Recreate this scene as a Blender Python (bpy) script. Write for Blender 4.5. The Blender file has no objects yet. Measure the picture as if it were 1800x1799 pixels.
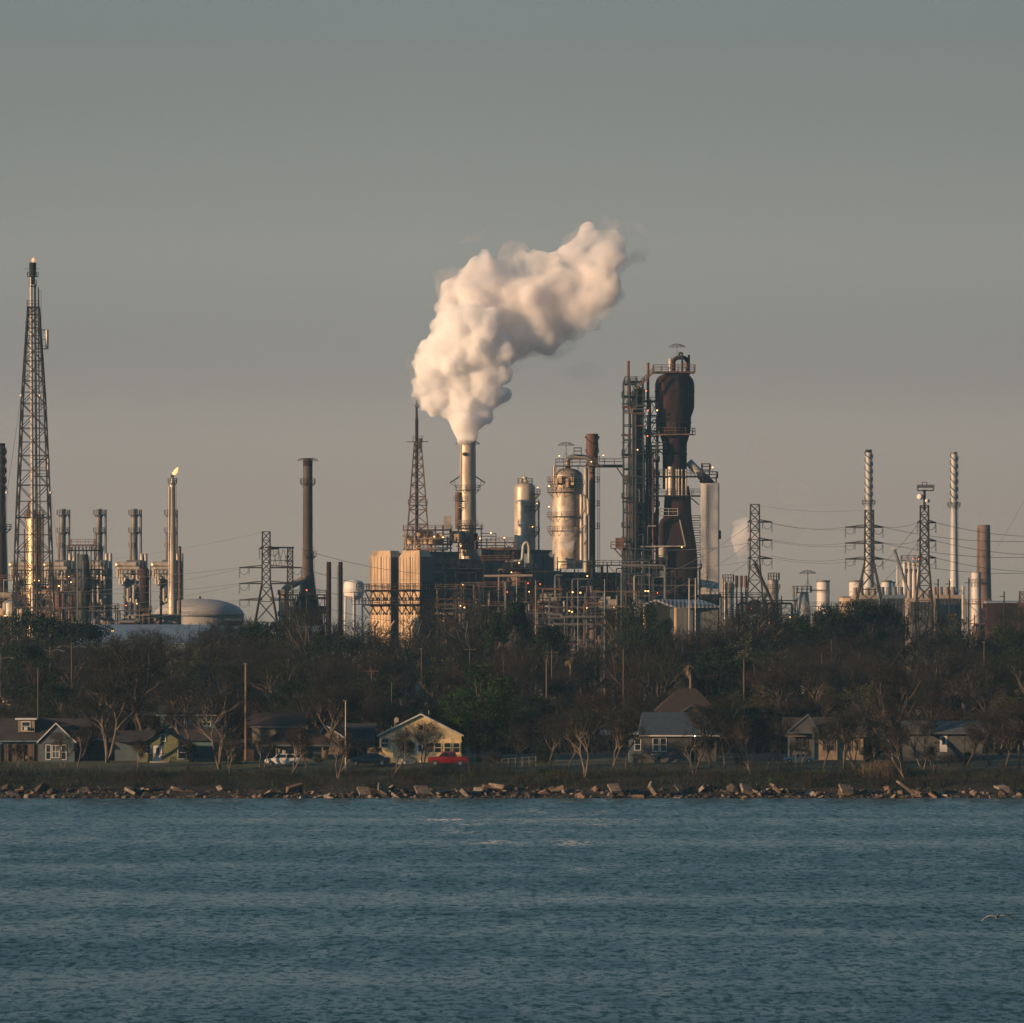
import bpy, bmesh, math, random
from mathutils import Vector, noise, Matrix
R = math.radians
sc = bpy.context.scene
COL = sc.collection
# ------------------------------------------------ camera, sky, sun, exposure
F = 9310.0; CX = 900.0; HY = 1120.0; CH = 21.3          # focal length and horizon in photo pixels, eye height
cam = bpy.data.cameras.new('camera'); camo = bpy.data.objects.new('camera', cam); COL.objects.link(camo)
camo.location = (0, 0, CH); camo.rotation_euler = (R(90), 0, 0)
cam.sensor_width = 36; cam.lens = 36 * F / 1800; cam.shift_y = (HY - 899.5) / 1800
cam.clip_start = 1; cam.clip_end = 30000
sc.camera = camo
SUN_EL = 9.0; SUN_AZ = 61.0       # azimuth: degrees to the left of straight behind the camera
sd = Vector((-math.sin(R(SUN_AZ)) * math.cos(R(SUN_EL)), -math.cos(R(SUN_AZ)) * math.cos(R(SUN_EL)), math.sin(R(SUN_EL))))
w = bpy.data.worlds.new('World'); sc.world = w; w.use_nodes = True
nt = w.node_tree; nt.nodes.clear()
sky = nt.nodes.new('ShaderNodeTexSky'); sky.sky_type = 'NISHITA'; sky.sun_disc = False
sky.sun_elevation = R(SUN_EL); sky.sun_rotation = math.atan2(sd.x, sd.y)
sky.air_density = 1.3; sky.dust_density = 3.0; sky.ozone_density = 1.5
hs = nt.nodes.new('ShaderNodeHueSaturation'); hs.inputs['Saturation'].default_value = 0.75
mx = nt.nodes.new('ShaderNodeMix'); mx.data_type = 'RGBA'; mx.blend_type = 'MULTIPLY'; mx.inputs['Factor'].default_value = 1
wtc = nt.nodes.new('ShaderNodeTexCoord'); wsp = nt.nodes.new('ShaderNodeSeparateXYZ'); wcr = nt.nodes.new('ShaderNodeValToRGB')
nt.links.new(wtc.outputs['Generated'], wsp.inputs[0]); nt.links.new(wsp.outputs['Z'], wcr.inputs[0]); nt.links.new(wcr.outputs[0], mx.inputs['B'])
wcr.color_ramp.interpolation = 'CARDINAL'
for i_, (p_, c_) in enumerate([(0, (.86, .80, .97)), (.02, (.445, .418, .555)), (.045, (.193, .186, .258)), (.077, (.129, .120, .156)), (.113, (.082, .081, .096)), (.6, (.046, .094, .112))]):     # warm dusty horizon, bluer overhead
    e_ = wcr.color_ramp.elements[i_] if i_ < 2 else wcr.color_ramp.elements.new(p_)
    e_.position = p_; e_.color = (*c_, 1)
bg = nt.nodes.new('ShaderNodeBackground'); bg.inputs['Strength'].default_value = 0.15
ow = nt.nodes.new('ShaderNodeOutputWorld')
nt.links.new(sky.outputs[0], hs.inputs['Color']); nt.links.new(hs.outputs[0], mx.inputs['A'])
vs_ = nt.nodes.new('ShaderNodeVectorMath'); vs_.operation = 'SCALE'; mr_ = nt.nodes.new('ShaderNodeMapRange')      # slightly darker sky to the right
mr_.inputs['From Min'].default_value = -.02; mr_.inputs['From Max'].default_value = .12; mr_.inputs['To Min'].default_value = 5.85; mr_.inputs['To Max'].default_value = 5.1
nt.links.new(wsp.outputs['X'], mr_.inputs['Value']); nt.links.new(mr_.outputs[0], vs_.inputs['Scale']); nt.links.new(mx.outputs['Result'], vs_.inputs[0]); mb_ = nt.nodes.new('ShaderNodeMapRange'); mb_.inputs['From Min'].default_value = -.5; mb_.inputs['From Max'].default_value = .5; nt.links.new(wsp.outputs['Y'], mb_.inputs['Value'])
mc_ = nt.nodes.new('ShaderNodeMix'); mc_.data_type = 'RGBA'; mc_.inputs['A'].default_value = (.16, .40, .66, 1); mc_.inputs['B'].default_value = (1, 1, 1, 1); nt.links.new(mb_.outputs[0], mc_.inputs['Factor'])   # sunward sky dimmed and tinted blue, only to cool the fill in shadows
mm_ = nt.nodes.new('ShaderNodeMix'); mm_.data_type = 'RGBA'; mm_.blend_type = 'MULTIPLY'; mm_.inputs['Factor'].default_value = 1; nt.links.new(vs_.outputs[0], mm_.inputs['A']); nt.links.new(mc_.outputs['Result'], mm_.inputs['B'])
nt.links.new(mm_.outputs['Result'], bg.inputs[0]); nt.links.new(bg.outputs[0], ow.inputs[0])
sl = bpy.data.lights.new('sun', 'SUN'); sl.energy = 5.0; sl.angle = R(0.5); sl.color = (1.0, 0.60, 0.31)
so = bpy.data.objects.new('sun', sl); COL.objects.link(so); so.rotation_euler = sd.to_track_quat('Z', 'Y').to_euler()
so.location = (-300, -100, 200)
sc.view_settings.view_transform = 'Standard'; sc.view_settings.look = 'None'; sc.view_settings.gamma = 1
sc.view_settings.exposure = 0.52
cy = sc.cycles; cy.use_denoising = True; cy.max_bounces = 24; cy.volume_bounces = 20; cy.diffuse_bounces = 3; cy.glossy_bounces = 3
cy.transparent_max_bounces = 8; cy.volume_max_steps = 256; cy.caustics_reflective = False; cy.caustics_refractive = False
cy.use_adaptive_sampling = True; cy.adaptive_threshold = 0.01; cy.sample_clamp_indirect = 8
# ------------------------------------------------ helpers
def PX(px, D): return (px - CX) * D / F
def PZ(py, D): return CH + (HY - py) * D / F
GP = [(-60, -1.5), (690, -1.5), (700, -.6), (703, .3), (708, 1.5), (713, 2.4), (722, 3.3), (736, 3.85), (760, 4.3), (900, 5), (9000, 5)]
def gz(y):
    for (a, za), (b, zb) in zip(GP, GP[1:]):
        if y <= b: return za + (zb - za) * (y - a) / (b - a)
    return 5.0
def interp(x, pts):
    if x <= pts[0][0]: return pts[0][1]
    for (a, va), (b, vb) in zip(pts, pts[1:]):
        if x <= b: return va + (vb - va) * (x - a) / (b - a)
    return pts[-1][1]
MATS = {}
def M(name, c1, c2=None, scale=.4, rough=.75, metal=0.0, stretch=(1, 1, 1), bump=0, ribs=0, ribaxis='X', emit=0, lo=.4, hi=.62, spec=.4):
    m = bpy.data.materials.new(name); m.use_nodes = True; n = m.node_tree.nodes; l = m.node_tree.links
    b = n['Principled BSDF']; b.inputs['Roughness'].default_value = rough; b.inputs['Metallic'].default_value = metal
    b.inputs['Specular IOR Level'].default_value = spec
    b.inputs['Base Color'].default_value = (*c1, 1)
    tc = n.new('ShaderNodeTexCoord')
    if c2:
        mp = n.new('ShaderNodeMapping'); mp.inputs['Scale'].default_value = [s * scale for s in stretch]
        nz = n.new('ShaderNodeTexNoise'); nz.inputs['Scale'].default_value = 1; nz.inputs['Detail'].default_value = 6; nz.inputs['Roughness'].default_value = .62
        cr = n.new('ShaderNodeValToRGB'); cr.color_ramp.elements[0].position = lo; cr.color_ramp.elements[1].position = hi
        cr.color_ramp.elements[0].color = (*c1, 1); cr.color_ramp.elements[1].color = (*c2, 1)
        l.new(tc.outputs['Object'], mp.inputs[0]); l.new(mp.outputs[0], nz.inputs['Vector']); l.new(nz.outputs['Fac'], cr.inputs[0])
        l.new(cr.outputs[0], b.inputs['Base Color'])
        if bump:
            bp = n.new('ShaderNodeBump'); bp.inputs['Strength'].default_value = bump; bp.inputs['Distance'].default_value = .15
            l.new(nz.outputs['Fac'], bp.inputs['Height']); l.new(bp.outputs[0], b.inputs['Normal'])
    if ribs:
        wv = n.new('ShaderNodeTexWave'); wv.bands_direction = ribaxis; wv.inputs['Scale'].default_value = ribs; wv.inputs['Distortion'].default_value = 0
        l.new(tc.outputs['Object'], wv.inputs['Vector'])
        bp = n.new('ShaderNodeBump'); bp.inputs['Strength'].default_value = .6; bp.inputs['Distance'].default_value = .12
        l.new(wv.outputs['Fac'], bp.inputs['Height']); l.new(bp.outputs[0], b.inputs['Normal'])
    if emit:
        b.inputs['Emission Color'].default_value = (*c1, 1); b.inputs['Emission Strength'].default_value = emit
    MATS[name] = m; return m
V = (1, 1, .12)
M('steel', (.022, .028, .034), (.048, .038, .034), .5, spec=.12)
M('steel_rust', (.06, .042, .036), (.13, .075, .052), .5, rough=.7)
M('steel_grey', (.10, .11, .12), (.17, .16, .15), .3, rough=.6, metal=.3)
M('steel_teal', (.018, .038, .048), (.045, .05, .052), .4)
M('rust', (.07, .032, .026), (.16, .08, .05), .35, stretch=V, rough=.8, bump=.2)
M('rust_dark', (.020, .012, .015), (.040, .021, .023), .22, stretch=(1, 1, .3), rough=.9, bump=.15, spec=.12)
M('rust_stack', (.045, .032, .028), (.10, .09, .078), .25, stretch=V, rough=.75)
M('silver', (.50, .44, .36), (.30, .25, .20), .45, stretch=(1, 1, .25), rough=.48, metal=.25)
M('silver_dull', (.42, .40, .36), (.24, .21, .18), .4, stretch=(1, 1, .3), rough=.55, metal=.25)
M('silver_stain', (.46, .41, .34), (.16, .11, .08), .35, stretch=(1, 1, .5), rough=.5, metal=.3, lo=.42, hi=.7)
M('galv', (.15, .16, .165), (.10, .10, .10), .4, rough=.55, metal=.3)
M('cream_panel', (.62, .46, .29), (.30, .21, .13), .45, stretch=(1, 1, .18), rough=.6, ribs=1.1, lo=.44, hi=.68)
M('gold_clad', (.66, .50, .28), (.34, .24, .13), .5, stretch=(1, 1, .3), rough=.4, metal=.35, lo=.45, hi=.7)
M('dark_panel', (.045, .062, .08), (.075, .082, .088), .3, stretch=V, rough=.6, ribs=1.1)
M('blue_panel', (.06, .10, .14), (.09, .12, .145), .2, stretch=V, rough=.6, ribs=.8)
M('pale_shaft', (.52, .50, .46), (.42, .40, .37), .2, stretch=V, rough=.7)
M('pale_paint', (.40, .41, .40), (.28, .29, .29), .3, stretch=V, rough=.5)
M('white_paint', (.62, .61, .59), (.55, .52, .48), .3, stretch=V, rough=.5)
M('tank_white', (.55, .53, .5), (.40, .36, .32), .2, stretch=V, rough=.6)
M('dome_grey', (.30, .30, .30), (.36, .34, .32), .12, rough=.7)
M('tan_panel', (.30, .24, .19), (.19, .155, .13), .15, stretch=V, rough=.8)
M('roof_blue', (.17, .23, .28), (.22, .26, .29), .15, rough=.5, metal=.2, ribs=.6)
M('roof_metal', (.34, .35, .35), (.26, .27, .28), .2, rough=.45, metal=.4, ribs=.35)
M('brick_stack', (.18, .125, .105), (.12, .085, .072), .3, stretch=(1, 1, .5), rough=.9)
M('concrete', (.38, .36, .33), (.28, .25, .22), .3, rough=.9)
M('wood_lit', (.13, .085, .06), (.20, .14, .10), .8, stretch=(1, 1, .1), rough=.9)  # lighter copy of the pole wood, sunlight put into its colour
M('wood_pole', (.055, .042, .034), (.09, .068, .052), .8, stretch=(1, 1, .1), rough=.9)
M('pale_pole', (.42, .38, .33), (.32, .28, .24), .5, rough=.6)
M('wire', (.07, .07, .075))
M('insulator', (.06, .11, .12), rough=.3)
M('flame', (1.0, .50, .20), emit=1.1)
M('flame_pale', (1.0, .45, .28), emit=.45)
M('lamp_warm', (1.0, .50, .16), emit=3)
M('lamp_white', (.95, .97, .8), emit=6)
M('lamp_red', (1.0, .14, .04), emit=2.5)
M('glass_dark', (.012, .018, .022), rough=.12, spec=.6)
M('glass_grey', (.10, .13, .15), (.03, .04, .05), 1.2, rough=.15, spec=.6)
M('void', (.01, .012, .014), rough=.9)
class MB:
    def __init__(s): s.v = []; s.f = []
    def add(s, vs, fs):
        k = len(s.v); s.v += [tuple(p) for p in vs]; s.f += [tuple(i + k for i in f) for f in fs]; return s
    def box(s, x0, x1, y0, y1, z0, z1):
        return s.add([(x0, y0, z0), (x1, y0, z0), (x1, y1, z0), (x0, y1, z0), (x0, y0, z1), (x1, y0, z1), (x1, y1, z1), (x0, y1, z1)],
                     [(0, 3, 2, 1), (4, 5, 6, 7), (0, 1, 5, 4), (1, 2, 6, 5), (2, 3, 7, 6), (3, 0, 4, 7)])
    def frustum(s, r0, z0, r1, z1):      # r = (x0,x1,y0,y1)
        return s.add([(r0[0], r0[2], z0), (r0[1], r0[2], z0), (r0[1], r0[3], z0), (r0[0], r0[3], z0), (r1[0], r1[2], z1), (r1[1], r1[2], z1), (r1[1], r1[3], z1), (r1[0], r1[3], z1)],
                     [(0, 3, 2, 1), (4, 5, 6, 7), (0, 1, 5, 4), (1, 2, 6, 5), (2, 3, 7, 6), (3, 0, 4, 7)])
    def tube(s, a, b, r, r2=None, n=8, cap=True, rot=0):
        a = Vector(a); b = Vector(b); r2 = r if r2 is None else r2; d = b - a
        if d.length < 1e-6: return s
        d.normalize(); u = d.cross(Vector((0, 0, 1)) if abs(d.z) < .99 else Vector((1, 0, 0))).normalized(); v = d.cross(u)
        vs = []
        for c, rr in ((a, r), (b, r2)):
            for i in range(n):
                t = rot + 2 * math.pi * i / n; vs.append(c + (u * math.cos(t) + v * math.sin(t)) * rr)
        fs = [(i, (i + 1) % n, n + (i + 1) % n, n + i) for i in range(n)]
        if cap: fs += [tuple(range(n))[::-1], tuple(range(n, 2 * n))]
        return s.add(vs, fs)
    def bar(s, a, b, w): return s.tube(a, b, w * .707, n=4, rot=math.pi / 4)
    def path(s, pts, r, n=8):
        P = [Vector(p) for p in pts]
        if len(P) > 2:              # round the corners
            Q = [P[0]]
            for i in range(1, len(P) - 1):
                k = min(r * 2.2, (P[i] - P[i - 1]).length * .45, (P[i + 1] - P[i]).length * .45)
                a = P[i] + (P[i - 1] - P[i]).normalized() * k; b = P[i] + (P[i + 1] - P[i]).normalized() * k
                for t in (0, .33, .66, 1): Q.append(a * (1 - t) ** 2 + P[i] * 2 * t * (1 - t) + b * t * t)
            Q.append(P[-1]); P = Q
        rings = []; up = None
        for i, p in enumerate(P):
            d = (P[min(i + 1, len(P) - 1)] - P[max(i - 1, 0)]).normalized()
            if up is None: up = d.cross(Vector((.3, .5, .8))).normalized()
            up = (up - d * up.dot(d)).normalized(); v = d.cross(up)
            rings.append([p + (up * math.cos(2 * math.pi * k / n) + v * math.sin(2 * math.pi * k / n)) * r for k in range(n)])
        vs = [q for g in rings for q in g]
        fs = [(i * n + k, i * n + (k + 1) % n, (i + 1) * n + (k + 1) % n, (i + 1) * n + k) for i in range(len(P) - 1) for k in range(n)]
        fs += [tuple(range(n))[::-1], tuple(range((len(P) - 1) * n, len(P) * n))]
        return s.add(vs, fs)
    def lathe(s, cx, cy, prof, n=24):
        vs = []; m = len(prof)
        for z, r in prof:
            for i in range(n): t = 2 * math.pi * i / n; vs.append((cx + math.cos(t) * max(r, .001), cy + math.sin(t) * max(r, .001), z))
        fs = [(j * n + i, j * n + (i + 1) % n, (j + 1) * n + (i + 1) % n, (j + 1) * n + i) for j in range(m - 1) for i in range(n)]
        fs += [tuple(range(n))[::-1], tuple(range((m - 1) * n, m * n))]
        return s.add(vs, fs)
    def dome(s, cx, cy, z0, r, h, n=24, k=6): return s.lathe(cx, cy, [(z0 + h * math.sin(i / k * math.pi / 2), r * math.cos(i / k * math.pi / 2)) for i in range(k + 1)], n)
    def hvessel(s, c, axis, L, r, n=14):
        a = Vector(c) - Vector(axis).normalized() * L / 2; b = Vector(c) + Vector(axis).normalized() * L / 2; d = (b - a).normalized()
        s.tube(a, b, r, n=n, cap=False)
        for p, q in ((a, -1), (b, 1)):
            s.tube(p, p + d * q * r * .35, r, r * .8, n=n, cap=False); s.tube(p + d * q * r * .35, p + d * q * r * .55, r * .8, r * .3, n=n)
        return s
    def ring(s, cx, cy, z, r0, r1, a0=0, a1=360, th=.12, n=24, rail=1.1, w=.09):
        n = max(3, int(n * (a1 - a0) / 360)); vs = []; fs = []
        for i in range(n + 1):
            t = R(a0 + (a1 - a0) * i / n); c, q = math.cos(t), math.sin(t)
            vs += [(cx + c * r0, cy + q * r0, z), (cx + c * r1, cy + q * r1, z), (cx + c * r1, cy + q * r1, z + th), (cx + c * r0, cy + q * r0, z + th)]
        for i in range(n):
            k = i * 4
            for j in range(4): fs.append((k + j, k + (j + 1) % 4, k + 4 + (j + 1) % 4, k + 4 + j))
        s.add(vs, fs)
        if rail:
            pts = [(cx + math.cos(R(a0 + (a1 - a0) * i / n)) * r1, cy + math.sin(R(a0 + (a1 - a0) * i / n)) * r1) for i in range(n + 1)]
            for i, (x, y) in enumerate(pts):
                if i % 2 == 0: s.bar((x, y, z), (x, y, z + rail), w)
                if i < n:
                    for h in (rail, rail * .55): s.bar((x, y, z + h), (*pts[i + 1], z + h), w * .8)
        return s
    def deck(s, x0, x1, y0, y1, z, rail=1.1, th=.15, w=.09, step=2.0):
        s.box(x0, x1, y0, y1, z - th, z)
        if rail:
            for (ax, ay), (bx, by) in (((x0, y0), (x1, y0)), ((x1, y0), (x1, y1)), ((x1, y1), (x0, y1)), ((x0, y1), (x0, y0))):
                k = max(1, int(math.hypot(bx - ax, by - ay) / step))
                for i in range(k): t = i / k; s.bar((ax + (bx - ax) * t, ay + (by - ay) * t, z), (ax + (bx - ax) * t, ay + (by - ay) * t, z + rail), w)
                for h in (rail, rail * .55): s.bar((ax, ay, z + h), (bx, by, z + h), w * .8)
        return s
    def ladder(s, x, y, z0, z1, w=.5, cage=True):
        for q in (-w / 2, w / 2): s.bar((x + q, y, z0), (x + q, y, z1), .07)
        z = z0
        while z < z1: s.bar((x - w / 2, y, z), (x + w / 2, y, z), .05); z += .9
        if cage:
            for q in (-w * .7, 0, w * .7): s.bar((x + q, y - .6, z0 + 2), (x + q, y - .6, z1), .05)
        return s
    def build(s, name, mat, root=None, off=None, parent=None):
        me = bpy.data.meshes.new(name)
        o3 = off or (0, 0, 0)
        me.from_pydata([(p[0] - o3[0], p[1] - o3[1], p[2] - o3[2]) for p in s.v], [], s.f); me.update()
        me.polygons.foreach_set('use_smooth', [True] * len(me.polygons)); me.set_sharp_from_angle(angle=R(35))
        me.materials.append(MATS[mat])
        o = bpy.data.objects.new(name, me); COL.objects.link(o)
        if parent or root: o.parent = parent or root
        return o
def tag(o, label=None, cat=None, group=None, kind=None):
    if label: o['label'] = label
    if cat: o['category'] = cat
    if group: o['group'] = group
    if kind: o['kind'] = kind
    return o
class Th:          # a thing: an Empty at its base, parts in world metres measured through x(), z(), u()
    def __init__(s, name, label, cat, px, D, group=None, base=None):
        s.D = D; s.loc = (PX(px, D), D, gz(D) if base is None else base); s.c = s.loc[0]; s.g = s.loc[2]
        s.o = bpy.data.objects.new(name, None); COL.objects.link(s.o); s.o.location = s.loc; tag(s.o, label, cat, group)
    def x(s, px): return PX(px, s.D)
    def z(s, py): return PZ(py, s.D)
    def u(s, n): return n * s.D / F
    def add(s, name, mb, mat, parent=None, label=None):
        o = mb.build(name, mat, s.o, s.loc, parent)
        if label: o['label'] = label
        return o
def copy_tree(o, parent=None):
    c = o.copy(); COL.objects.link(c); c.parent = parent
    for ch in o.children: copy_tree(ch, c)
    return c
def lattice(T, cx, cy, lev, wl=.3, wb=.16, ratio=1.0, sub=False, mat='steel', horiz=True):
    """four-legged lattice: lev = [(z, half width)] from bottom to top"""
    hw = lambda z: interp(z, lev)
    for sx in (-1, 1):
        for sy in (-1, 1):
            m = MB()
            for (za, ha), (zb, hb) in zip(lev, lev[1:]): m.bar((cx + sx * ha, cy + sy * ha, za), (cx + sx * hb, cy + sy * hb, zb), wl)
            T.add('leg', m, mat)
    m = MB(); z = lev[0][0]; top = lev[-1][0]
    while z < top - .05:
        h = hw(z); z2 = min(top, z + 2 * h * ratio); h2 = hw(z2)
        if top - z2 < h2 * .5: z2 = top; h2 = hw(top)
        C0 = [(cx - h, cy - h, z), (cx + h, cy - h, z), (cx + h, cy + h, z), (cx - h, cy + h, z)]
        C1 = [(cx - h2, cy - h2, z2), (cx + h2, cy - h2, z2), (cx + h2, cy + h2, z2), (cx - h2, cy + h2, z2)]
        for i in range(4):
            j = (i + 1) % 4; m.bar(C0[i], C1[j], wb); m.bar(C0[j], C1[i], wb)
            if horiz: m.bar(C1[i], C1[j], wb)
            if sub:
                A = (Vector(C0[i]) + Vector(C1[i])) / 2; B = (Vector(C0[j]) + Vector(C1[j])) / 2; m.bar(A, B, wb * .7)
        z = z2
    T.add('bracing', m, mat)
def lampball(T, x, y, z, r=.28, mat='lamp_warm', post=0, name='lamp'):
    r *= .72
    m = MB(); m.dome(x, y, z, r, r, 8, 3); m.lathe(x, y, [(z - r * .6, r * .3), (z, r)], 8)
    o = T.add(name, m, mat)
    if post: p = MB(); p.bar((x, y, z - post), (x, y, z - r * .6), .08); T.add('lamp_post', p, 'steel', parent=o)
def umbrella(T, x, y, z0, z1, r, mat='steel_grey'):     # the skeletal umbrella-shaped davit on vessel tops
    m = MB(); m.tube((x, y, z0), (x, y, z1), .14, .1, 6)
    for k in (-1, 1): m.bar((x + k * r * .5, y, z0), (x, y, z0 + (z1 - z0) * .55), .1)
    for k in range(12):
        t = 2 * math.pi * k / 12; pts = []
        for q in (0, .4, .75, 1): pts.append((x + math.cos(t) * r * q, y + math.sin(t) * r * q, z1 + .2 - r * .38 * q * q))
        for a, b in zip(pts, pts[1:]): m.bar(a, b, .09)
    for k in range(12):
        t = 2 * math.pi * k / 12; t2 = t + math.pi / 6
        for q in (.75, 1.0):
            m.bar((x + math.cos(t) * r * q, y + math.sin(t) * r * q, z1 + .2 - r * .38 * q * q), (x + math.cos(t2) * r * q, y + math.sin(t2) * r * q, z1 + .2 - r * .38 * q * q), .07)
    T.add('davit', m, mat)
# ------------------------------------------------ ground, water
def ground():
    xs = [-1500, -900, -500, -300, -200] + [-150 + i * 2.5 for i in range(121)] + [200, 300, 500, 900, 1500]
    ys = [688, 696, 700, 702, 704, 706, 708, 710, 713, 716, 719, 722, 726, 730, 736, 742, 750, 760, 780, 810, 850, 900, 1000, 1200, 1600, 2200, 3000, 4300]
    vs = []
    for y in ys:
        for x in xs:
            z = gz(y)
            if 700 < y < 900 and abs(x) < 160: z += .35 * noise.noise(Vector((x * .12, y * .12, 0))) + .15 * noise.noise(Vector((x * .5, y * .5, 3)))
            vs.append((x, y, z))
    n = len(xs); fs = [(j * n + i, j * n + i + 1, (j + 1) * n + i + 1, (j + 1) * n + i) for j in range(len(ys) - 1) for i in range(n - 1)]
    m = bpy.data.materials.new('ground'); m.use_nodes = True; N = m.node_tree.nodes; L = m.node_tree.links; b = N['Principled BSDF']; b.inputs['Roughness'].default_value = .95
    tc = N.new('ShaderNodeTexCoord'); nz = N.new('ShaderNodeTexNoise'); nz.inputs['Scale'].default_value = .35; nz.inputs['Detail'].default_value = 8
    cr = N.new('ShaderNodeValToRGB'); e = cr.color_ramp.elements; e[0].position = .38; e[1].position = .66
    e[0].color = (.018, .036, .014, 1); e[1].color = (.05, .042, .027, 1); k = e.new(.52); k.color = (.027, .046, .017, 1)
    sp = N.new('ShaderNodeSeparateXYZ'); mr = N.new('ShaderNodeMapRange'); mr.inputs['From Min'].default_value = 709; mr.inputs['From Max'].default_value = 716
    mx = N.new('ShaderNodeMix'); mx.data_type = 'RGBA'; mx.inputs['A'].default_value = (.012, .010, .008, 1)
    mr2 = N.new('ShaderNodeMapRange'); mr2.inputs['From Min'].default_value = 745; mr2.inputs['From Max'].default_value = 775
    mx2 = N.new('ShaderNodeMix'); mx2.data_type = 'RGBA'; mx2.inputs['B'].default_value = (.026, .022, .018, 1)
    L.new(tc.outputs['Object'], nz.inputs['Vector']); L.new(nz.outputs['Fac'], cr.inputs[0]); L.new(tc.outputs['Object'], sp.inputs[0])
    L.new(sp.outputs['Y'], mr.inputs['Value']); L.new(mr.outputs[0], mx.inputs['Factor']); L.new(cr.outputs[0], mx.inputs['B'])
    L.new(sp.outputs['Y'], mr2.inputs['Value']); L.new(mr2.outputs[0], mx2.inputs['Factor']); L.new(mx.outputs['Result'], mx2.inputs['A']); L.new(mx2.outputs['Result'], b.inputs['Base Color'])
    MATS['ground'] = m
    tag(MB().add(vs, fs).build('ground', 'ground'), kind='structure')
ground()
WAVE = (2.2, .25, .44)
def water():
    m = bpy.data.materials.new('water'); m.use_nodes = True; N = m.node_tree.nodes; L = m.node_tree.links; b = N['Principled BSDF']
    b.inputs['Base Color'].default_value = (.020, .054, .058, 1); b.inputs['Roughness'].default_value = .12; b.inputs['IOR'].default_value = 1.33
    tc = N.new('ShaderNodeTexCoord')
    def nz(sx, sy, detail, rough=.5, off=0):
        mp = N.new('ShaderNodeMapping'); mp.inputs['Scale'].default_value = (sx, sy, 1); mp.inputs['Location'].default_value = (off, off * 1.7, 0); t = N.new('ShaderNodeTexNoise'); t.inputs['Scale'].default_value = 1
        t.inputs['Detail'].default_value = detail; t.inputs['Roughness'].default_value = rough
        L.new(tc.outputs['Object'], mp.inputs[0]); L.new(mp.outputs[0], t.inputs['Vector']); return t.outputs['Fac']
    def math_(op, a, bb):
        q = N.new('ShaderNodeMath'); q.operation = op
        for i, s in enumerate((a, bb)):
            if isinstance(s, (int, float)): q.inputs[i].default_value = s
            else: L.new(s, q.inputs[i])
        return q.outputs[0]
    wind = N.new('ShaderNodeMapRange'); L.new(nz(.0035, .021, 3, .5, 31), wind.inputs['Value'])      # gusts: rougher and calmer lanes across the water
    wind.inputs['From Min'].default_value = .40; wind.inputs['From Max'].default_value = .56; wind.inputs['To Min'].default_value = WAVE[2]; wind.inputs['To Max'].default_value = 1.0
    steep = math_('ADD', math_('MAXIMUM', math_('SUBTRACT', nz(1.9, .62, 3, .68), .52), 0), math_('MULTIPLY', math_('MAXIMUM', math_('SUBTRACT', nz(.9, .3, 3, .65, 5), .52), 0), .8))      # short steep wave fronts facing the viewer
    ys = math_('ADD', math_('MULTIPLY', steep, -WAVE[0]), math_('MULTIPLY', math_('SUBTRACT', nz(.25, .07, 3, .55, 9), .5), WAVE[1]))
    ys = math_('MULTIPLY', math_('SUBTRACT', ys, .10), wind.outputs[0]); xs = math_('MULTIPLY', math_('SUBTRACT', nz(1.2, .2, 3, .6, 17), .5), .5)
    cb = N.new('ShaderNodeCombineXYZ'); cb.inputs['Z'].default_value = 1; L.new(xs, cb.inputs['X']); L.new(math_('SUBTRACT', ys, .015), cb.inputs['Y'])
    vn = N.new('ShaderNodeVectorMath'); vn.operation = 'NORMALIZE'; L.new(cb.outputs[0], vn.inputs[0]); L.new(vn.outputs[0], b.inputs['Normal'])
    MATS['water'] = m
    tag(MB().add([(-1500, -30, 0), (1500, -30, 0), (1500, 704, 0), (-1500, 704, 0)], [(0, 1, 2, 3)]).build('water', 'water'), kind='structure')
water()
def haze():
    m = bpy.data.materials.new('haze'); m.use_nodes = True; N = m.node_tree.nodes; N.remove(N['Principled BSDF'])
    v = N.new('ShaderNodeVolumePrincipled'); v.inputs['Color'].default_value = HAZE_COL; v.inputs['Density'].default_value = HAZE_DEN; v.inputs['Anisotropy'].default_value = .1
    m.node_tree.links.new(v.outputs[0], N['Material Output'].inputs['Volume']); MATS['haze'] = m
    tag(MB().box(-1600, 1600, -45, 4400, -2.6, 430).build('haze', 'haze'), kind='stuff')
HAZE_COL = (.36, .70, 1.0, 1); HAZE_DEN = .000065
haze()
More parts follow.
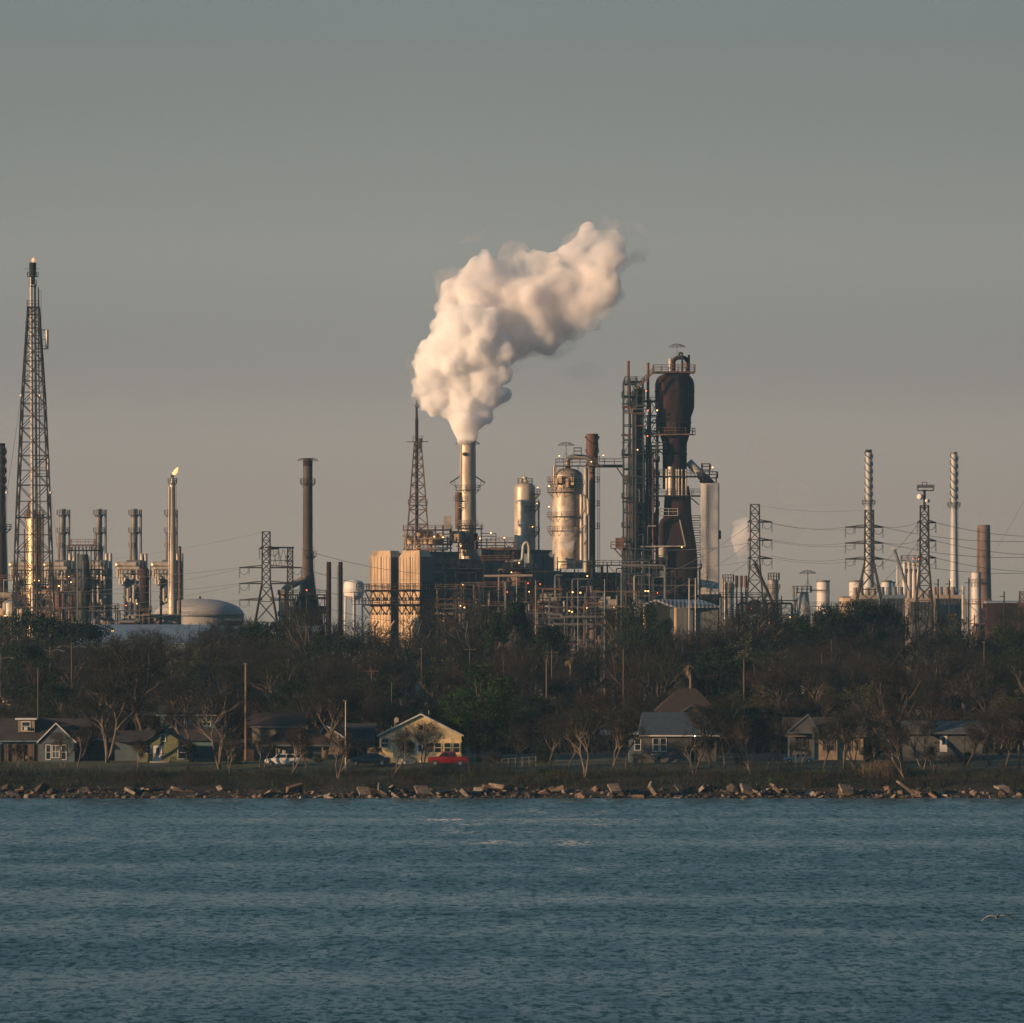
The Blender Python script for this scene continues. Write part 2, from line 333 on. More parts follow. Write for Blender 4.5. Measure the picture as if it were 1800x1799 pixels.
# ------------------------------------------------ the refinery
def flare_tower_big():
    T = Th('flare_tower', 'tallest red-brown lattice flare tower with a lit centre pipe, at the left', 'flare tower', 60, 1250)
    y = T.D; c = T.x(59); L = [(T.g, T.u(35)), (T.z(1050), T.u(33)), (T.z(900), T.u(28)), (T.z(780), T.u(23)), (T.z(700), T.u(19.5)), (T.z(620), T.u(14.5)), (T.z(540), T.u(9.5))]
    lattice(T, c, y, L, .34, .17, sub=True, mat='steel')
    m = MB(); m.tube((c - .1, y, T.g), (c - .6, y, T.z(484)), T.u(3.2), T.u(2.6), 10); T.add('riser_pipe', m, 'silver')
    m = MB(); m.tube((c + 1.0, y + .3, T.g), (c + .3, y + .3, T.z(500)), T.u(2.4), T.u(1.8), 8); T.add('riser_pipe', m, 'steel_rust')
    m = MB(); m.tube((c + 1.9, y, T.g), (c + 1.1, y, T.z(505)), .14, n=5); m.ladder(c + 1.6, y - .6, T.z(760), T.z(510), cage=False); T.add('ladder', m, 'steel')
    m = MB(); m.lathe(T.x(57.5), y, [(T.z(500), .5), (T.z(487), .55), (T.z(486), .8), (T.z(463), .85), (T.z(462), .7)], 12); T.add('burner_tip', m, 'void')
    m = MB(); m.tube((T.x(53), y, T.z(466)), (T.x(53.5), y, T.z(490)), .18, n=6); m.bar((T.x(53), y, T.z(464)), (T.x(58), y, T.z(464)), .15); T.add('pilot_pipe', m, 'steel')
    m = MB(); m.ring(T.x(57.5), y, T.z(487), .5, T.u(10), n=14); T.add('platform', m, 'steel')
    m = MB(); m.deck(T.x(52), T.x(64), y - .8, y + .8, T.z(503), rail=1.4); m.deck(T.x(48), T.x(68), y - 1.3, y + 1.3, T.z(541), rail=1.6); T.add('platform', m, 'steel')
    for pa, pb, xa, xb in ((581, 614, 62, 85), (808, 838, 60, 87)):
        m = MB()
        for q in (pa, pb): m.bar((T.x(xa), y - 1, T.z(q)), (T.x(xb), y - 1, T.z(q)), .22)
        for q in (.15, .5, .85): m.bar((T.x(xa + 6), y - 1, T.z(pa + (pb - pa) * q)), (T.x(xb - 4), y - 1, T.z(pa + (pb - pa) * q)), .12)
        m.bar((T.x(xb), y - 1, T.z(pa)), (T.x(xb), y - 1, T.z(pb)), .25); fr = T.add('pipe_frame', m, 'steel')
        m = MB(); m.tube((T.x(xb - 2), y - 1, T.z(pa)), (T.x(xb - 2), y - 1, T.z(pb)), .34, n=8); T.add('standpipe', m, 'silver', parent=fr)
    m = MB()
    for q in (-15, 15): m.bar((T.x(57), y, T.z(567)), (T.x(57 + q), y, T.z(567)), .1)
    for q in (-13, 13): m.bar((T.x(57), y, T.z(473)), (T.x(57 + q), y, T.z(473)), .1)
    T.add('wind_arm', m, 'steel_teal')
    m = MB(); m.lathe(T.x(59), y, [(T.z(462), .15), (T.z(459), .5), (T.z(456), .38), (T.z(453), .05)], 8); T.add('flame', m, 'flame_pale')
    for px1, balls in ((152, ((697, 91.5), (868, 116.5))), (-40, ((697, 35.5), (868, 19)))):
        m = MB(); a = (T.x(61 if px1 > 60 else 53), y - 2, T.z(590)); b = (T.x(px1), y - 20, T.g); pts = []
        for k in range(13):
            t = k / 12; pts.append((a[0] + (b[0] - a[0]) * t, a[1] + (b[1] - a[1]) * t, a[2] + (b[2] - a[2]) * t - 5 * 4 * t * (1 - t)))
        m.path(pts, .05, 4); gw = T.add('guy_wire', m, 'wire')
        for py, _ in balls:
            for p, q in zip(pts, pts[1:]):
                if q[2] <= T.z(py) <= p[2]:
                    t = (p[2] - T.z(py)) / (p[2] - q[2]); cc = [p[i] + (q[i] - p[i]) * t for i in range(3)]
                    s = MB(); s.lathe(cc[0], cc[1], [(cc[2] - .35, .02), (cc[2] - .22, .28), (cc[2], .35), (cc[2] + .22, .28), (cc[2] + .35, .02)], 8); T.add('marker_ball', s, 'white_paint', parent=gw)
flare_tower_big()
def strakes(m, cx, cy, z0, z1, r, turns, n=3, d=.45, r1=None):
    r1 = r1 or r
    for k in range(n):
        N = int(turns * 14); P = []
        for i in range(N + 1):
            t = i / N; a = 2 * math.pi * (k / n - turns * t); rr = r + (r1 - r) * t; z = z0 + (z1 - z0) * t; c, s = math.cos(a), math.sin(a)
            P.append([(cx + c * rr, cy + s * rr, z - .14), (cx + c * (rr + d), cy + s * (rr + d), z - .14), (cx + c * (rr + d), cy + s * (rr + d), z + .14), (cx + c * rr, cy + s * rr, z + .14)])
        vs = [p for q in P for p in q]; fs = [(i * 4 + j, i * 4 + (j + 1) % 4, i * 4 + 4 + (j + 1) % 4, i * 4 + 4 + j) for i in range(N) for j in range(4)]; m.add(vs, fs)
def chimney(label, px, D, top, prof, mat, plats=(), name='chimney', strake=None, cap=None, ladder=True, group=None, ladside=1, lad0=1040, ladtop=None, halo=False):
    """prof = [(py, half width in px)] from top down"""
    T = Th(name, label, 'chimney', px, D, group=group); y = D; cx = T.c
    P = [(T.z(q), T.u(h)) for q, h in prof][::-1]
    if P[0][0] > T.g: P = [(T.g, P[0][1])] + P
    rt = P[-1][1]; P2 = P + [(P[-1][0], rt * .86), (P[-1][0] - 3, rt * .85)]
    for k in range(1, len(P) * 2 + 6):
        z = P[0][0] + (P[-1][0] - P[0][0]) * k / (len(P) * 2 + 6) + .013; r = interp(z, P); P2 += [(z, r + .01), (z + .02, r + .08), (z + .2, r + .08), (z + .22, r + .01)]
    body_ = sorted(P2[:-2] if False else [q for q in P2 if q not in ((P[-1][0], rt * .86), (P[-1][0] - 3, rt * .85))], key=lambda q: q[0])
    m = MB(); m.lathe(cx, y, body_ + [(P[-1][0], rt * .86), (P[-1][0] - 3, rt * .85)], 28); sh = T.add('shaft', m, mat)
    if cap: m = MB(); m.lathe(cx, y, [(P[-1][0] - T.u(cap[0]), rt * 1.03), (P[-1][0] + .05, rt * 1.03), (P[-1][0] + .05, rt * .85), (P[-1][0] - 1, rt * .85)], 24); T.add('cap', m, cap[1])
    if strake: m = MB(); strakes(m, cx, y, T.z(strake[1]), T.z(strake[0]), rt * 1.0, strake[2], r1=rt); T.add('spiral_band', m, strake[3] if len(strake) > 3 else mat)
    for q in plats:
        py, ext = q[0], q[1]; a0, a1 = (q[2], q[3]) if len(q) > 3 else (0, 360); z = T.z(py); r = interp(z, P); m = MB(); m.ring(cx, y, z, r, r + T.u(ext), a0, a1, rail=1.3, w=.11)
        for k in range(8):
            a = R(a0 + (a1 - a0) * (k + .5) / 8); m.bar((cx + math.cos(a) * r, y + math.sin(a) * r, z - T.u(ext) * .8), (cx + math.cos(a) * (r + T.u(ext) * .95), y + math.sin(a) * (r + T.u(ext) * .95), z), .12)
        T.add('platform', m, 'steel_grey' if 'silver' in mat or 'white' in mat else 'steel')
    if ladder:
        m = MB(); zt = T.z(ladtop or prof[0][0] + 6); k = int((zt - T.g) / 6) + 1
        for i in range(k):
            za, zb = T.g + (zt - T.g) * i / k, T.g + (zt - T.g) * (i + 1) / k; ra, rb = interp(za, P) + .35, interp(zb, P) + .35
            for q in (0, .5): m.bar((cx + ladside * ra * .8 + q * .6, y - ra * .65, za), (cx + ladside * rb * .8 + q * .6, y - rb * .65, zb), .08)
        T.add('ladder', m, 'steel')
    if halo:
        m = MB(); ht, hr = T.z(halo[0]), T.u(halo[1])
        for k in range(16):
            a = 2 * math.pi * k / 16; pts = [(cx + math.cos(a) * r_, y + math.sin(a) * r_, z_) for r_, z_ in ((rt, ht - .4), (hr * .7, ht), (hr, ht - hr * .22))]
            for p, q in zip(pts, pts[1:]): m.bar(p, q, .09)
            a2 = a + math.pi / 8
            for r_, z_ in ((hr * .7, ht), (hr, ht - hr * .22)): m.bar((cx + math.cos(a) * r_, y + math.sin(a) * r_, z_), (cx + math.cos(a2) * r_, y + math.sin(a2) * r_, z_), .07)
        T.add('davit', m, 'steel_grey')
    return T
chimney('rust-streaked chimney with spiral bands cut by the left photo edge', 0, 1300, 780, [(780, 9), (855, 9.5), (930, 11), (1000, 13), (1060, 14)], 'rust_stack', [(931, 9)], strake=(785, 860, 1.5), cap=(5, 'rust_dark'))
def column_vessel(label, px, D, top, hw, base, mat, plats=(), cat='column', name='process_column', dome=True, group=None, nozzles=True, pipes=(), extra=None):
    T = Th(name, label, cat, px, D, group=group); y = D; cx = T.c; r = T.u(hw); z1 = T.z(top)
    hd = r * .55 if dome else 0
    prof = [(T.g if base is None else T.z(base), r), (z1 - hd, r)] + ([(z1 - hd + hd * math.sin(i / 6 * math.pi / 2), r * math.cos(i / 6 * math.pi / 2)) for i in range(1, 7)] if dome else [(z1, r), (z1, r * .6)])
    z = prof[0][0] + 3; bands = []
    while z < z1 - hd - .4: bands += [(z, r + .01), (z + .02, r + .07), (z + .22, r + .07), (z + .24, r + .01)]; z += max(3.2, r * 1.1)
    m = MB(); m.lathe(cx, y, prof[:1] + bands + prof[1:], 30); sh = T.add('shell', m, mat)
    for q in plats:
        py, ext = q[0], q[1]; a0, a1 = (q[2], q[3]) if len(q) > 3 else (180, 360); m = MB(); m.ring(cx, y, T.z(py), r, r + T.u(ext), a0, a1, rail=1.2, w=.1)
        for k in range(6):
            a = R(a0 + (a1 - a0) * (k + .5) / 6); m.bar((cx + math.cos(a) * r, y + math.sin(a) * r, T.z(py) - 1.4), (cx + math.cos(a) * (r + T.u(ext) * .95), y + math.sin(a) * (r + T.u(ext) * .95), T.z(py)), .1)
        T.add('platform', m, 'steel_rust')
    if nozzles:
        m = MB(); m.tube((cx, y, z1 - .2), (cx, y, z1 + 1.0), .5, n=10); m.lathe(cx, y, [(z1 + 1, .7), (z1 + 1.3, .7)], 10); T.add('nozzle', m, mat)
    for (xo, ya, yb, pr) in pipes:
        m = MB(); m.tube((T.x(px + xo), y - r * .75, T.z(ya)), (T.x(px + xo), y - r * .75, T.z(yb)), T.u(pr), n=8); T.add('riser_pipe', m, 'silver' if 'silver' in mat else 'steel_rust')
    return T
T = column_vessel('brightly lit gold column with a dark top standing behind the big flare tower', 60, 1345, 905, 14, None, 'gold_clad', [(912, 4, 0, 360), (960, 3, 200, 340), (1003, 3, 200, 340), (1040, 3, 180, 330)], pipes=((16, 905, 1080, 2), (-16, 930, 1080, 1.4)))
m = MB()
for k in range(5): m.bar((T.x(50 + k * 5), T.D - 2, T.z(912)), (T.x(50 + k * 5), T.D - 2, T.z(898)), .2)
m.deck(T.x(46), T.x(76), T.D - 2.5, T.D + 2.5, T.z(905)); T.add('top_frame', m, 'rust')
m = MB(); m.path([(T.x(52), T.D - 1, T.z(907)), (T.x(50), T.D - 1, T.z(885)), (T.x(56), T.D - 1, T.z(880)), (T.x(58), T.D - 1, T.z(900))], .28, 8); T.add('overhead_pipe', m, 'rust')
# --- process modules: open steel frames full of vessels and pipes
def module(label, px0, px1, top, D, depth, seed, mat='steel_rust', cat='steel structure', name='process_structure', bot=None, cols=None, floors=None, fill=.6, lamps=2, vmats=('silver_dull', 'rust', 'galv'), pipes=10, brace=.5, w=.26, group=None, rails=True, open_top=False):
    rg = random.Random(seed); T = Th(name, label, cat, (px0 + px1) / 2, D, group=group); x0, x1 = T.x(px0), T.x(px1); z1 = T.z(top); z0 = T.g if bot is None else T.z(bot); y0, y1 = D - depth / 2, D + depth / 2
    nc = cols or max(2, int((x1 - x0) / 4.2) + 1); nf = floors or max(1, int((z1 - z0) / 4.4)); xs = [x0 + (x1 - x0) * i / (nc - 1) for i in range(nc)]; zs = [z0 + (z1 - z0) * i / nf for i in range(nf + 1)]
    m = MB()
    for x in xs:
        for y in (y0, y1): m.bar((x, y, z0), (x, y, z1 + rg.uniform(0, 1.2)), w)
    for z in zs[1:]:
        for y in (y0, y1): m.bar((x0, y, z), (x1, y, z), w * .8)
        for x in xs: m.bar((x, y0, z), (x, y1, z), w * .7)
    for i in range(nc - 1):
        for j in range(nf):
            if rg.random() < brace: m.bar((xs[i], y0, zs[j]), (xs[i + 1], y0, zs[j + 1]), w * .55)
            if rg.random() < brace: m.bar((xs[i + 1], y0, zs[j]), (xs[i], y0, zs[j + 1]), w * .55)
    T.add('frame', m, mat)
    for z in zs[1:]:
        if rg.random() < .75:
            a, b = (x0, x1) if rg.random() < .5 else ((x0, x0 + (x1 - x0) * rg.uniform(.4, 1)) if rg.random() < .5 else (x0 + (x1 - x0) * rg.uniform(0, .5), x1))
            m = MB(); m.deck(a - .4, b + .4, y0 - .5, y1, z + .08, rail=1.1 if rails else 0, w=.09); T.add('deck', m, mat)
    nv = int(fill * (nc - 1) * nf)
    for k in range(min(nv, 16)):
        i = rg.randrange(nc - 1); j = rg.randrange(nf); bw = xs[1] - xs[0]; bh = zs[1] - zs[0]; cxx = (xs[i] + xs[i + 1]) / 2 + rg.uniform(-.3, .3); m = MB(); t = rg.random(); zb = zs[j] + .12
        if t < .45: r = bw * rg.uniform(.18, .32); h = bh * rg.uniform(.6, .85); m.lathe(cxx, D, [(zb, r * .7), (zb + .3, r), (zb + h, r), (zb + h + r * .4, r * .5), (zb + h + r * .45, .1)], 16); nm = 'vessel'
        elif t < .8: r = min(bh * .3, rg.uniform(.6, 1.2)); m.hvessel((cxx, D - .5, zb + r + .35), (1, 0, 0), bw * .75, r); m.box(cxx - bw * .25, cxx - bw * .2, D - 1.2, D + .2, zb, zb + r); m.box(cxx + bw * .2, cxx + bw * .25, D - 1.2, D + .2, zb, zb + r); nm = 'vessel'
        else: m.box(cxx - bw * .3, cxx + bw * .3, D - 1, D + 1, zb, zb + bh * .55); m.box(cxx - bw * .22, cxx + bw * .1, D - 1.2, D + .6, zb + bh * .55, zb + bh * .7); nm = 'equipment_box'
        T.add(nm, m, rg.choice(vmats))
    for k in range(pipes):
        m = MB(); r = rg.choice((.1, .14, .2, .3)); yy = y0 - .3 - rg.random() * 1.2 if rg.random() < .6 else rg.uniform(y0, y1); xa, xb = rg.uniform(x0, x1), rg.uniform(x0, x1); za, zb, zc = (rg.uniform(z0, z1) for _ in range(3))
        if rg.random() < .5: m.path([(xa, yy, z0), (xa, yy, za), (xb, yy, za), (xb, yy, zb)], r, 6)
        else: m.path([(x0 - .5, yy, za), (xa, yy, za), (xa, yy, zb), (x1 + .5, yy, zb)], r, 6)
        T.add('pipe', m, rg.choice(vmats + (mat,)))
    for k in range(lamps): lampball(T, rg.uniform(x0, x1), y0 - 1.2, rg.choice(zs[1:]) + rg.uniform(.6, 1.6), r=rg.uniform(.2, .3), mat=rg.choice(('lamp_warm', 'lamp_warm', 'lamp_red')), post=1)
    return T
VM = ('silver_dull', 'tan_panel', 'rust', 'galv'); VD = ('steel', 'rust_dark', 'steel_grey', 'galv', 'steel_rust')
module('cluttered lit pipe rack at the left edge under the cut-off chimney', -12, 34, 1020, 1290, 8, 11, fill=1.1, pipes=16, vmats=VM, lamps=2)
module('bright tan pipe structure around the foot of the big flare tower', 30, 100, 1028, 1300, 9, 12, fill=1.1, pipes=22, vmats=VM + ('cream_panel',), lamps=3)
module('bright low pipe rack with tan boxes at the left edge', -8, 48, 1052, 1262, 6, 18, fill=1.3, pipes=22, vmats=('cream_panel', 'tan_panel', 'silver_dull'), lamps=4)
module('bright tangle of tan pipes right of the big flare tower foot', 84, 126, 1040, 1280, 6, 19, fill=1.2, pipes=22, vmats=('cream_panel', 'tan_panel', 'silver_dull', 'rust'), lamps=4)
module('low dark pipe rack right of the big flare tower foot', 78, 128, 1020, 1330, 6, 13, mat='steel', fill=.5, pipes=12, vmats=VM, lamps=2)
T = module('open dark steel tower with floors and stacked vessels left of the second boiler stack', 122, 177, 968, 1320, 11, 14, mat='steel', fill=.9, pipes=14, vmats=VD, cols=5, floors=8, lamps=3, brace=.25)
m = MB(); m.deck(T.x(124), T.x(168), T.D - 5, T.D + 4, T.z(958), rail=1.3)
for k in range(8): m.bar((T.x(124 + k * 6), T.D - 5, T.z(970)), (T.x(124 + k * 6), T.D - 5, T.z(958)), .2)
T.add('top_deck', m, 'rust')
m = MB(); m.lathe(T.x(147), T.D, [(T.g, T.u(15)), (T.z(1030), T.u(15)), (T.z(985), T.u(9)), (T.z(975), T.u(8))], 20); T.add('regenerator_shell', m, 'steel_teal')
module('lit low vessels and pipes in front of the third boiler unit', 160, 205, 1070, 1290, 7, 15, fill=1.2, pipes=14, vmats=VM, lamps=3)
module('low orange pipework between the dark red column and the dome tank', 205, 262, 1074, 1285, 6, 16, fill=.8, pipes=10, vmats=VM, lamps=2)
T = column_vessel('dark red slim column with a narrow pointed top left of the flare stack', 254, 1290, 998, 8, None, 'rust_dark', [(1012, 5, 0, 360), (1075, 5, 200, 360)], nozzles=False, pipes=((11, 995, 1090, 1),))
m = MB(); m.tube((T.x(253), T.D, T.z(1000)), (T.x(252), T.D, T.z(975)), T.u(2.4), T.u(1), 8); T.add('vent_pipe', m, 'rust_dark')
chimney('slim rust-red vent stack right of the lit flare stack', 316, 1290, 961, [(961, 2.6), (1080, 2.6)], 'rust', name='vent_stack', ladder=False, cap=(2, 'rust_dark'))
chimney('short dark vent stack left of the flare stack foot', 283, 1285, 1017, [(1017, 2), (1085, 2)], 'rust_dark', name='vent_stack', ladder=False)
chimney('thin pale upright pole stack beside the flare tower foot', 109, 1285, 1005, [(1005, 1.2), (1085, 1.4)], 'silver_dull', name='vent_stack', ladder=False)
# --- four boiler units
def boiler_unit(px, label, mirror=False):
    T = Th('boiler_unit', label, 'boiler', px, 1650, group='heat recovery boilers with twin-pipe stacks'); y = T.D; X = lambda q: T.x(px + q)
    r = T.u(5.7); m = MB(); m.lathe(T.c, y, [(T.z(1000), r * 1.25), (T.z(985), r * 1.15), (T.z(960), r), (T.z(895), r), (T.z(895), r * .85), (T.z(897), r * .84)], 24); T.add('stack', m, 'steel_grey')
    m = MB(); m.tube((X(11.5), y, T.z(1000)), (X(11.5), y, T.z(896)), T.u(2.2), n=10); T.add('bypass_pipe', m, 'steel_grey')
    m = MB()
    for q in (905, 936):
        m.ring(T.c, y, T.z(q), r, r + T.u(4.6), rail=1.4, w=.14); m.lathe(T.c, y, [(T.z(q + 5), r), (T.z(q), r + T.u(4))], 20); m.bar((T.c + r, y, T.z(q)), (X(13), y, T.z(q)), .3)
    T.add('platform', m, 'steel_grey')
    m = MB(); m.ring(T.c, y, T.z(962), r, r + T.u(4.6), 120, 240, rail=1.4, w=.14); m.tube((X(-7), y - 1, T.z(990)), (X(-7), y - 1, T.z(940)), .2, n=5); T.add('ladder', m, 'tan_panel')
    m = MB(); m.box(X(-12), X(12), y - 4, y + 4, T.z(1006), T.z(985)); m.box(X(-8), X(10), y - 5, y + 3, T.z(1020), T.z(1000)); T.add('breeching_duct', m, 'dark_panel')
    m = MB(); m.box(X(-16), X(14), y - 6, y + 8, T.g, T.z(1018)); m.box(X(-17), X(15), y - 7, y + 7, T.z(1052), T.z(1048)); m.frustum((X(-20), X(14), y - 6.5, y + 8), T.z(1030), (X(-12), X(12), y - 4, y + 5), T.z(1004)); T.add('casing', m, 'blue_panel')
    m = MB()
    for q in (-14, -5, 5, 13): m.bar((X(q), y - 6.3, T.g), (X(q), y - 6.3, T.z(1008)), .35)
    for q in (1075, 1050, 1030): m.bar((X(-16), y - 6.3, T.z(q)), (X(14), y - 6.3, T.z(q)), .35)
    m.deck(X(-24), X(17), y - 9, y - 6.2, T.z(1008), rail=1.2, w=.12); T.add('frame', m, 'steel_grey')
    for q0, q1, z_, r_ in ((-28, 6, 993, .75), (-24, 12, 1000, .5)):
        m = MB(); m.hvessel(((X(q0) + X(q1)) / 2, y - 7.5, T.z(z_)), (1, 0, 0), X(q1) - X(q0), r_ * 1.15); T.add('steam_drum', m, 'silver')
    for q, za, zb in ((-26, 993, 1016), (-18, 995, 1022), (-10, 994, 1012), (-4, 997, 1018), (8, 990, 1020), (-22, 1000, 1028), (2, 1030, 1060), (-8, 1035, 1058)):
        m = MB(); m.path([(X(q), y - 7.5, T.z(za)), (X(q), y - 7.5, T.z(zb)), (X(q + 5), y - 7.5, T.z(zb)), (X(q + 5), y - 7.5, T.z(zb - 6))], .42, 8); T.add('pipe', m, 'silver')
    for q in (14, 21): m = MB(); m.lathe(X(q), y - 2, [(T.z(1000), T.u(3.2)), (T.z(975), T.u(3.2)), (T.z(973), T.u(2))], 12); T.add('silencer', m, 'silver_dull')
    m = MB(); m.box(X(14), X(22), y - 5, y + 4, T.g, T.z(1000)); m.hvessel((X(20), y - 5, T.z(1013)), (0, 0, 1), T.u(22), T.u(3.4)); T.add('side_duct', m, 'dark_panel')
    lampball(T, X(-28), y - 9, T.z(994), r=.35, post=1); lampball(T, X(8), y - 9, T.z(1062), r=.3)
    return T.o
b0 = boiler_unit(110, 'leftmost boiler unit with ringed grey stack, half behind the flare tower')
for px, lab in ((174, 'second boiler unit from the left, behind the open dark steel tower'), (236, 'third boiler unit from the left, standing clear against the sky'), (299, 'rightmost boiler unit, its stack hidden behind the lit flare stack'), (50, 'boiler unit hidden mostly behind the gold column')):
    c = copy_tree(b0); c.location.x = PX(px, 1650); c['label'] = lab
    if px == 50:
        for ch in list(c.children):
            if ch.name.split('.')[0] in ('stack', 'platform', 'bypass_pipe', 'ladder'): bpy.data.objects.remove(ch)
T = chimney('slim silver flare stack with an orange flame at its tip', 303, 1380, 845, [(838, 2.6), (848, 3.0), (849, 4.4), (930, 5), (1000, 6.5), (1065, 8.5)], 'silver', [(850, 3.4)], name='flare_stack', ladside=1)
m = MB(); m.tube((T.x(302.8), T.D, T.z(851)), (T.x(302.8), T.D, T.z(835)), T.u(2.6), T.u(2.8), 10); m.bar((T.x(306), T.D, T.z(850)), (T.x(304.5), T.D, T.z(838)), .15); T.add('burner_tip', m, 'steel')
m = MB(); y = T.D; P = [Vector((T.x(a), y, T.z(b))) for a, b in ((305, 835), (307.5, 832), (309.5, 828), (311.5, 824.5), (313.5, 821.5))]
for a, b, r1, r2 in zip(P, P[1:], (.15, .45, .52, .28), (.45, .52, .28, .02)): m.tube(a, b, r1, r2, 8)
m.tube(P[0], (T.x(302), y, T.z(829)), .2, .02, 6); T.add('flame', m, 'flame')
m = MB(); m.ladder(T.x(297), T.D - 1, T.g, T.z(855), cage=False); m.tube((T.x(297.5), T.D - .6, T.g), (T.x(297.5), T.D - .6, T.z(856)), .2, n=6); T.add('gas_line', m, 'silver_dull')
# --- dome tank and sheds by the yard
T = Th('dome_tank', 'large grey storage tank with a low domed roof', 'tank', 345, 1420); r = T.u(80); y = T.D + r
m = MB(); m.lathe(T.c, y, [(T.g, r), (T.z(1082), r), (T.z(1081), r + .15), (T.z(1079), r + .15), (T.z(1078), r)], 48); T.add('shell', m, 'dome_grey')
m = MB(); m.lathe(T.c, y, [(T.z(1080) + (T.z(1052) - T.z(1080)) * math.sin(i / 10 * math.pi / 2), (r - .1) * math.cos(i / 10 * math.pi / 2)) for i in range(11)], 48); T.add('roof', m, 'dome_grey')
m = MB(); m.ring(T.c, y, T.z(1083), r, r + .8, 200, 340, rail=1.2); m.lathe(T.c, y, [(T.z(1052), .6), (T.z(1048), .6)], 8); m.ladder(T.x(300), y - r - .4, T.g, T.z(1080)); T.add('stairway', m, 'steel_grey')
def shed(label, px0, px1, top, D, wallmat, roofmat, depth=14, eave=4, name='shed', door=None, ground=None):
    T = Th(name, label, 'shed', (px0 + px1) / 2, D); x0, x1 = T.x(px0), T.x(px1); zt = T.z(top); ze = T.z(top + eave)
    m = MB(); m.box(x0, x1, D, D + depth, T.g, ze); T.add('wall', m, wallmat)
    m = MB(); ym = D + depth / 2
    m.add([(x0 - .3, D - .4, ze), (x1 + .3, D - .4, ze), (x1 + .3, ym, zt), (x0 - .3, ym, zt), (x0 - .3, D + depth + .4, ze), (x1 + .3, D + depth + .4, ze), (x0 - .3, D - .4, ze - .2), (x1 + .3, D - .4, ze - .2), (x1 + .3, D + depth + .4, ze - .2), (x0 - .3, D + depth + .4, ze - .2)],
          [(0, 1, 2, 3), (3, 2, 5, 4), (6, 9, 8, 7), (0, 6, 7, 1), (4, 5, 8, 9), (1, 7, 8, 5, 2), (0, 3, 4, 9, 6)]); T.add('roof', m, roofmat)
    for (a, b, c, d, mt) in (door or ()): m = MB(); m.box(T.x(a), T.x(b), D - .12, D + .1, T.z(d), T.z(c)); T.add('door', m, mt)
    return T
shed('long pale blue-grey roofed warehouse right of the dark tree at the left', 128, 345, 1097, 1085, 'blue_panel', 'roof_blue', 110, 34)
shed('small blue-grey roofed shed under the dome tank rim', 362, 425, 1100, 1115, 'blue_panel', 'roof_blue', 60, 24)
shed('small pale blue shed below the rusty chimney foot', 522, 556, 1100, 1110, 'blue_panel', 'roof_blue', 20, 8)
shed('low brown building with a bright lit edge under the dome tank', 396, 422, 1088, 1300, 'rust_dark', 'tan_panel', 12, 3)
shed('low tan building with a bright roof edge left of the dome tank', 212, 242, 1090, 1270, 'rust_dark', 'tan_panel', 10, 3)
shed('tiny lit tan hut at the foot of the open dark tower', 122, 142, 1091, 1265, 'rust_dark', 'tan_panel', 8, 3)
shed('pale tan bund building before the dome tank', 264, 312, 1080, 1290, 'tan_panel', 'tan_panel', 8, 2)
T = Th('floodlight_mast', 'floodlight mast glowing in front of the blue-grey warehouse', 'lamp', 198, 1105); m = MB(); m.tube((T.c, T.D, T.g), (T.c, T.D, T.z(1110)), .12, n=6); T.add('pole', m, 'steel_grey'); lampball(T, T.c, T.D, T.z(1110), r=.32, mat='lamp_warm')
# --- pylons
def pylon(label, px, D, top, hw, waist, foot, base, arms, name='pylon', mat='steel_grey', group='power pylons', armlen=(40, 30), extra=None, wl=.24, wb=.13):
    T = Th(name, label, 'pylon', px, D, group=group); cx = T.c; y = D
    lev = [(T.g, T.u(foot + (foot - hw) * .25)), (T.z(base), T.u(foot)), (T.z(waist), T.u(hw)), (T.z(top), T.u(hw * .9))]
    lattice(T, cx, y, lev, wl, wb, ratio=.95, mat=mat)
    for (py, l, r_) in arms:
        z = T.z(py)
        for s, ln in ((-1, l), (1, r_)):
            if not ln: continue
            m = MB()
            tip = (cx + s * T.u(ln), y, z)
            for yy in (-T.u(hw), T.u(hw)):
                m.bar((cx + s * T.u(hw), y + yy, z), tip, .3); m.bar((cx + s * T.u(hw), y + yy, z + T.u(4)), tip, .18)
            m.bar((cx + s * T.u(hw), y - T.u(hw), z), (cx + s * T.u(hw), y + T.u(hw), z), .2)
            for k in (.35, .7): m.bar((cx + s * (T.u(hw) + (T.u(ln) - T.u(hw)) * k), y - T.u(hw) * (1 - k), z), (cx + s * (T.u(hw) + (T.u(ln) - T.u(hw)) * k), y, z + T.u(4) * (1 - k)), .12)
            arm = T.add('crossarm', m, mat)
            if 1:
                m = MB(); x = cx + s * T.u(ln)
                for k in range(7): m.lathe(x, y, [(z - .4 - k * .28, .1), (z - .5 - k * .28, .19), (z - .56 - k * .28, .1)], 6)
                m.path([(x - s * 0, y, z - .2), (x - s * T.u(2), y - .1, z - T.u(9)), (x - s * T.u(7), y - .1, z - T.u(13)), (x - s * T.u(13), y - .1, z - T.u(11)), (x - s * T.u(16), y, z - T.u(2))], .06, 4)
                m.bar((x - s * T.u(17), y, z), (x - s * T.u(17), y, z - T.u(12)), .14); T.add('insulator', m, 'insulator', parent=arm)
    return T
pylon('wide-armed lattice pylon between the dome tank and the rusty chimney', 468, 1150, 935, 7.3, 1025, 19, 1092, [(998, 47, 62), (1026, 47, 60), (1055, 47, 60), (965, 12, 22)], mat='steel')
T = pylon('plain square lattice mast joined by a beam to the wide-armed pylon', 510, 1170, 963, 5, 1060, 5.5, 1092, [], name='lattice_mast', mat='steel')
m = MB(); m.bar((T.x(470), T.D - 10, T.z(964)), (T.x(516), T.D, T.z(963)), .35)
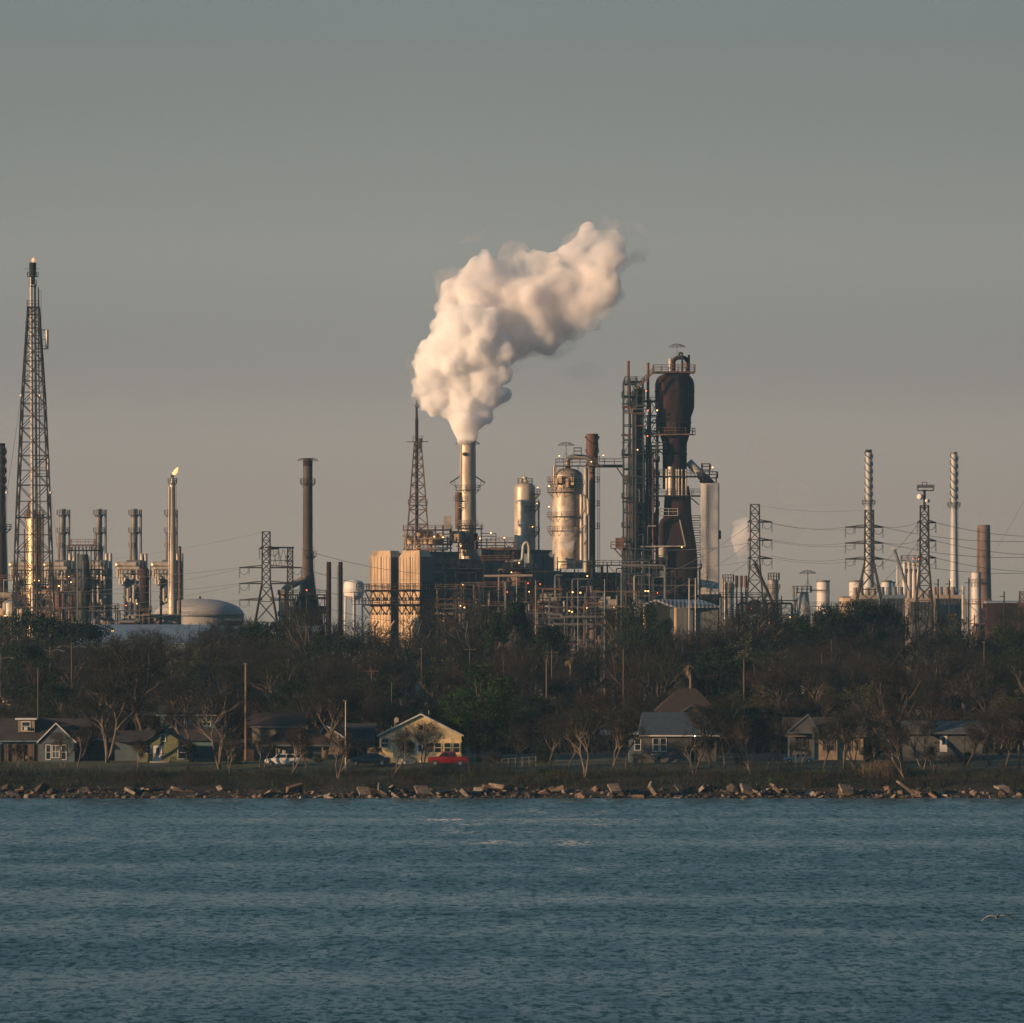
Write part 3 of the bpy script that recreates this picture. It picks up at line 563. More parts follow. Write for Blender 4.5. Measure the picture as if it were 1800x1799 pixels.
for q in range(4): m.bar((T.x(472 + q * 9), T.D - 8 + q * 2, T.z(1000)), (T.x(480 + q * 9), T.D - 6 + q * 2, T.z(966)), .12); m.bar((T.x(480 + q * 9), T.D - 8 + q * 2, T.z(1000)), (T.x(472 + q * 9), T.D - 6 + q * 2, T.z(966)), .12)
m.bar((T.x(472), T.D - 8, T.z(986)), (T.x(512), T.D, T.z(986)), .14); T.add('tie_beam', m, 'steel_grey')
# --- rusty chimney with its duct
T = chimney('tall rusty chimney with two platforms and a curved side duct', 541, 1350, 806, [(806, 8.2), (880, 8.4), (960, 8.6), (1000, 10), (1040, 14), (1062, 14.5)], 'rust_stack', [(851, 5), (978, 6, 250, 380)], cap=(14, 'rust_dark'), ladtop=960, halo=(806, 19))
m = MB(); m.path([(T.x(536), T.D - 2, T.z(1018)), (T.x(524), T.D - 3, T.z(1024)), (T.x(512), T.D - 4, T.z(1030)), (T.x(501), T.D - 4, T.z(1036)), (T.x(499), T.D - 4, T.z(1050)), (T.x(499), T.D - 4, T.g)], T.u(6.2), 14); T.add('duct', m, 'tan_panel')
T = module('dark rust furnace structure at the foot of the rusty chimney', 493, 572, 1046, 1345, 12, 21, mat='rust_dark', fill=.9, pipes=14, vmats=('rust', 'rust_dark', 'steel', 'tan_panel'), lamps=3, cols=6, floors=5)
m = MB(); m.frustum((T.x(514), T.x(562), T.D - 5, T.D + 6), T.z(1075), (T.x(526), T.x(556), T.D - 3, T.D + 3), T.z(1048)); m.box(T.x(512), T.x(566), T.D - 5.5, T.D + 6, T.g, T.z(1075)); T.add('firebox', m, 'rust_dark')
for k in range(5): m = MB(); m.box(T.x(516 + k * 5), T.x(518.6 + k * 5), T.D - 6.8, T.D - 6.2, T.z(1094), T.z(1078)); T.add('burner_panel', m, 'cream_panel')
chimney('left one of two thin dark rust pipe stacks before the water tower', 578, 1180, 988, [(988, 4.1), (1100, 4.2)], 'rust_dark', name='vent_stack', ladder=False, group='pair of thin dark stacks')
chimney('right one of two thin dark rust pipe stacks, with a side ladder', 598.5, 1180, 988, [(988, 3.9), (1100, 4)], 'rust_dark', name='vent_stack', ladside=-1, group='pair of thin dark stacks')
# --- water tower
T = Th('water_tower', 'white pot-bellied water tower left of the cream boiler blocks', 'water tower', 622, 1950); y = T.D; r = T.u(18)
m = MB(); m.lathe(T.c, y, [(T.z(1056), .6), (T.z(1053), r * .6), (T.z(1048), r * .92), (T.z(1042), r), (T.z(1028), r), (T.z(1023), r * .9), (T.z(1020), r * .4), (T.z(1019), .2)], 28); T.add('tank', m, 'white_paint')
for k in range(6): a = math.pi * (k + .5) / 3; m = MB(); m.tube((T.c + math.cos(a) * r * 1.05, y + math.sin(a) * r * 1.05, T.g), (T.c + math.cos(a) * r * .92, y + math.sin(a) * r * .92, T.z(1036)), T.u(1.5), n=8); T.add('leg', m, 'white_paint')
m = MB(); m.tube((T.c, y, T.g), (T.c, y, T.z(1054)), T.u(3.4), n=12); m.ring(T.c, y, T.z(1041), r, r + 1.2, rail=1.2); T.add('riser', m, 'white_paint')
m = MB(); m.tube((T.x(604), y - 30, T.g), (T.x(604), y - 30, T.z(1032)), T.u(3), n=12); T2 = Th('tall_column', 'slim pale column touching the left side of the white water tower', 'column', 604, 1920); T2.add('shell', m, 'white_paint')
# --- cream boiler blocks
def boiler_blocks():
    T = Th('boiler_house', 'boiler house with two tall cream panel blocks and rusty walkways', 'boiler house', 702, 1330); u = T.u
    T.o.rotation_euler.z = R(-35); g = T.g; W = 36 * .1428 / .82; P = 52 * .1428 / .82; zt = PZ(968, 1330) - g; ze = PZ(979, 1330) - g
    L = lambda name, m, mat, par=None: m.build(name, mat, T.o, (0, 0, 0), par)
    for k in (0, 1):
        x0 = -P + k * P; m = MB(); m.box(x0, x0 + W, 0, .5, 0, ze); m.frustum((x0, x0 + W, 0, 5.6), ze, (x0 + .2, x0 + W - 1.1, 1.4, 5), zt); blk = L('block', m, 'cream_panel'); m = MB(); m.box(x0 + .05, x0 + W - .05, .5, 5.6, 0, ze - .01); L('shaded_casing', m, 'dark_panel', blk)  # block sides darker than the cream front: their shade is put into the colour
        m = MB()
        for q in range(7): m.box(x0 + .25 + q * (W - .6) / 6, x0 + .37 + q * (W - .6) / 6, -.07, -.002, .1, ze - .1)
        for q in (.16, .30, .47, .66, .84): m.box(x0 + .1, x0 + W - .1, -.1, -.075, ze * q, ze * q + .16)
        L('panel_rib', m, 'tan_panel', blk)
        m = MB(); m.box(x0 + W * .52, x0 + W * .56, -.15, 0, ze * .6, ze); m.box(x0 + W, x0 + W + .15, -.1, .2, 0, ze); m.box(x0 - .15, x0, -.1, .2, 0, ze)
        for zz in (.55, .56): pass
        L('corner_trim', m, 'tan_panel', blk)
        m = MB()
        for q in range(6):
            m.box(x0 + .6 + q * 1.1, x0 + 1.1 + q * 1.1, -.12, .05, ze * .70, ze * .72); m.box(x0 + .6 + q * 1.1, x0 + 1.0 + q * 1.1, -.12, .05, ze * .60, ze * .615); m.box(x0 + .6 + q * 1.1, x0 + 1.0 + q * 1.1, -.12, .05, ze * .22, ze * .24); m.box(x0 + .5 + q * 1.1, x0 + 1.0 + q * 1.1, -.12, .05, ze * .36, ze * .375)
        L('inspection_port', m, 'void', blk)
    for q, e in ((1037, 2.2), (1062, 3.0)):
        z = PZ(q, 1330) - g; m = MB(); m.deck(-P - e - .5, W + 2.2, -e, 0, z, rail=1.5, w=.13); m.deck(-P - e - .5, -P - .1, 0, 6, z, rail=1.5, w=.13); m.deck(W + .1, W + 1.6, 0, 6, z, rail=1.5, w=.13)
        for k in range(7): xx = -P - .3 + k * (P + W) / 6; m.bar((xx, 0, z - 2.6), (xx, -e + .2, z - .2), .22); m.bar((xx, -e + .3, z - .3), (xx, 0, z - .3), .22)
        L('walkway', m, 'rust_dark')
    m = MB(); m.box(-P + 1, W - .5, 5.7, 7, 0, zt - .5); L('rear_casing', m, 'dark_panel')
    for k in range(3): m = MB(); m.path([(-P + 1 + k * 6, -.9, 0), (-P + 1 + k * 6, -.9, ze * .52), (-P + 2.2 + k * 6, -.9, ze * .56)], .22, 8); L('pipe', m, 'tan_panel')
    for k in range(2): m = MB(); m.box(-P + 1.5 + k * 9.5, -P + 4.5 + k * 9.5, -1.4, 0, 1, 5.2); m.box(-P + 1 + k * 9.5, -P + 5.2 + k * 9.5, -1.7, 0, 5.2, 5.8); L('burner_box', m, 'tan_panel')
boiler_blocks()
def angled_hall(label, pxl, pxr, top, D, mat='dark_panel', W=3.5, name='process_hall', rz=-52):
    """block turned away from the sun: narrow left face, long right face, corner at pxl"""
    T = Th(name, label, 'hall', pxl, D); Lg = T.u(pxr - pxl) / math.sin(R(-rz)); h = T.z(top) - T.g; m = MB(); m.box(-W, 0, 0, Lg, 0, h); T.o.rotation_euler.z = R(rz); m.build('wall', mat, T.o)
    m = MB(); m.box(-W - .2, .2, -.2, Lg + .2, h, h + .35); m.build('roof', mat, T.o); m = MB()
    for k in range(int(Lg / 3)): m.box(.002, .15, k * 3 + .2, k * 3 + .5, 0, h - .1)
    m.build('wall_rib', 'steel', T.o)
    return T
angled_hall('dark blue-grey boiler hall behind the skeleton bay', 748, 806, 972, 1352, name='boiler_hall')
angled_hall('long dark blue process hall right of the steaming chimney foot', 846, 973, 968, 1362)
angled_hall('dark lower hall behind the chimney foot', 798, 852, 985, 1356)
module('dark skeleton bay with pale pipes between the boiler hall and the chimney foot', 763, 805, 992, 1345, 8, 31, mat='steel', fill=.8, pipes=18, vmats=('steel', 'white_paint', 'galv', 'dark_panel'), cols=5, floors=8, lamps=2)
# rooftop steel with lit boxes
T = module('orange-lit rooftop steel frame with pale ducts left of the steaming chimney', 712, 792, 932, 1375, 9, 32, mat='rust', bot=972, cols=7, floors=2, fill=.4, pipes=10, vmats=('cream_panel', 'silver_stain', 'tan_panel'), lamps=2, brace=.3)
m = MB(); m.box(T.x(732), T.x(760), T.D - 2, T.D + 3, T.z(952), T.z(934)); m.box(T.x(766), T.x(778), T.D - 2, T.D + 3, T.z(956), T.z(938)); m.box(T.x(790), T.x(812), T.D - 2, T.D + 3, T.z(955), T.z(934)); T.add('duct', m, 'cream_panel')
m = MB(); m.box(T.x(780), T.x(793), T.D, T.D + 2.5, T.z(931), T.z(907)); T.add('vent_box', m, 'silver_dull')
m = MB()
for k in range(5): m.lathe(T.x(722 + k * 9), T.D - 4, [(T.z(958), .1), (T.z(957), .9), (T.z(947), .9), (T.z(944), .3)], 12)
T.add('drum', m, 'cream_panel')
# --- second flare tower
T = Th('flare_tower', 'slimmer lattice flare tower whose pipe rises into the steam cloud', 'flare tower', 733, 1440); y = T.D; c = T.x(734.5)
lattice(T, c, y, [(T.g, T.u(27)), (T.z(935), T.u(18)), (T.z(860), T.u(12.5)), (T.z(778), T.u(6))], .3, .18, ratio=.75, mat='steel_rust')
m = MB(); m.tube((T.x(733), y, T.g), (T.x(732.5), y, T.z(737)), T.u(3), T.u(3), 10); T.add('riser_pipe', m, 'rust_dark')
m = MB(); m.tube((T.x(732.5), y, T.z(740)), (T.x(732), y, T.z(704)), T.u(2.6), T.u(1.6), 10); m.lathe(T.x(733), y, [(T.z(718), .3), (T.z(714), .7), (T.z(710), .3)], 10); T.add('burner_tip', m, 'steel')
m = MB(); m.bar((T.x(714), y, T.z(777)), (T.x(753), y, T.z(776.5)), .22); m.deck(T.x(726), T.x(743), y - 1, y + 1, T.z(776), rail=1.4); m.tube((T.x(739), y, T.z(790)), (T.x(739), y, T.z(771)), .5, n=8); T.add('platform', m, 'steel_rust')
m = MB(); m.deck(T.x(718), T.x(751), y - 2, y + 2, T.z(888), rail=1.4, w=.12); T.add('platform', m, 'steel_rust')
# --- main chimney
T = chimney('wide silver chimney at the centre pouring out thick white steam', 822, 1400, 775, [(775, 14.3), (860, 14.6), (930, 15.2), (990, 16)], 'silver', [(862, 7.5), (893, 7, 120, 240), (924, 6, 170, 330)], halo=(776, 22), ladside=-1)
for s in (-1, 1):
    m = MB(); a = (T.c + s * T.u(14), T.D, T.z(838)); b = (T.c + s * T.u(31), T.D, T.z(849)); m.bar(a, b, .3); m.bar((b[0], b[1], b[2]), (T.c + s * T.u(21), T.D, T.z(856)), .12); m.bar((T.c + s * T.u(24), T.D, T.z(845)), (T.c + s * T.u(20), T.D, T.z(858)), .12); T.add('awning_arm', m, 'steel')
m = MB(); m.hvessel((T.x(816), T.D - T.u(14.2), T.z(799)), (0, 1, 0), .8, .5); T.add('sample_port', m, 'lamp_port' if 'lamp_port' in MATS else 'rust')
m = MB(); m.lathe(T.x(806), T.D - 1.2, [(T.z(930), .9), (T.z(866), .9)], 10); m.deck(T.x(798), T.x(812), T.D - 3, T.D - 1.6, T.z(880), rail=1.2); T.add('elevator_shaft', m, 'steel_rust')
T = module('rust steel cage wrapping the steaming chimney foot with a bright cross-braced face', 806, 846, 930, 1378, 9, 33, mat='rust', bot=1000, cols=3, floors=2, fill=0, pipes=5, vmats=('steel', 'rust'), lamps=1, brace=0)
m = MB(); m.box(T.x(811), T.x(832), T.D - 4, T.D - 2, T.z(964), T.z(934)); m.box(T.x(813), T.x(831), T.D - 4, T.D - 2, T.z(978), T.z(966)); T.add('duct', m, 'cream_panel')
m = MB(); m.bar((T.x(811), T.D - 4.3, T.z(964)), (T.x(832), T.D - 4.3, T.z(934)), .3); m.bar((T.x(832), T.D - 4.3, T.z(964)), (T.x(811), T.D - 4.3, T.z(934)), .3); m.bar((T.x(811), T.D - 4.3, T.z(949)), (T.x(832), T.D - 4.3, T.z(949)), .2); T.add('cross_brace', m, 'rust')
m = MB(); m.box(T.x(833), T.x(840), T.D - 3, T.D + 3, T.z(966), T.z(938)); T.add('side_duct', m, 'rust_dark')
T = module('long rusty roof gantry right of the steaming chimney', 840, 903, 954, 1368, 6, 34, mat='rust', bot=975, cols=5, floors=1, fill=0, pipes=5, vmats=('rust', 'steel'), lamps=2, brace=.5)
m = MB(); m.deck(T.x(846), T.x(872), T.D - 2, T.D + 2, T.z(949), rail=1.6, w=.14); T.add('deck', m, 'steel'); lampball(T, T.x(863), T.D - 3, T.z(938), post=2)
# --- slim silver vessel
T = column_vessel('slim silver domed vessel with platforms on its right side', 922.5, 1384, 848, 18.5, 1010, 'silver', [(869, 9, -50, 40), (891, 8, 260, 400), (935, 8, -40, 50)], cat='vessel', name='process_vessel')
m = MB(); m.ring(T.x(923), T.D, T.z(852), .2, T.u(13), rail=1.6, w=.13); T.add('platform', m, 'steel_grey')
m = MB(); m.path([(T.x(918), T.D, T.z(852)), (T.x(918), T.D, T.z(842)), (T.x(923), T.D, T.z(840)), (T.x(926), T.D, T.z(852))], .5, 8); T.add('overhead_pipe', m, 'silver')
m = MB(); m.ladder(T.x(944), T.D - 1, T.z(985), T.z(868)); m.tube((T.x(947), T.D, T.z(1000)), (T.x(947), T.D, T.z(880)), .25, n=6); T.add('ladder', m, 'steel_grey')
for a, b in ((945, 858), (944, 886), (936, 927)): lampball(T, T.x(a), T.D - 3, T.z(b), r=.22, post=1.5)
# --- stained reactor with dome
T = column_vessel('broad stained silver reactor with ring platforms and an umbrella-like davit', 997.5, 1360, 823, 27, 1000, 'silver_stain',
    [(847, 9, 150, 290), (866, 9, 140, 300), (909, 9, 140, 300), (934, 8, 150, 300), (852, 3, 180, 360)], cat='vessel', name='reactor_vessel', pipes=((-24, 820, 850, 1.6), (24, 870, 990, 3)))
y = T.D; r = T.u(27)
m = MB(); m.deck(T.x(977), T.x(1048), y - 3, y + 3, T.z(819), rail=1.7, w=.14)
for q in (977, 990, 1003, 1016, 1030): m.bar((T.x(q), y - 3, T.z(819)), (T.x(q), y - 3, T.z(836)), .18)
T.add('top_platform', m, 'steel_rust'); umbrella(T, T.x(995), y, T.z(812), T.z(779), T.u(15))
m = MB(); m.path([(T.x(998), y, T.z(832)), (T.x(998), y, T.z(806)), (T.x(1008), y, T.z(803)), (T.x(1030), y - 1, T.z(804)), (T.x(1041), y - 1, T.z(812)), (T.x(1041), y - 1, T.z(824))], T.u(4.4), 12); T.add('overhead_duct', m, 'steel_grey')
m = MB()
for q, a, b in ((975, 842, 852), (982, 838, 850), (994, 842, 858), (1003, 840, 854)): m.box(T.x(q), T.x(q + 5), y - r - .8, y - r * .7, T.z(b), T.z(a))
T.add('insulation_box', m, 'cream_panel')
m = MB(); m.ladder(T.x(973), y - 2, T.z(880), T.z(820)); m.ladder(T.x(996), y - r - .6, T.z(835), T.z(812), cage=False); T.add('ladder', m, 'steel_rust')
for a, b in ((1024, 873), (1030, 880), (1026, 927)): m = MB(); m.path([(T.x(a - 4), y - 3, T.z(b)), (T.x(a + 3), y - 3, T.z(b - 2)), (T.x(a + 4), y - 3, T.z(b + 24)), (T.x(a - 1), y - 3, T.z(b + 30))], T.u(2.4), 8); T.add('elbow_pipe', m, 'silver')
for a, b in ((965, 856), (965, 892), (983, 803), (1039, 813), (1060, 802)): lampball(T, T.x(a), y - 4, T.z(b), r=.24, post=1.5)
m = MB(); m.deck(T.x(1009), T.x(1022), y - 2, y + 2, T.z(800), rail=1.8, w=.14); T.add('platform', m, 'steel')
T = Th('process_column', 'dark red column with a bulging twisted top right of the stained reactor', 'column', 1041, 1368); y = T.D
m = MB(); m.lathe(T.x(1041), y, [(T.g, T.u(5.5)), (T.z(822), T.u(5.5)), (T.z(815), T.u(8)), (T.z(800), T.u(10)), (T.z(785), T.u(11)), (T.z(770), T.u(10)), (T.z(766), T.u(10.5)), (T.z(763), T.u(10.8)), (T.z(763), T.u(9))], 22); strakes(m, T.x(1041), y, T.z(818), T.z(768), T.u(8.5), 1.0, n=2, d=.4, r1=T.u(10.2)); T.add('shell', m, 'rust')
m = MB(); m.lathe(T.x(1030), y + 1, [(T.g, T.u(4)), (T.z(825), T.u(4)), (T.z(822), T.u(5))], 14); T.add('side_pipe', m, 'silver_dull')
for q in (812, 848, 890, 930): m = MB(); m.ring(T.x(1043), y, T.z(q), T.u(5), T.u(11), 250, 410, rail=1.4, w=.12); T.add('platform', m, 'steel_rust')
m = MB(); m.ladder(T.x(1052), y - 1, T.g, T.z(815)); T.add('ladder', m, 'steel_rust')
# --- bridge
T = Th('walkway_bridge', 'rust-red walkway bridge joining the reactor to the dark steel tower', 'walkway', 1072, 1366, base=PZ(824, 1366)); y = T.D
m = MB(); m.bar((T.x(1046), y, T.z(820)), (T.x(1097), y, T.z(820)), .55); m.bar((T.x(1046), y + 1.6, T.z(820)), (T.x(1097), y + 1.6, T.z(820)), .55); T.add('girder', m, 'rust')
m = MB(); m.deck(T.x(1046), T.x(1097), y - .3, y + 2, T.z(817), rail=1.5, w=.13); T.add('deck', m, 'steel_rust')
m = MB(); m.bar((T.x(1083), y, T.z(820)), (T.x(1096), y, T.z(840)), .3); T.add('strut', m, 'steel')
# --- dark stair tower
T = module('tall dark teal steel tower crammed with pipes and platforms', 1096, 1130, 672, 1350, 9, 41, mat='steel_teal', cols=4, floors=22, fill=.25, pipes=36, vmats=('steel_teal', 'steel', 'rust', 'steel_grey'), lamps=3, brace=.3, w=.32, name='stair_tower')
y = T.D
m = MB(); m.lathe(T.x(1118), y, [(T.g, T.u(9)), (T.z(960), T.u(9)), (T.z(955), T.u(7)), (T.z(690), T.u(7)), (T.z(686), T.u(3))], 16); T.add('riser_vessel', m, 'rust_dark')
for q, a in ((1104.5, 635), (1139, 638)):
    m = MB(); m.tube((T.x(q), y, T.z(720)), (T.x(q), y, T.z(a)), T.u(2.5), n=12); m.lathe(T.x(q), y, [(T.z(a + 2), T.u(2.9)), (T.z(a), T.u(2.9)), (T.z(a), T.u(2))], 12); T.add('vent_stack', m, 'rust')
m = MB(); m.deck(T.x(1098), T.x(1118), y - 4, y + 3, T.z(676), rail=1.8, w=.15); T.add('deck', m, 'steel')
m = MB()
for s in (-1.2, 1.2): m.bar((T.x(1118), y - 5 + s, T.z(686)), (T.x(1149), y - 5 + s, T.z(655)), .35); m.bar((T.x(1118), y - 5 + s, T.z(678)), (T.x(1149), y - 5 + s, T.z(647)), .12); m.bar((T.x(1118), y - 5 + s, T.z(682)), (T.x(1149), y - 5 + s, T.z(651)), .1)
for k in range(12): t = k / 11; m.bar((T.x(1118 + 31 * t), y - 6.2, T.z(686 - 31 * t)), (T.x(1118 + 31 * t), y - 6.2, T.z(678 - 31 * t)), .1); m.bar((T.x(1118 + 31 * t), y - 6.2, T.z(686 - 31 * t)), (T.x(1118 + 31 * t), y - 3.8, T.z(686 - 31 * t)), .16)
T.add('stair_flight', m, 'steel_rust')
T2 = module('narrow dark lattice pipe tower between the stair tower and the rusty vessel', 1130, 1156, 706, 1352, 8, 42, mat='steel', cols=3, floors=20, fill=.3, pipes=34, vmats=('steel_teal', 'steel', 'rust', 'silver_dull'), lamps=3, brace=.6, w=.3, name='pipe_tower')
m = MB(); m.box(T2.x(1115), T2.x(1133), y - 3, y + 3, T2.z(706), T2.z(686)); m.box(T2.x(1118), T2.x(1128), y - 3, y + 3, T2.z(960), T2.z(706)); T2.add('elevator_shaft', m, 'rust_dark')
T = Th('control_cabin', 'small rusty box cabin on a bracket platform left of the dark steel tower', 'cabin', 1088, 1346, base=PZ(966, 1346)); y = T.D
m = MB(); m.box(T.x(1082), T.x(1096), y - 2, y + 2, T.z(963), T.z(946)); T.add('cabin', m, 'rust'); m = MB(); m.deck(T.x(1074), T.x(1097), y - 2.5, y + 2.5, T.z(964), rail=1.6, w=.14); m.bar((T.x(1080), y, T.z(965)), (T.x(1097), y, T.z(984)), .35); m.bar((T.x(1089), y, T.z(965)), (T.x(1097), y, T.z(974)), .25); T.add('platform', m, 'steel_rust')
# --- huge rusty vessel
T = Th('regenerator_vessel', 'huge dark rust-red bulging vessel, the tallest and widest of the plant', 'vessel', 1187, 1352); y = T.D; c = T.x(1186); Z = T.z; U = T.u
m = MB(); m.lathe(c, y, [(Z(860), U(21)), (Z(780), U(21.5)), (Z(772), U(24)), (Z(758), U(28)), (Z(733), U(29)), (Z(722), U(33)), (Z(716), U(34.5)), (Z(676), U(34.5)), (Z(668), U(32.5)), (Z(662), U(28)), (Z(658), U(20)), (Z(656), U(8))], 40); up = T.add('upper_shell', m, 'rust_dark')
for q, rr in ((745, 28.8), (690, 34.6), (800, 21.6)): m = MB(); m.lathe(c, y, [(Z(q), U(rr)), (Z(q) + .05, U(rr) + .12), (Z(q) + .3, U(rr) + .12), (Z(q) + .35, U(rr))], 40); T.add('weld_band', m, 'rust_dark', parent=up)
c2 = T.x(1191)
m = MB(); m.lathe(c2, y, [(T.g, U(36)), (Z(985), U(35)), (Z(960), U(33)), (Z(925), U(27)), (Z(905), U(24.5)), (Z(872), U(23)), (Z(855), U(20))], 36); T.add('lower_shell', m, 'rust_dark')
m = MB(); m.deck(T.x(1148), T.x(1221), y - 4.5, y + 4, Z(655), rail=1.8, w=.15); m.bar((T.x(1148), y - 4.6, Z(656)), (T.x(1221), y - 4.6, Z(656)), .45); T.add('top_platform', m, 'rust')
m = MB(); m.path([(T.x(1184), y, Z(660)), (T.x(1184), y, Z(634)), (T.x(1190), y, Z(629)), (T.x(1206), y, Z(629)), (T.x(1209), y, Z(640)), (T.x(1209), y, Z(660))], U(3.6), 14); T.add('overhead_duct', m, 'rust_dark')
m = MB(); m.lathe(T.x(1179), y + 1, [(Z(657), U(4)), (Z(632), U(4)), (Z(630), U(3))], 12); T.add('cyclone', m, 'silver_dull')
m = MB(); m.tube((T.x(1211), y, Z(660)), (T.x(1211), y, Z(624)), U(2), n=10); T.add('vent_stack', m, 'rust_dark')
m = MB(); m.path([(T.x(1194), y - 1, Z(630)), (T.x(1194), y - 1, Z(621)), (T.x(1199), y - 1, Z(621)), (T.x(1199), y - 1, Z(655))], .28, 8); T.add('vent_pipe', m, 'steel')
umbrella(T, T.x(1190), y, Z(628), Z(606), U(15)); m = MB(); m.box(T.x(1201), T.x(1206), y - 3, y - 2, Z(648), Z(638)); T.add('panel', m, 'silver_stain')
m = MB(); m.box(T.x(1162), T.x(1169), y - U(29), y - U(26), Z(688), Z(673)); T.add('patch_plate', m, 'rust')
m = MB(); m.ring(c, y, Z(765), U(26), U(36), 150, 390, rail=1.7, w=.14); m.bar((T.x(1138), y - 5, Z(766)), (T.x(1212), y - 5.4, Z(765)), .35); T.add('platform', m, 'rust')
m = MB(); m.box(T.x(1166), T.x(1214), y - 5.6, y - 1, Z(872), Z(826)); m = MB()
for k, (q, w_) in enumerate(((1171, 2.6), (1178, 5.5), (1188, 2), (1192, 2), (1198, 1.6), (1205, 1.6))):
    m = MB(); m.tube((T.x(q), y - 5.5, Z(874)), (T.x(q), y - 5.5, Z(826 if k != 1 else 822)), U(w_), n=14); T.add('standpipe', m, 'silver_stain' if k < 4 else 'silver_dull')
for q, a, b in ((838, 1150, 1230), (872, 1140, 1232)): m = MB(); m.deck(T.x(a), T.x(b), y - 7, y + 4, Z(q), rail=1.6, w=.13); T.add('platform', m, 'steel_teal')
m = MB(); m.bar((T.x(1214), y - 2, Z(876)), (T.x(1228), y - 2, Z(888)), .3); m.bar((T.x(1155), y - 3, Z(792)), (T.x(1170), y - 3, Z(802)), .3); m.deck(T.x(1136), T.x(1170), y - 4, y, Z(790), rail=1.6, w=.13); T.add('strut', m, 'steel_teal')
m = MB(); m.path([(T.x(1190), y - 5, Z(913)), (T.x(1172), y - 6, Z(913)), (T.x(1163), y - 6, Z(920)), (T.x(1163), y - 6, Z(962)), (T.x(1163), y - 6, Z(1000))], U(6), 14); T.add('transfer_duct', m, 'rust_dark')
m = MB(); m.lathe(T.x(1163), y - 6, [(Z(985), U(5)), (Z(978), U(6.5)), (Z(966), U(6.5)), (Z(963), U(6))], 14); T.add('valve_body', m, 'concrete')
m = MB(); m.deck(T.x(1158), T.x(1190), y - 6.5, y - 3, Z(907), rail=1.7, w=.14); T.add('platform', m, 'silver_dull')
m = MB(); m.frustum((T.x(1168), T.x(1202), y - 6.5, y), Z(960), (T.x(1172), T.x(1193), y - 5.5, y), Z(918)); T.add('hopper', m, 'rust_dark')
m = MB(); m.bar((T.x(1193), y - 7, Z(915)), (T.x(1203), y - 7, Z(960)), .25); m.bar((T.x(1123), y - 7, Z(962)), (T.x(1203), y - 7, Z(961)), .3); m.path([(T.x(1137), y - 6, Z(958)), (T.x(1137), y - 6, Z(926)), (T.x(1152), y - 6, Z(926))], .22, 6); T.add('handrail', m, 'silver_dull')
m = MB(); m.ladder(T.x(1188), y - U(34.5) - .3, Z(720), Z(660)); m.ladder(T.x(1184), y - U(29) - .2, Z(768), Z(722)); T.add('ladder', m, 'steel')
for k in range(7): m = MB(); q = 915 + k * 13; m.deck(T.x(1214), T.x(1231), y - 2, y + 1, Z(q), rail=1.2, w=.12); T.add('landing', m, 'steel_teal')
for a, b, mt in ((1197, 963, 'lamp_warm'), (1135, 690, 'lamp_red'), (1138, 724, 'lamp_red'), (1137, 769, 'lamp_red')): lampball(T, T.x(a), y - 7, Z(b), r=.26, mat=mt)
T = Th('inclined_duct', 'dull silver duct sloping from the rusty vessel down to the pale shaft', 'duct', 1235, 1352, base=PZ(850, 1352)); y = T.D
m = MB(); m.tube((T.x(1210), y, T.z(812)), (T.x(1248), y, T.z(852)), T.u(7), T.u(8.5), 16); T.add('duct', m, 'silver_dull'); m = MB(); m.tube((T.x(1236), y, T.z(840)), (T.x(1250), y, T.z(855)), T.u(9.5), n=16); T.add('hood', m, 'rust_dark')
T = Th('pale_shaft', 'tall pale flat-sided shaft right of the rusty vessel', 'shaft', 1248, 1345.5); y = T.D
m = MB(); hw_ = T.u(15.5); m.box(-hw_, hw_, -hw_, hw_, T.z(1045) - T.g, T.z(850) - T.g); T.o.rotation_euler.z = R(-6); m.build('shaft', 'pale_shaft', T.o)
m = MB(); m.ladder(-.5, -hw_ - .2, T.z(1040) - T.g, T.z(852) - T.g); m.build('ladder', 'steel', T.o)
m = MB(); m.frustum((-hw_ * .4, hw_ * .4, -3, 3), T.z(1080) - T.g, (-hw_ * .9, hw_ * .9, -hw_ * .9, hw_ * .9), T.z(1045) - T.g)
for a in (-1, 1):
    for b in (-1, 1): m.bar((a * hw_ * .9, b * hw_ * .9, 0), (a * hw_ * .9, b * hw_ * .9, T.z(1045) - T.g), .6)
m.build('support_frame', 'steel', T.o)
m = MB(); m.box(hw_, hw_ + T.u(4), -1.5, .5, T.z(948) - T.g, T.z(933) - T.g); m.build('junction_box', 'blue_panel', T.o)
m = MB(); m.deck(-hw_ + .6, hw_ - .4, -2.4, 2.4, T.z(840) - T.g, rail=1.5, w=.15); m.deck(-hw_ + .2, -hw_ * .0, -2.4, 2.4, T.z(826) - T.g, rail=1.5, w=.15)
for a in (-hw_ + .6, 0, hw_ - .5): m.bar((a, -2.4, T.z(850) - T.g), (a, -2.4, T.z(826 if a < 1 else 838) - T.g), .32)
m.bar((-hw_ + .6, -2.4, T.z(850) - T.g), (0, -2.4, T.z(840) - T.g), .25); m.build('top_platform', 'rust_dark', T.o)
lampball(T, T.x(1254), y - 3, T.z(823), r=.28, post=1.5)
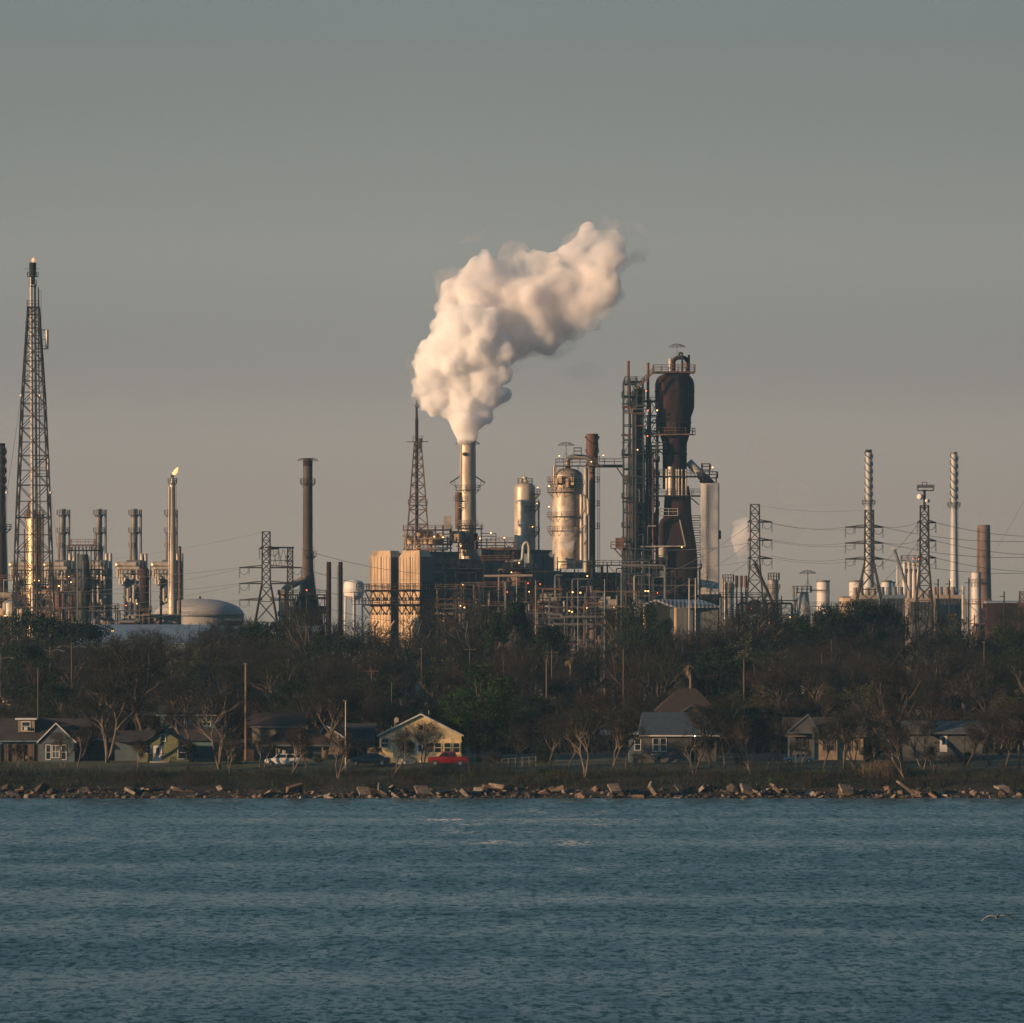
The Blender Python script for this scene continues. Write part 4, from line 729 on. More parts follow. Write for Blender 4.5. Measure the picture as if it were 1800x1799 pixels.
# --- dark clutter in front of the centre
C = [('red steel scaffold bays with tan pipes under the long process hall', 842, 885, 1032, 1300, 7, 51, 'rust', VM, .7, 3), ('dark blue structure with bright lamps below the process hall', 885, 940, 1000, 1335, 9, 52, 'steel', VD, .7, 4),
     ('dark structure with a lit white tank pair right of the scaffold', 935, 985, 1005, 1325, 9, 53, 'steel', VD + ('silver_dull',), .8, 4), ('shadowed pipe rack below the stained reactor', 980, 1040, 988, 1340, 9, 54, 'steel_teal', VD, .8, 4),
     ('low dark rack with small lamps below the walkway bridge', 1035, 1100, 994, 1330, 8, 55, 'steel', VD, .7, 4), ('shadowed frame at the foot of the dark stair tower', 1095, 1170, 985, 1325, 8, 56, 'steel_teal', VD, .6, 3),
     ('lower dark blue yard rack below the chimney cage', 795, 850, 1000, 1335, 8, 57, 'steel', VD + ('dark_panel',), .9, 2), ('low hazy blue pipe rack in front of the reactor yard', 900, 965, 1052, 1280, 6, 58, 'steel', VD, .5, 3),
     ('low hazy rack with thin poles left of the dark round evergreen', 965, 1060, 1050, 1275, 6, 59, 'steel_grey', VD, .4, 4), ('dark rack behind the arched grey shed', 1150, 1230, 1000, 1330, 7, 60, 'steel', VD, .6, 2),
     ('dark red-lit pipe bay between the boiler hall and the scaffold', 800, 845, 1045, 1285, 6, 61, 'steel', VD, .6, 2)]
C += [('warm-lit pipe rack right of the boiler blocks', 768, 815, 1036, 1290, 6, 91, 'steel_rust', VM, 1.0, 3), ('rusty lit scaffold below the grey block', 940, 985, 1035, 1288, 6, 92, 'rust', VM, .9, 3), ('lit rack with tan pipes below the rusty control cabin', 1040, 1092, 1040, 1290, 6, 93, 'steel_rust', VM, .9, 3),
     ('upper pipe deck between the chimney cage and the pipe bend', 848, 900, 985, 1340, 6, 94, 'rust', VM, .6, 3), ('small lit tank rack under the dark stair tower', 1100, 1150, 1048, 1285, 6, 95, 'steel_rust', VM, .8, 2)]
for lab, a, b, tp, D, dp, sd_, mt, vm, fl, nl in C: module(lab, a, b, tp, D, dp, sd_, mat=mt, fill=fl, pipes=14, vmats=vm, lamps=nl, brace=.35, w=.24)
angled_hall('rusty block right of the process hall pipe bend', 900, 934, 1000, 1342, 'rust', name='equipment_house')
angled_hall('dark grey block left of the stained reactor foot', 936, 974, 976, 1346, 'blue_panel', name='equipment_house')
angled_hall('dark backing hall low behind the central racks', 846, 960, 1010, 1350)
angled_hall('dark backing hall low under the stained reactor', 962, 1098, 1008, 1349)
angled_hall('dark backing block under the stair tower', 1094, 1160, 1010, 1360)
T = Th('pipe_bend', 'bright upright bent pipe above the long process hall roof', 'pipe', 922, 1345, base=PZ(995, 1345)); y = T.D
m = MB(); m.path([(T.x(888), y, T.z(987)), (T.x(918), y, T.z(986)), (T.x(920), y, T.z(958)), (T.x(926), y, T.z(952)), (T.x(930), y, T.z(960)), (T.x(930), y, T.z(995))], T.u(2.6), 10); T.add('pipe', m, 'silver_dull')
T = Th('pipe_run', 'long bright horizontal pipe crossing the dark racks at the centre', 'pipe', 893, 1294, base=PZ(1020, 1294)); m = MB(); m.tube((T.x(851), T.D, T.z(1013)), (T.x(936), T.D, T.z(1012)), .3, n=8); T.add('pipe', m, 'tan_panel')
for i, (px, tp, bt, mt, lab) in enumerate([(1063, 1018, 1095, 'galv', 'thin grey mast in front of the bridge'), (1047, 1042, 1100, 'rust', 'thin rust mast left of a grey one'), (1016, 1020, 1100, 'galv', 'tall thin mast before the reactor foot'),
                                       (1092, 1003, 1060, 'galv', 'grey mast left of the stair tower foot'), (942, 1020, 1100, 'galv', 'thin grey mast right of the scaffold bays'), (861, 1038, 1100, 'rust', 'thin mast at the scaffold corner')]):
    T = Th('mast', lab, 'mast', px, 1255); m = MB(); m.tube((T.c, T.D, T.g), (T.c, T.D, T.z(tp)), .13, .1, 6); T.add('pole', m, mt); m = MB(); m.bar((T.c - .8, T.D, T.z(tp) - .2), (T.c + .8, T.D, T.z(tp) - .2), .12); T.add('bracket', m, 'steel')
# --- arched shed
T = Th('gabled_shed', 'grey open-fronted shed with a ribbed metal roof under the pale shaft', 'shed', 1198, 1180); y = T.D; X = T.x; Z = T.z
m = MB(); m.box(X(1176), X(1262), y, y + 10, T.g, Z(1066)); T.add('wall', m, 'dark_panel')
m = MB(); m.add([(X(1130), y - 3, Z(1062)), (X(1152), y - 3, Z(1054)), (X(1186), y - 3, Z(1067)), (X(1186), y - 3, Z(1070)), (X(1152), y - 3, Z(1057)), (X(1130), y - 3, Z(1065))], [(0, 1, 4, 5), (1, 2, 3, 4)])
m.add([(X(1152), y - 3, Z(1054)), (X(1186), y - 3, Z(1067)), (X(1266), y - .5, Z(1066)), (X(1236), y + 12, Z(1054))], [(0, 1, 2, 3)]); m.add([(X(1186), y - 3, Z(1067)), (X(1266), y - .5, Z(1066)), (X(1266), y - .5, Z(1068.5)), (X(1186), y - 3, Z(1070))], [(0, 1, 2, 3)]); T.add('roof', m, 'roof_metal')
m = MB(); m.box(X(1184), X(1188), y - 3, y - 2.4, T.g, Z(1068)); m.box(X(1130), X(1134), y - 3, y - 2.4, T.g, Z(1064)); T.add('post', m, 'cream_panel')
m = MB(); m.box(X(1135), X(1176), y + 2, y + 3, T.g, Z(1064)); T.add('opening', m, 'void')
for px, lab in ((1211.5, 'left of the two pale poles before the grey shed'), (1222.5, 'right of the two pale poles before the grey shed')):
    T = Th('pale_pole', lab, 'pole', px, 1172, group='two pale poles'); m = MB(); m.tube((T.c, T.D, T.g), (T.c, T.D, T.z(1017)), .17, .13, 8); m.box(T.c - .2, T.c + .2, T.D - .2, T.D + .2, T.z(1018), T.z(1017)); T.add('pole', m, 'silver_dull')
# --- right-hand side
T = column_vessel('short pale vessel with a railed top right of the pale shaft', 1280, 1500, 1024, 10, None, 'silver_dull', [(1035, 2, 0, 360)], cat='vessel', name='process_vessel', dome=False, nozzles=False)
m = MB(); m.ring(T.c, T.D, T.z(1023), .3, T.u(10), rail=2, w=.18); T.add('railing', m, 'steel_rust'); m = MB(); m.tube((T.x(1270), T.D - 2, T.g), (T.x(1270), T.D - 2, T.z(1017)), .35, n=8); T.add('riser_pipe', m, 'tan_panel')
T = column_vessel('short dark vessel with a railed top right of the splayed pylon', 1360, 1500, 1020, 8.5, None, 'silver_dull', [(1035, 3, 0, 360)], cat='vessel', name='process_vessel', dome=False, nozzles=False)
m = MB(); m.ring(T.c, T.D, T.z(1020), .3, T.u(10), rail=2, w=.18); T.add('railing', m, 'steel_rust')
for px, mt, lab in ((1295, 'rust_dark', 'black tube, left of three short tubes on a stand'), (1303, 'rust', 'middle red tube of three on a stand'), (1311, 'rust', 'right red tube of three on a stand')):
    T = Th('upright_tube', lab, 'tube', px, 1480, group='three short upright tubes'); m = MB(); m.lathe(T.c, T.D, [(T.z(1034), T.u(1.2)), (T.z(1032), T.u(2.8)), (T.z(1013), T.u(2.8)), (T.z(1012), T.u(1.8))], 14); T.add('tube', m, mt)
    m = MB(); m.bar((T.c - T.u(3), T.D, T.g), (T.c, T.D, T.z(1034)), .35); m.bar((T.c + T.u(3), T.D, T.g), (T.c, T.D, T.z(1034)), .35); T.add('stand', m, 'steel')
module('low dark rack with white railings right of the pale shaft', 1268, 1345, 1050, 1420, 8, 71, mat='steel', fill=.7, pipes=12, vmats=VM, lamps=2)
module('low rack with orange pipe ends right of the splayed pylon', 1345, 1400, 1056, 1430, 8, 72, mat='steel', fill=.8, pipes=12, vmats=VM, lamps=3)
module('low grey rack below the white tanks', 1420, 1500, 1066, 1460, 8, 73, mat='steel_grey', fill=.7, pipes=8, vmats=VM, lamps=1)
T = Th('cone_silo', 'squat white cone-shaped silo under an umbrella-shaped davit', 'silo', 1410, 1500); y = T.D
m = MB(); m.lathe(T.c, y, [(T.g, T.u(16)), (T.z(1075), T.u(15)), (T.z(1043), T.u(11)), (T.z(1041), T.u(8))], 24); T.add('shell', m, 'tank_white')
m = MB(); m.ring(T.c, y, T.z(1042), .5, T.u(17), rail=1.8, w=.2); T.add('platform', m, 'steel_grey'); umbrella(T, T.x(1420), y, T.z(1038), T.z(1004), T.u(15))
m = MB(); m.tube((T.x(1394), y - 3, T.g), (T.x(1394), y - 3, T.z(1031)), T.u(2), n=10); T.add('side_pipe', m, 'silver_stain')
m = MB(); m.path([(T.x(1425), y, T.z(1038)), (T.x(1454), y, T.z(1038)), (T.x(1456), y, T.z(1045)), (T.x(1456), y, T.g)], T.u(1.1), 8); T.add('overhead_pipe', m, 'tan_panel')
for px, hw_, tp, D, lab in ((1447, 11.5, 1021, 1900, 'white drum tank with a dark rim right of the cone silo'), (1505, 12.5, 1021, 2150, 'pink-lit drum tank left of the spiral-banded chimney'), (1558, 9.5, 1021, 2200, 'hazy drum tank right of the left spiral-banded chimney'), (1566, 7, 1023, 2210, 'small hazy blue drum tank beside another')):
    T = Th('drum_tank', lab, 'tank', px, D, group='upright drum tanks'); m = MB(); r = T.u(hw_); m.lathe(T.c, D, [(T.g, r), (T.z(tp + 1), r), (T.z(tp), r * .97), (T.z(tp) + .3, r * .1)], 26); T.add('shell', m, 'tank_white')
    m = MB(); m.lathe(T.c, D, [(T.z(tp + 3), r + .02), (T.z(tp + 3) + .1, r + .2), (T.z(tp) + .05, r + .2), (T.z(tp) + .1, r)], 26); m.ring(T.c, D, T.z(tp + 20), r, r + .5, rail=0); T.add('rim', m, 'steel_grey')
T = shed('low tan block building under the left spiral-banded chimney', 1482, 1520, 1048, 1800, 'cream_panel', 'tan_panel', 20, 2, name='block_building')
chimney('tall white chimney with spiral bands, left one of the pair', 1527, 1900, 791, [(791, 5.5), (880, 5.6), (900, 6), (1000, 8), (1050, 10)], 'pale_paint', [(886, 6)], strake=(795, 882, 2.2, 'steel_grey'), cap=(5, 'rust_dark'), group='pair of spiral-banded chimneys')
chimney('tall white chimney with spiral bands, right one of the pair', 1677, 1900, 795, [(795, 5.4), (885, 5.4), (1000, 6.6), (1035, 7.5)], 'pale_paint', [(890, 6)], strake=(799, 887, 2.2, 'steel_grey'), cap=(4, 'steel_grey'), group='pair of spiral-banded chimneys')
pylon('dark narrow pylon with splayed feet right of the pale shaft', 1327, 1180, 887, 8.5, 985, 14.5, 1060, [(918, 12, 30), (950, 12, 30), (982, 12, 30)], mat='steel')
T = Th('inclined_conveyor', 'thick dark sloping strut leaning on the foot of the narrow pylon', 'strut', 1345, 1176); m = MB(); m.tube((T.x(1326), T.D, T.z(990)), (T.x(1360), T.D, T.z(1066)), T.u(2.4), n=8); m.bar((T.x(1326), T.D + 1, T.z(984)), (T.x(1362), T.D + 1, T.z(1062)), .2); m.tube((T.x(1360), T.D, T.z(1066)), (T.x(1361), T.D, T.g), .3, n=6); T.add('strut', m, 'steel')
pylon('wide-armed pylon in front of the left spiral-banded chimney', 1528, 1140, 897, 8, 990, 21, 1052, [(927, 42, 24), (955, 42, 24), (983, 42, 24)], mat='steel')
T = pylon('dark lattice mast with two white dishes and a railed top', 1625, 1140, 889, 7.8, 990, 14, 1060, [(919, 12, 20), (951, 12, 20), (981, 12, 20)], mat='steel', name='pylon')
m = MB(); m.tube((T.c, T.D, T.z(895)), (T.c, T.D, T.z(861)), .28, n=8); m.deck(T.x(1613), T.x(1641), T.D - 1.3, T.D + 1.3, T.z(862), rail=1.1, w=.12); m.bar((T.x(1621), T.D, T.z(854)), (T.x(1621), T.D, T.z(848)), .14); m.bar((T.x(1629), T.D, T.z(854)), (T.x(1629), T.D, T.z(848)), .14); m.bar((T.x(1621), T.D, T.z(848)), (T.x(1629), T.D, T.z(848)), .14); m.deck(T.x(1614), T.x(1640), T.D - 1.3, T.D + 1.3, T.z(854.5), rail=0); T.add('top_platform', m, 'steel')
for a, b, r_ in ((1619, 874, 4.5), (1632, 881, 3)):
    m = MB(); n_ = Vector((-.6, -.8, .05)).normalized(); p = Vector((T.x(a), T.D - .6, T.z(b))); m.tube(p, p + n_ * .9, T.u(r_), T.u(r_), 18); m.tube(p + n_ * .9, p + n_ * 1.1, T.u(r_) * .95, T.u(r_) * .3, 18); T.add('dish', m, 'white_paint')
T = chimney('thick blunt brown stack left of the right edge', 1729, 1750, 923, [(923, 10.8), (925, 11.5), (1000, 12.5), (1060, 14)], 'brick_stack', [(1025, 5, 180, 270)], name='brown_stack', ladside=-1)
T = column_vessel('pale stained column touching the left side of the thick brown stack', 1716, 1735, 1006, 8.5, None, 'tank_white', [(1025, 3, 170, 350)], dome=False, nozzles=False)
T = Th('silo_block', 'row of pink-lit silos with bulbous tops behind the dish mast', 'silo', 1602, 2050); y = T.D
for k in range(4):
    m = MB(); q = 1590 + k * 8.2; m.lathe(T.x(q), y, [(T.g, T.u(3.8)), (T.z(1010), T.u(3.8)), (T.z(1003), T.u(2)), (T.z(1000), T.u(2.2)), (T.z(996), T.u(3.6)), (T.z(990), T.u(3.6)), (T.z(988), T.u(2))], 16); T.add('silo', m, 'tank_white')
m = MB(); m.box(T.x(1586), T.x(1619), y + 2, y + 8, T.g, T.z(1000)); T.add('wall', m, 'tan_panel'); m = MB(); m.deck(T.x(1585), T.x(1620), y - 3, y + 4, T.z(986), rail=2, w=.2); T.add('platform', m, 'steel_rust')
m = MB(); m.tube((T.x(1577.5), y, T.g), (T.x(1577.5), y, T.z(996)), T.u(1.8), n=10); T.add('side_pipe', m, 'tank_white')
for q in (1603, 1614): lampball(T, T.x(q), y - 4, T.z(983), r=.35, mat='lamp_red')
T = Th('inclined_conveyor', 'slanting grey conveyor boom pointing up left of the silos', 'conveyor', 1588, 2000); m = MB(); m.tube((T.x(1572), T.D, T.z(966)), (T.x(1602), T.D, T.z(1056)), T.u(2.6), n=10); T.add('boom', m, 'galv'); m = MB(); m.hvessel((T.x(1572), T.D, T.z(965)), (1, 0, -.2), T.u(5), T.u(2.2)); T.add('head', m, 'tank_white')
for a, b, tp, D, mt, lab in ((1548, 1594, 1046, 1700, 'blue_panel', 'blue-grey cooling tower block under the slanting conveyor'), (1640, 1690, 1046, 1680, 'tan_panel', 'tan cooling tower block left of the thick brown stack'), (1596, 1640, 1052, 1660, 'tan_panel', 'low tan block behind the dish mast foot'), (1500, 1550, 1047, 1720, 'tan_panel', 'tan block behind the wide-armed pylon foot')):
    T = Th('cooling_tower', lab, 'cooling tower', (a + b) / 2, D); m = MB(); m.frustum((T.x(a + 3), T.x(b - 3), D, D + 14), T.g, (T.x(a), T.x(b), D, D + 14), T.z(tp)); T.add('casing', m, mt)
    m = MB(); k = 0
    while a + 5 + k * 11 < b - 4: m.lathe(T.x(a + 5.5 + k * 11), D + 7, [(T.z(tp) - .2, T.u(5)), (T.z(tp) + 1.6, T.u(3.8)), (T.z(tp) + 2.6, T.u(4.2))], 14); k += 1
    T.add('fan_cowl', m, mt)
    m = MB()
    for q in range(int((b - a) / 6)): m.bar((T.x(a + 3 + q * 6), D - .4, T.g), (T.x(a + 9 + q * 6), D - .4, T.z(tp + 6)), .3); m.bar((T.x(a + 9 + q * 6), D - .4, T.g), (T.x(a + 3 + q * 6), D - .4, T.z(tp + 6)), .3)
    T.add('brace', m, 'steel_grey')
T = Th('hut', 'small white hut with a pointed roof left of the right chimney foot', 'hut', 1675, 1690); m = MB(); m.box(T.x(1668), T.x(1684), T.D, T.D + 5, T.g, T.z(1042)); T.add('wall', m, 'tank_white'); m = MB(); m.frustum((T.x(1665), T.x(1687), T.D - .5, T.D + 5.5), T.z(1042), (T.x(1675), T.x(1677), T.D + 2, T.D + 3), T.z(1034)); T.add('roof', m, 'tank_white'); lampball(T, T.x(1669), T.D - 2, T.z(1020), r=.4, post=6)
shed('long pinkish open shed with a dark doorway at the right edge', 1736, 1806, 1056, 1300, 'rust_dark', 'roof_metal', 12, 3, door=((1776, 1790, 1070, 1092, 'void'),))
pylon('squat cut-off lattice pylon at the right edge', 1797, 1220, 1040, 5, 1060, 8, 1090, [], mat='steel_rust')
module('pinkish low rack left of the long shed', 1700, 1738, 1062, 1310, 6, 81, mat='rust', fill=.8, pipes=8, vmats=VM, lamps=1)
for i, (px, tp, lab) in enumerate([(1693, 1030, 'thick pale pole right of the dish mast'), (1723, 1050, 'dark pole before the thick brown stack'), (1669, 1018, 'thin dark pole left of the right chimney foot'), (1765, 1040, 'dark pole with a small lamp head before the pinkish shed'), (1649, 1018, 'thin grey pole right of the dish mast foot'), (1703, 1016, 'thin pole beside the pale stained column')]):
    T = Th('utility_pole', lab, 'pole', px, 1190 + i * 3); m = MB(); m.tube((T.c, T.D, T.g), (T.c, T.D, T.z(tp)), .2 if i else .42, .15 if i else .3, 8); T.add('pole', m, 'pale_pole' if i == 0 else 'steel'); m = MB(); m.bar((T.c - 1.0, T.D, T.z(tp + 9)), (T.c + .2, T.D, T.z(tp + 9)), .16); T.add('arm', m, 'steel')
# --- overhead lines
def line(label, a, b, sag, r=.045, group='overhead power lines'):
    (pa, ya, Da), (pb, yb, Db) = a, b; A = Vector((PX(pa, Da), Da, PZ(ya, Da))); B = Vector((PX(pb, Db), Db, PZ(yb, Db)))
    m = MB(); P = []
    for k in range(17): t = k / 16; p = A.lerp(B, t); P.append((p.x, p.y, p.z - sag * 4 * t * (1 - t)))
    m.path(P, r, 4); o = m.build('power_line', 'wire'); tag(o, label, 'power line', group)
ARM = [('upper', 998, 927, 919), ('middle', 1026, 955, 951), ('lower', 1055, 983, 981)]
for k, (nm, ya, yb, yc) in enumerate(ARM):
    line('%s wire from the left photo edge to the wide-armed left pylon' % nm, (-60, ya - 10 + 14, 1350), (422, ya, 1150), 2.2)
    line('%s twin wire sagging below it to the wide-armed left pylon' % nm, (-60, ya + 32, 1300), (423, ya + 2, 1150), 3)
    line('%s wire from the wide-armed left pylon right to the plant' % nm, (529, ya, 1150), (800, ya + 36, 1250), 2)
    line('%s wire from the narrow pylon to the wide-armed right pylon' % nm, (1355, ya - 998 + 920, 1180), (1487, yb, 1140), .8)
    line('%s back wire from the narrow pylon to the wide-armed right pylon' % nm, (1355, yc, 1180), (1540, yb - 2, 1150), 1.2)
    line('%s wire dropping left from the narrow pylon behind the pale shaft' % nm, (1316, yc + 6, 1180), (1150, yc + 98, 1260), 1)
    line('%s wire running level left from the narrow pylon' % nm, (1316, yc + 36, 1180), (1100, yc + 44, 1240), 1)
    line('%s wire from the wide-armed right pylon to the dish mast' % nm, (1552, yb - 1, 1140), (1614, yc, 1140), .5)
    line('%s wire from the dish mast to the right photo edge' % nm, (1645, yc, 1140), (1850, yc + 24, 1260), 1)
    line('%s wire from the wide-armed right pylon to the right photo edge' % nm, (1552, yb, 1140), (1850, yb + 22, 1230), 1.5)
    line('%s slack wire descending left from the dish mast' % nm, (1614, yc + 2, 1140), (1500, yc + 110, 1190), 1.5)
line('top ground wire over the left pylon', (-60, 1000, 1400), (468, 935, 1150), 2, .03)
line('top ground wire from the wide-armed right pylon left', (1330, 888, 1180), (1515, 897, 1140), .8, .03)
line('long diagonal wire falling left from the right photo edge', (1840, 800, 1250), (1700, 1040, 1300), 2, .03)
line('faint sloping wire across the plant centre', (529, 965, 1150), (760, 1010, 1260), 1, .04)
# --- steam
def steam_mat(name, den, col=(.985, .97, .96), an=.25, patch=None):
    m = bpy.data.materials.new(name); m.use_nodes = True; N = m.node_tree.nodes; N.remove(N['Principled BSDF'])
    v = N.new('ShaderNodeVolumePrincipled'); v.inputs['Color'].default_value = (*col, 1); v.inputs['Density'].default_value = den; v.inputs['Anisotropy'].default_value = an
    if patch:
        tc = N.new('ShaderNodeTexCoord'); nz = N.new('ShaderNodeTexNoise'); nz.inputs['Scale'].default_value = patch[0]; nz.inputs['Detail'].default_value = 4; nz.inputs['Roughness'].default_value = .6; nz.inputs['Distortion'].default_value = .6
        mr = N.new('ShaderNodeMapRange'); mr.inputs['From Min'].default_value = patch[1]; mr.inputs['From Max'].default_value = patch[2]; mr.inputs['To Min'].default_value = 0; mr.inputs['To Max'].default_value = den
        L = m.node_tree.links; L.new(tc.outputs['Object'], nz.inputs['Vector']); L.new(nz.outputs['Fac'], mr.inputs['Value']); L.new(mr.outputs[0], v.inputs['Density'])
    m.node_tree.links.new(v.outputs[0], N['Material Output'].inputs['Volume']); m.cycles.homogeneous_volume = not patch; MATS[name] = m
ICO = {}
for sub_ in (2, 3):
    b_ = bmesh.new(); bmesh.ops.create_icosphere(b_, subdivisions=sub_, radius=1); b_.verts.ensure_lookup_table(); ICO[sub_] = ([tuple(v.co) for v in b_.verts], [tuple(v.index for v in f_.verts) for f_ in b_.faces]); b_.free()
def plume(name, label, puffs, D, voxel, mat, seed=1, amp=1.0, yfac=1.0, fine=1.0, cat='steam', lo=-1.2, kids=((9, .22, .42), (5, .25, .5))):
    rg = random.Random(seed); bm = bmesh.new()
    L0 = []
    for p in puffs:
        px, py, r = p[:3]; dy = p[3] if len(p) > 3 else rg.uniform(-.35, .35) * r
        sx, sz = (p[4], p[5]) if len(p) > 5 else (1, 1); L0.append((Vector((PX(px, D), D + dy * D / F * yfac, PZ(py, D))), r * D / F, sx, sz))
    allp = list(L0); cur = L0
    for lev, (cnt, lo_, hi_) in enumerate(kids):
        nx_ = []
        for c, r, sx, sz in cur:
            if r < 1.0: continue
            for k in range(cnt):
                d = Vector((rg.gauss(0, 1), rg.gauss(0, 1), rg.gauss(0, 1))).normalized(); rr = r * rg.uniform(lo_, hi_)
                nx_.append((c + Vector((d.x * sx, d.y, d.z * sz)) * (r - rr * .15), rr, sx, sz))
        allp += nx_; cur = nx_
    vs, fs = [], []
    for c, r, sx, sz in allp:
        tv, tf = ICO[3 if r > 3 else 2]; k = len(vs); vs += [(c.x + v[0] * r * sx, c.y + v[1] * r, c.z + v[2] * r * sz) for v in tv]; fs += [(f_[0] + k, f_[1] + k, f_[2] + k) for f_ in tf]
    bm.free(); me = bpy.data.meshes.new(name); me.from_pydata(vs, [], fs); o = bpy.data.objects.new(name, me); COL.objects.link(o)
    md = o.modifiers.new('r', 'REMESH'); md.mode = 'VOXEL'; md.voxel_size = voxel
    dg = bpy.context.evaluated_depsgraph_get(); me2 = bpy.data.meshes.new_from_object(o.evaluated_get(dg)); o.modifiers.clear(); o.data = me2; bpy.data.meshes.remove(me)
    S = Vector((seed * 7.3, 0, 0))
    def f(p):
        q = p + S; wv = noise.noise_vector(q * .2) * 1.3; q = q + wv
        h = noise.noise(q * .08) * 1.6 + noise.noise(q * .35) * .7 + noise.noise(q * 1.1) * .3
        for fr, am in ((.25, 1.1), (.7, .7)):
            d = noise.voronoi(q * fr)[0][0]; h += am * (.35 - min(d * d, .7)) * (fine if fr > .4 else 1)
        return h * amp
    co = [v.co.copy() for v in me2.vertices]; no = [v.normal.copy() for v in me2.vertices]
    for v, c, n in zip(me2.vertices, co, no): v.co = c + n * max(f(c), lo)
    me2.update(); o.data = me2; md = o.modifiers.new('r', 'REMESH'); md.mode = 'VOXEL'; md.voxel_size = voxel * 1.05      # weld folds made by the billows
    me3 = bpy.data.meshes.new_from_object(o.evaluated_get(bpy.context.evaluated_depsgraph_get())); o.modifiers.clear(); o.data = me3; me2 = me3
    bm = bmesh.new(); bm.from_mesh(me2); bm.verts.ensure_lookup_table(); seen = bytearray(len(bm.verts)); kill = []; lim = len(bm.verts) * .04
    for s0 in bm.verts:
        if seen[s0.index]: continue
        st = [s0]; seen[s0.index] = 1; comp = []
        while st:
            q = st.pop(); comp.append(q)
            for e in q.link_edges:
                t = e.other_vert(q)
                if not seen[t.index]: seen[t.index] = 1; st.append(t)
        if len(comp) < lim: kill += comp
    bmesh.ops.delete(bm, geom=kill, context='VERTS'); bm.to_mesh(me2); bm.free()
    me2.update(); me2.materials.clear(); me2.materials.append(MATS[mat]); me2.polygons.foreach_set('use_smooth', [True] * len(me2.polygons))
    tag(o, label, cat, kind='stuff'); return o
steam_mat('steam_dense', .95, an=.0, col=(1, 1, 1), patch=(.17, .30, .56)); steam_mat('steam_mid', .75, an=.0, col=(.998, .988, .982), patch=(.09, .40, .66)); steam_mat('steam_thin', .2, col=(.98, .95, .94), patch=(.11, .44, .7)); steam_mat('steam_puff', .3, an=0, patch=(.08, .36, .62)); steam_mat('steam_grey', .11, col=(.86, .8, .82), patch=(.14, .38, .66)); steam_mat('steam_faint', .016, col=(.9, .85, .86)); steam_mat('steam_low', .9, col=(1, .99, .985), patch=(.35, .42, .62))
LOW = [(822, 771, 12.5), (821, 762, 14), (820, 752, 19), (818, 740, 24), (838, 735, 18), (806, 728, 22), (845, 722, 20), (780, 722, 16), (762, 722, 14), (750, 712, 15), (772, 700, 22), (740, 688, 15), (730, 672, 9), (752, 670, 24), (812, 700, 28), (800, 668, 32), (846, 690, 26), (868, 696, 17), (886, 694, 11),
 (850, 660, 26), (875, 660, 18), (742, 645, 16), (765, 635, 26), (800, 630, 36), (840, 630, 34), (872, 625, 26), (893, 625, 15), (750, 612, 15), (775, 600, 24), (810, 595, 32), (850, 590, 32), (884, 600, 18), (768, 575, 16), (795, 565, 24), (825, 562, 26), (855, 566, 22), (788, 550, 10), (815, 545, 12), (842, 547, 12), (727, 640, 8)]
UP = [(800, 520, 28), (788, 540, 22), (835, 505, 38), (850, 475, 30), (870, 530, 42), (900, 500, 40), (905, 465, 26), (885, 560, 30), (930, 520, 44), (945, 560, 40), (930, 585, 30), (960, 600, 28), (962, 615, 16), (960, 480, 36), (985, 530, 42), (1000, 490, 34), (990, 565, 30), (1020, 520, 34), (1010, 455, 30), (1040, 480, 32), (1050, 530, 26), (1060, 450, 28), (1035, 425, 24), (1065, 500, 24), (1030, 400, 15), (1075, 425, 22), (1030, 555, 22), (910, 610, 22), (895, 600, 22)]
WISP = [(1108, 415, 28), (1125, 440, 20), (1095, 450, 22), (1045, 385, 18), (1100, 420, 26), (1120, 430, 18), (1085, 400, 24), (1060, 400, 24), (1028, 385, 14), (1130, 440, 12), (800, 490, 26), (785, 500, 14), (775, 482, 8), (835, 418, 16, 0, 1.7, .6), (815, 424, 14, 0, 1.6, .5), (850, 412, 10), (905, 640, 18), (925, 625, 18), (1000, 600, 18), (1050, 570, 18), (1080, 520, 18), (1085, 460, 20)]
plume('steam_cloud', 'dense white steam cloud billowing from the wide silver chimney', LOW, 1400, .42, 'steam_dense', 1, .75, lo=-2.5)
plume('steam_cloud', 'pinkish drifting upper steam cloud trailing to the right', UP, 1408, .6, 'steam_mid', 2, 1.15, lo=-3, yfac=1.4)
plume('steam_wisp', 'thin ragged wisps around the edges of the upper steam cloud', WISP + [(a + 5, b - 3, r * 1.22) for a, b, r, *_ in UP[::2]] + [(a, b, r * 1.12) for a, b, r, *_ in LOW[9::2]], 1412, 1.1, 'steam_thin', 3, 1.5, yfac=1.5)
plume('steam_wisp', 'small mauve-grey wisp above the upper left of the steam cloud', [(840, 416, 13, 0, 1.6, .8), (820, 424, 11, 0, 1.9, .6), (800, 430, 7, 0, 1.8, .5), (852, 408, 8)], 1405, .8, 'steam_grey', 9, .9)
plume('steam_wisp', 'faint pink haze streaks drifting right of the dark cloud and over the pylon', [(1010, 655, 22, 0, 1.8, .5), (1060, 660, 12, 0, 1.5, .5), (1350, 800, 26, 0, 1.4, .7), (1370, 812, 18), (1390, 870, 26, 0, 1.3, .8), (1340, 770, 16)], 1420, 1.3, 'steam_faint', 4, 1.6)
plume('steam_cloud', 'small white steam column behind the narrow right pylon', [(1306, 985, 9), (1305, 965, 13), (1300, 948, 15), (1310, 930, 17), (1322, 925, 14), (1300, 925, 12), (1330, 945, 10), (1315, 955, 12)], 1750, .8, 'steam_puff', 5, 1.0)
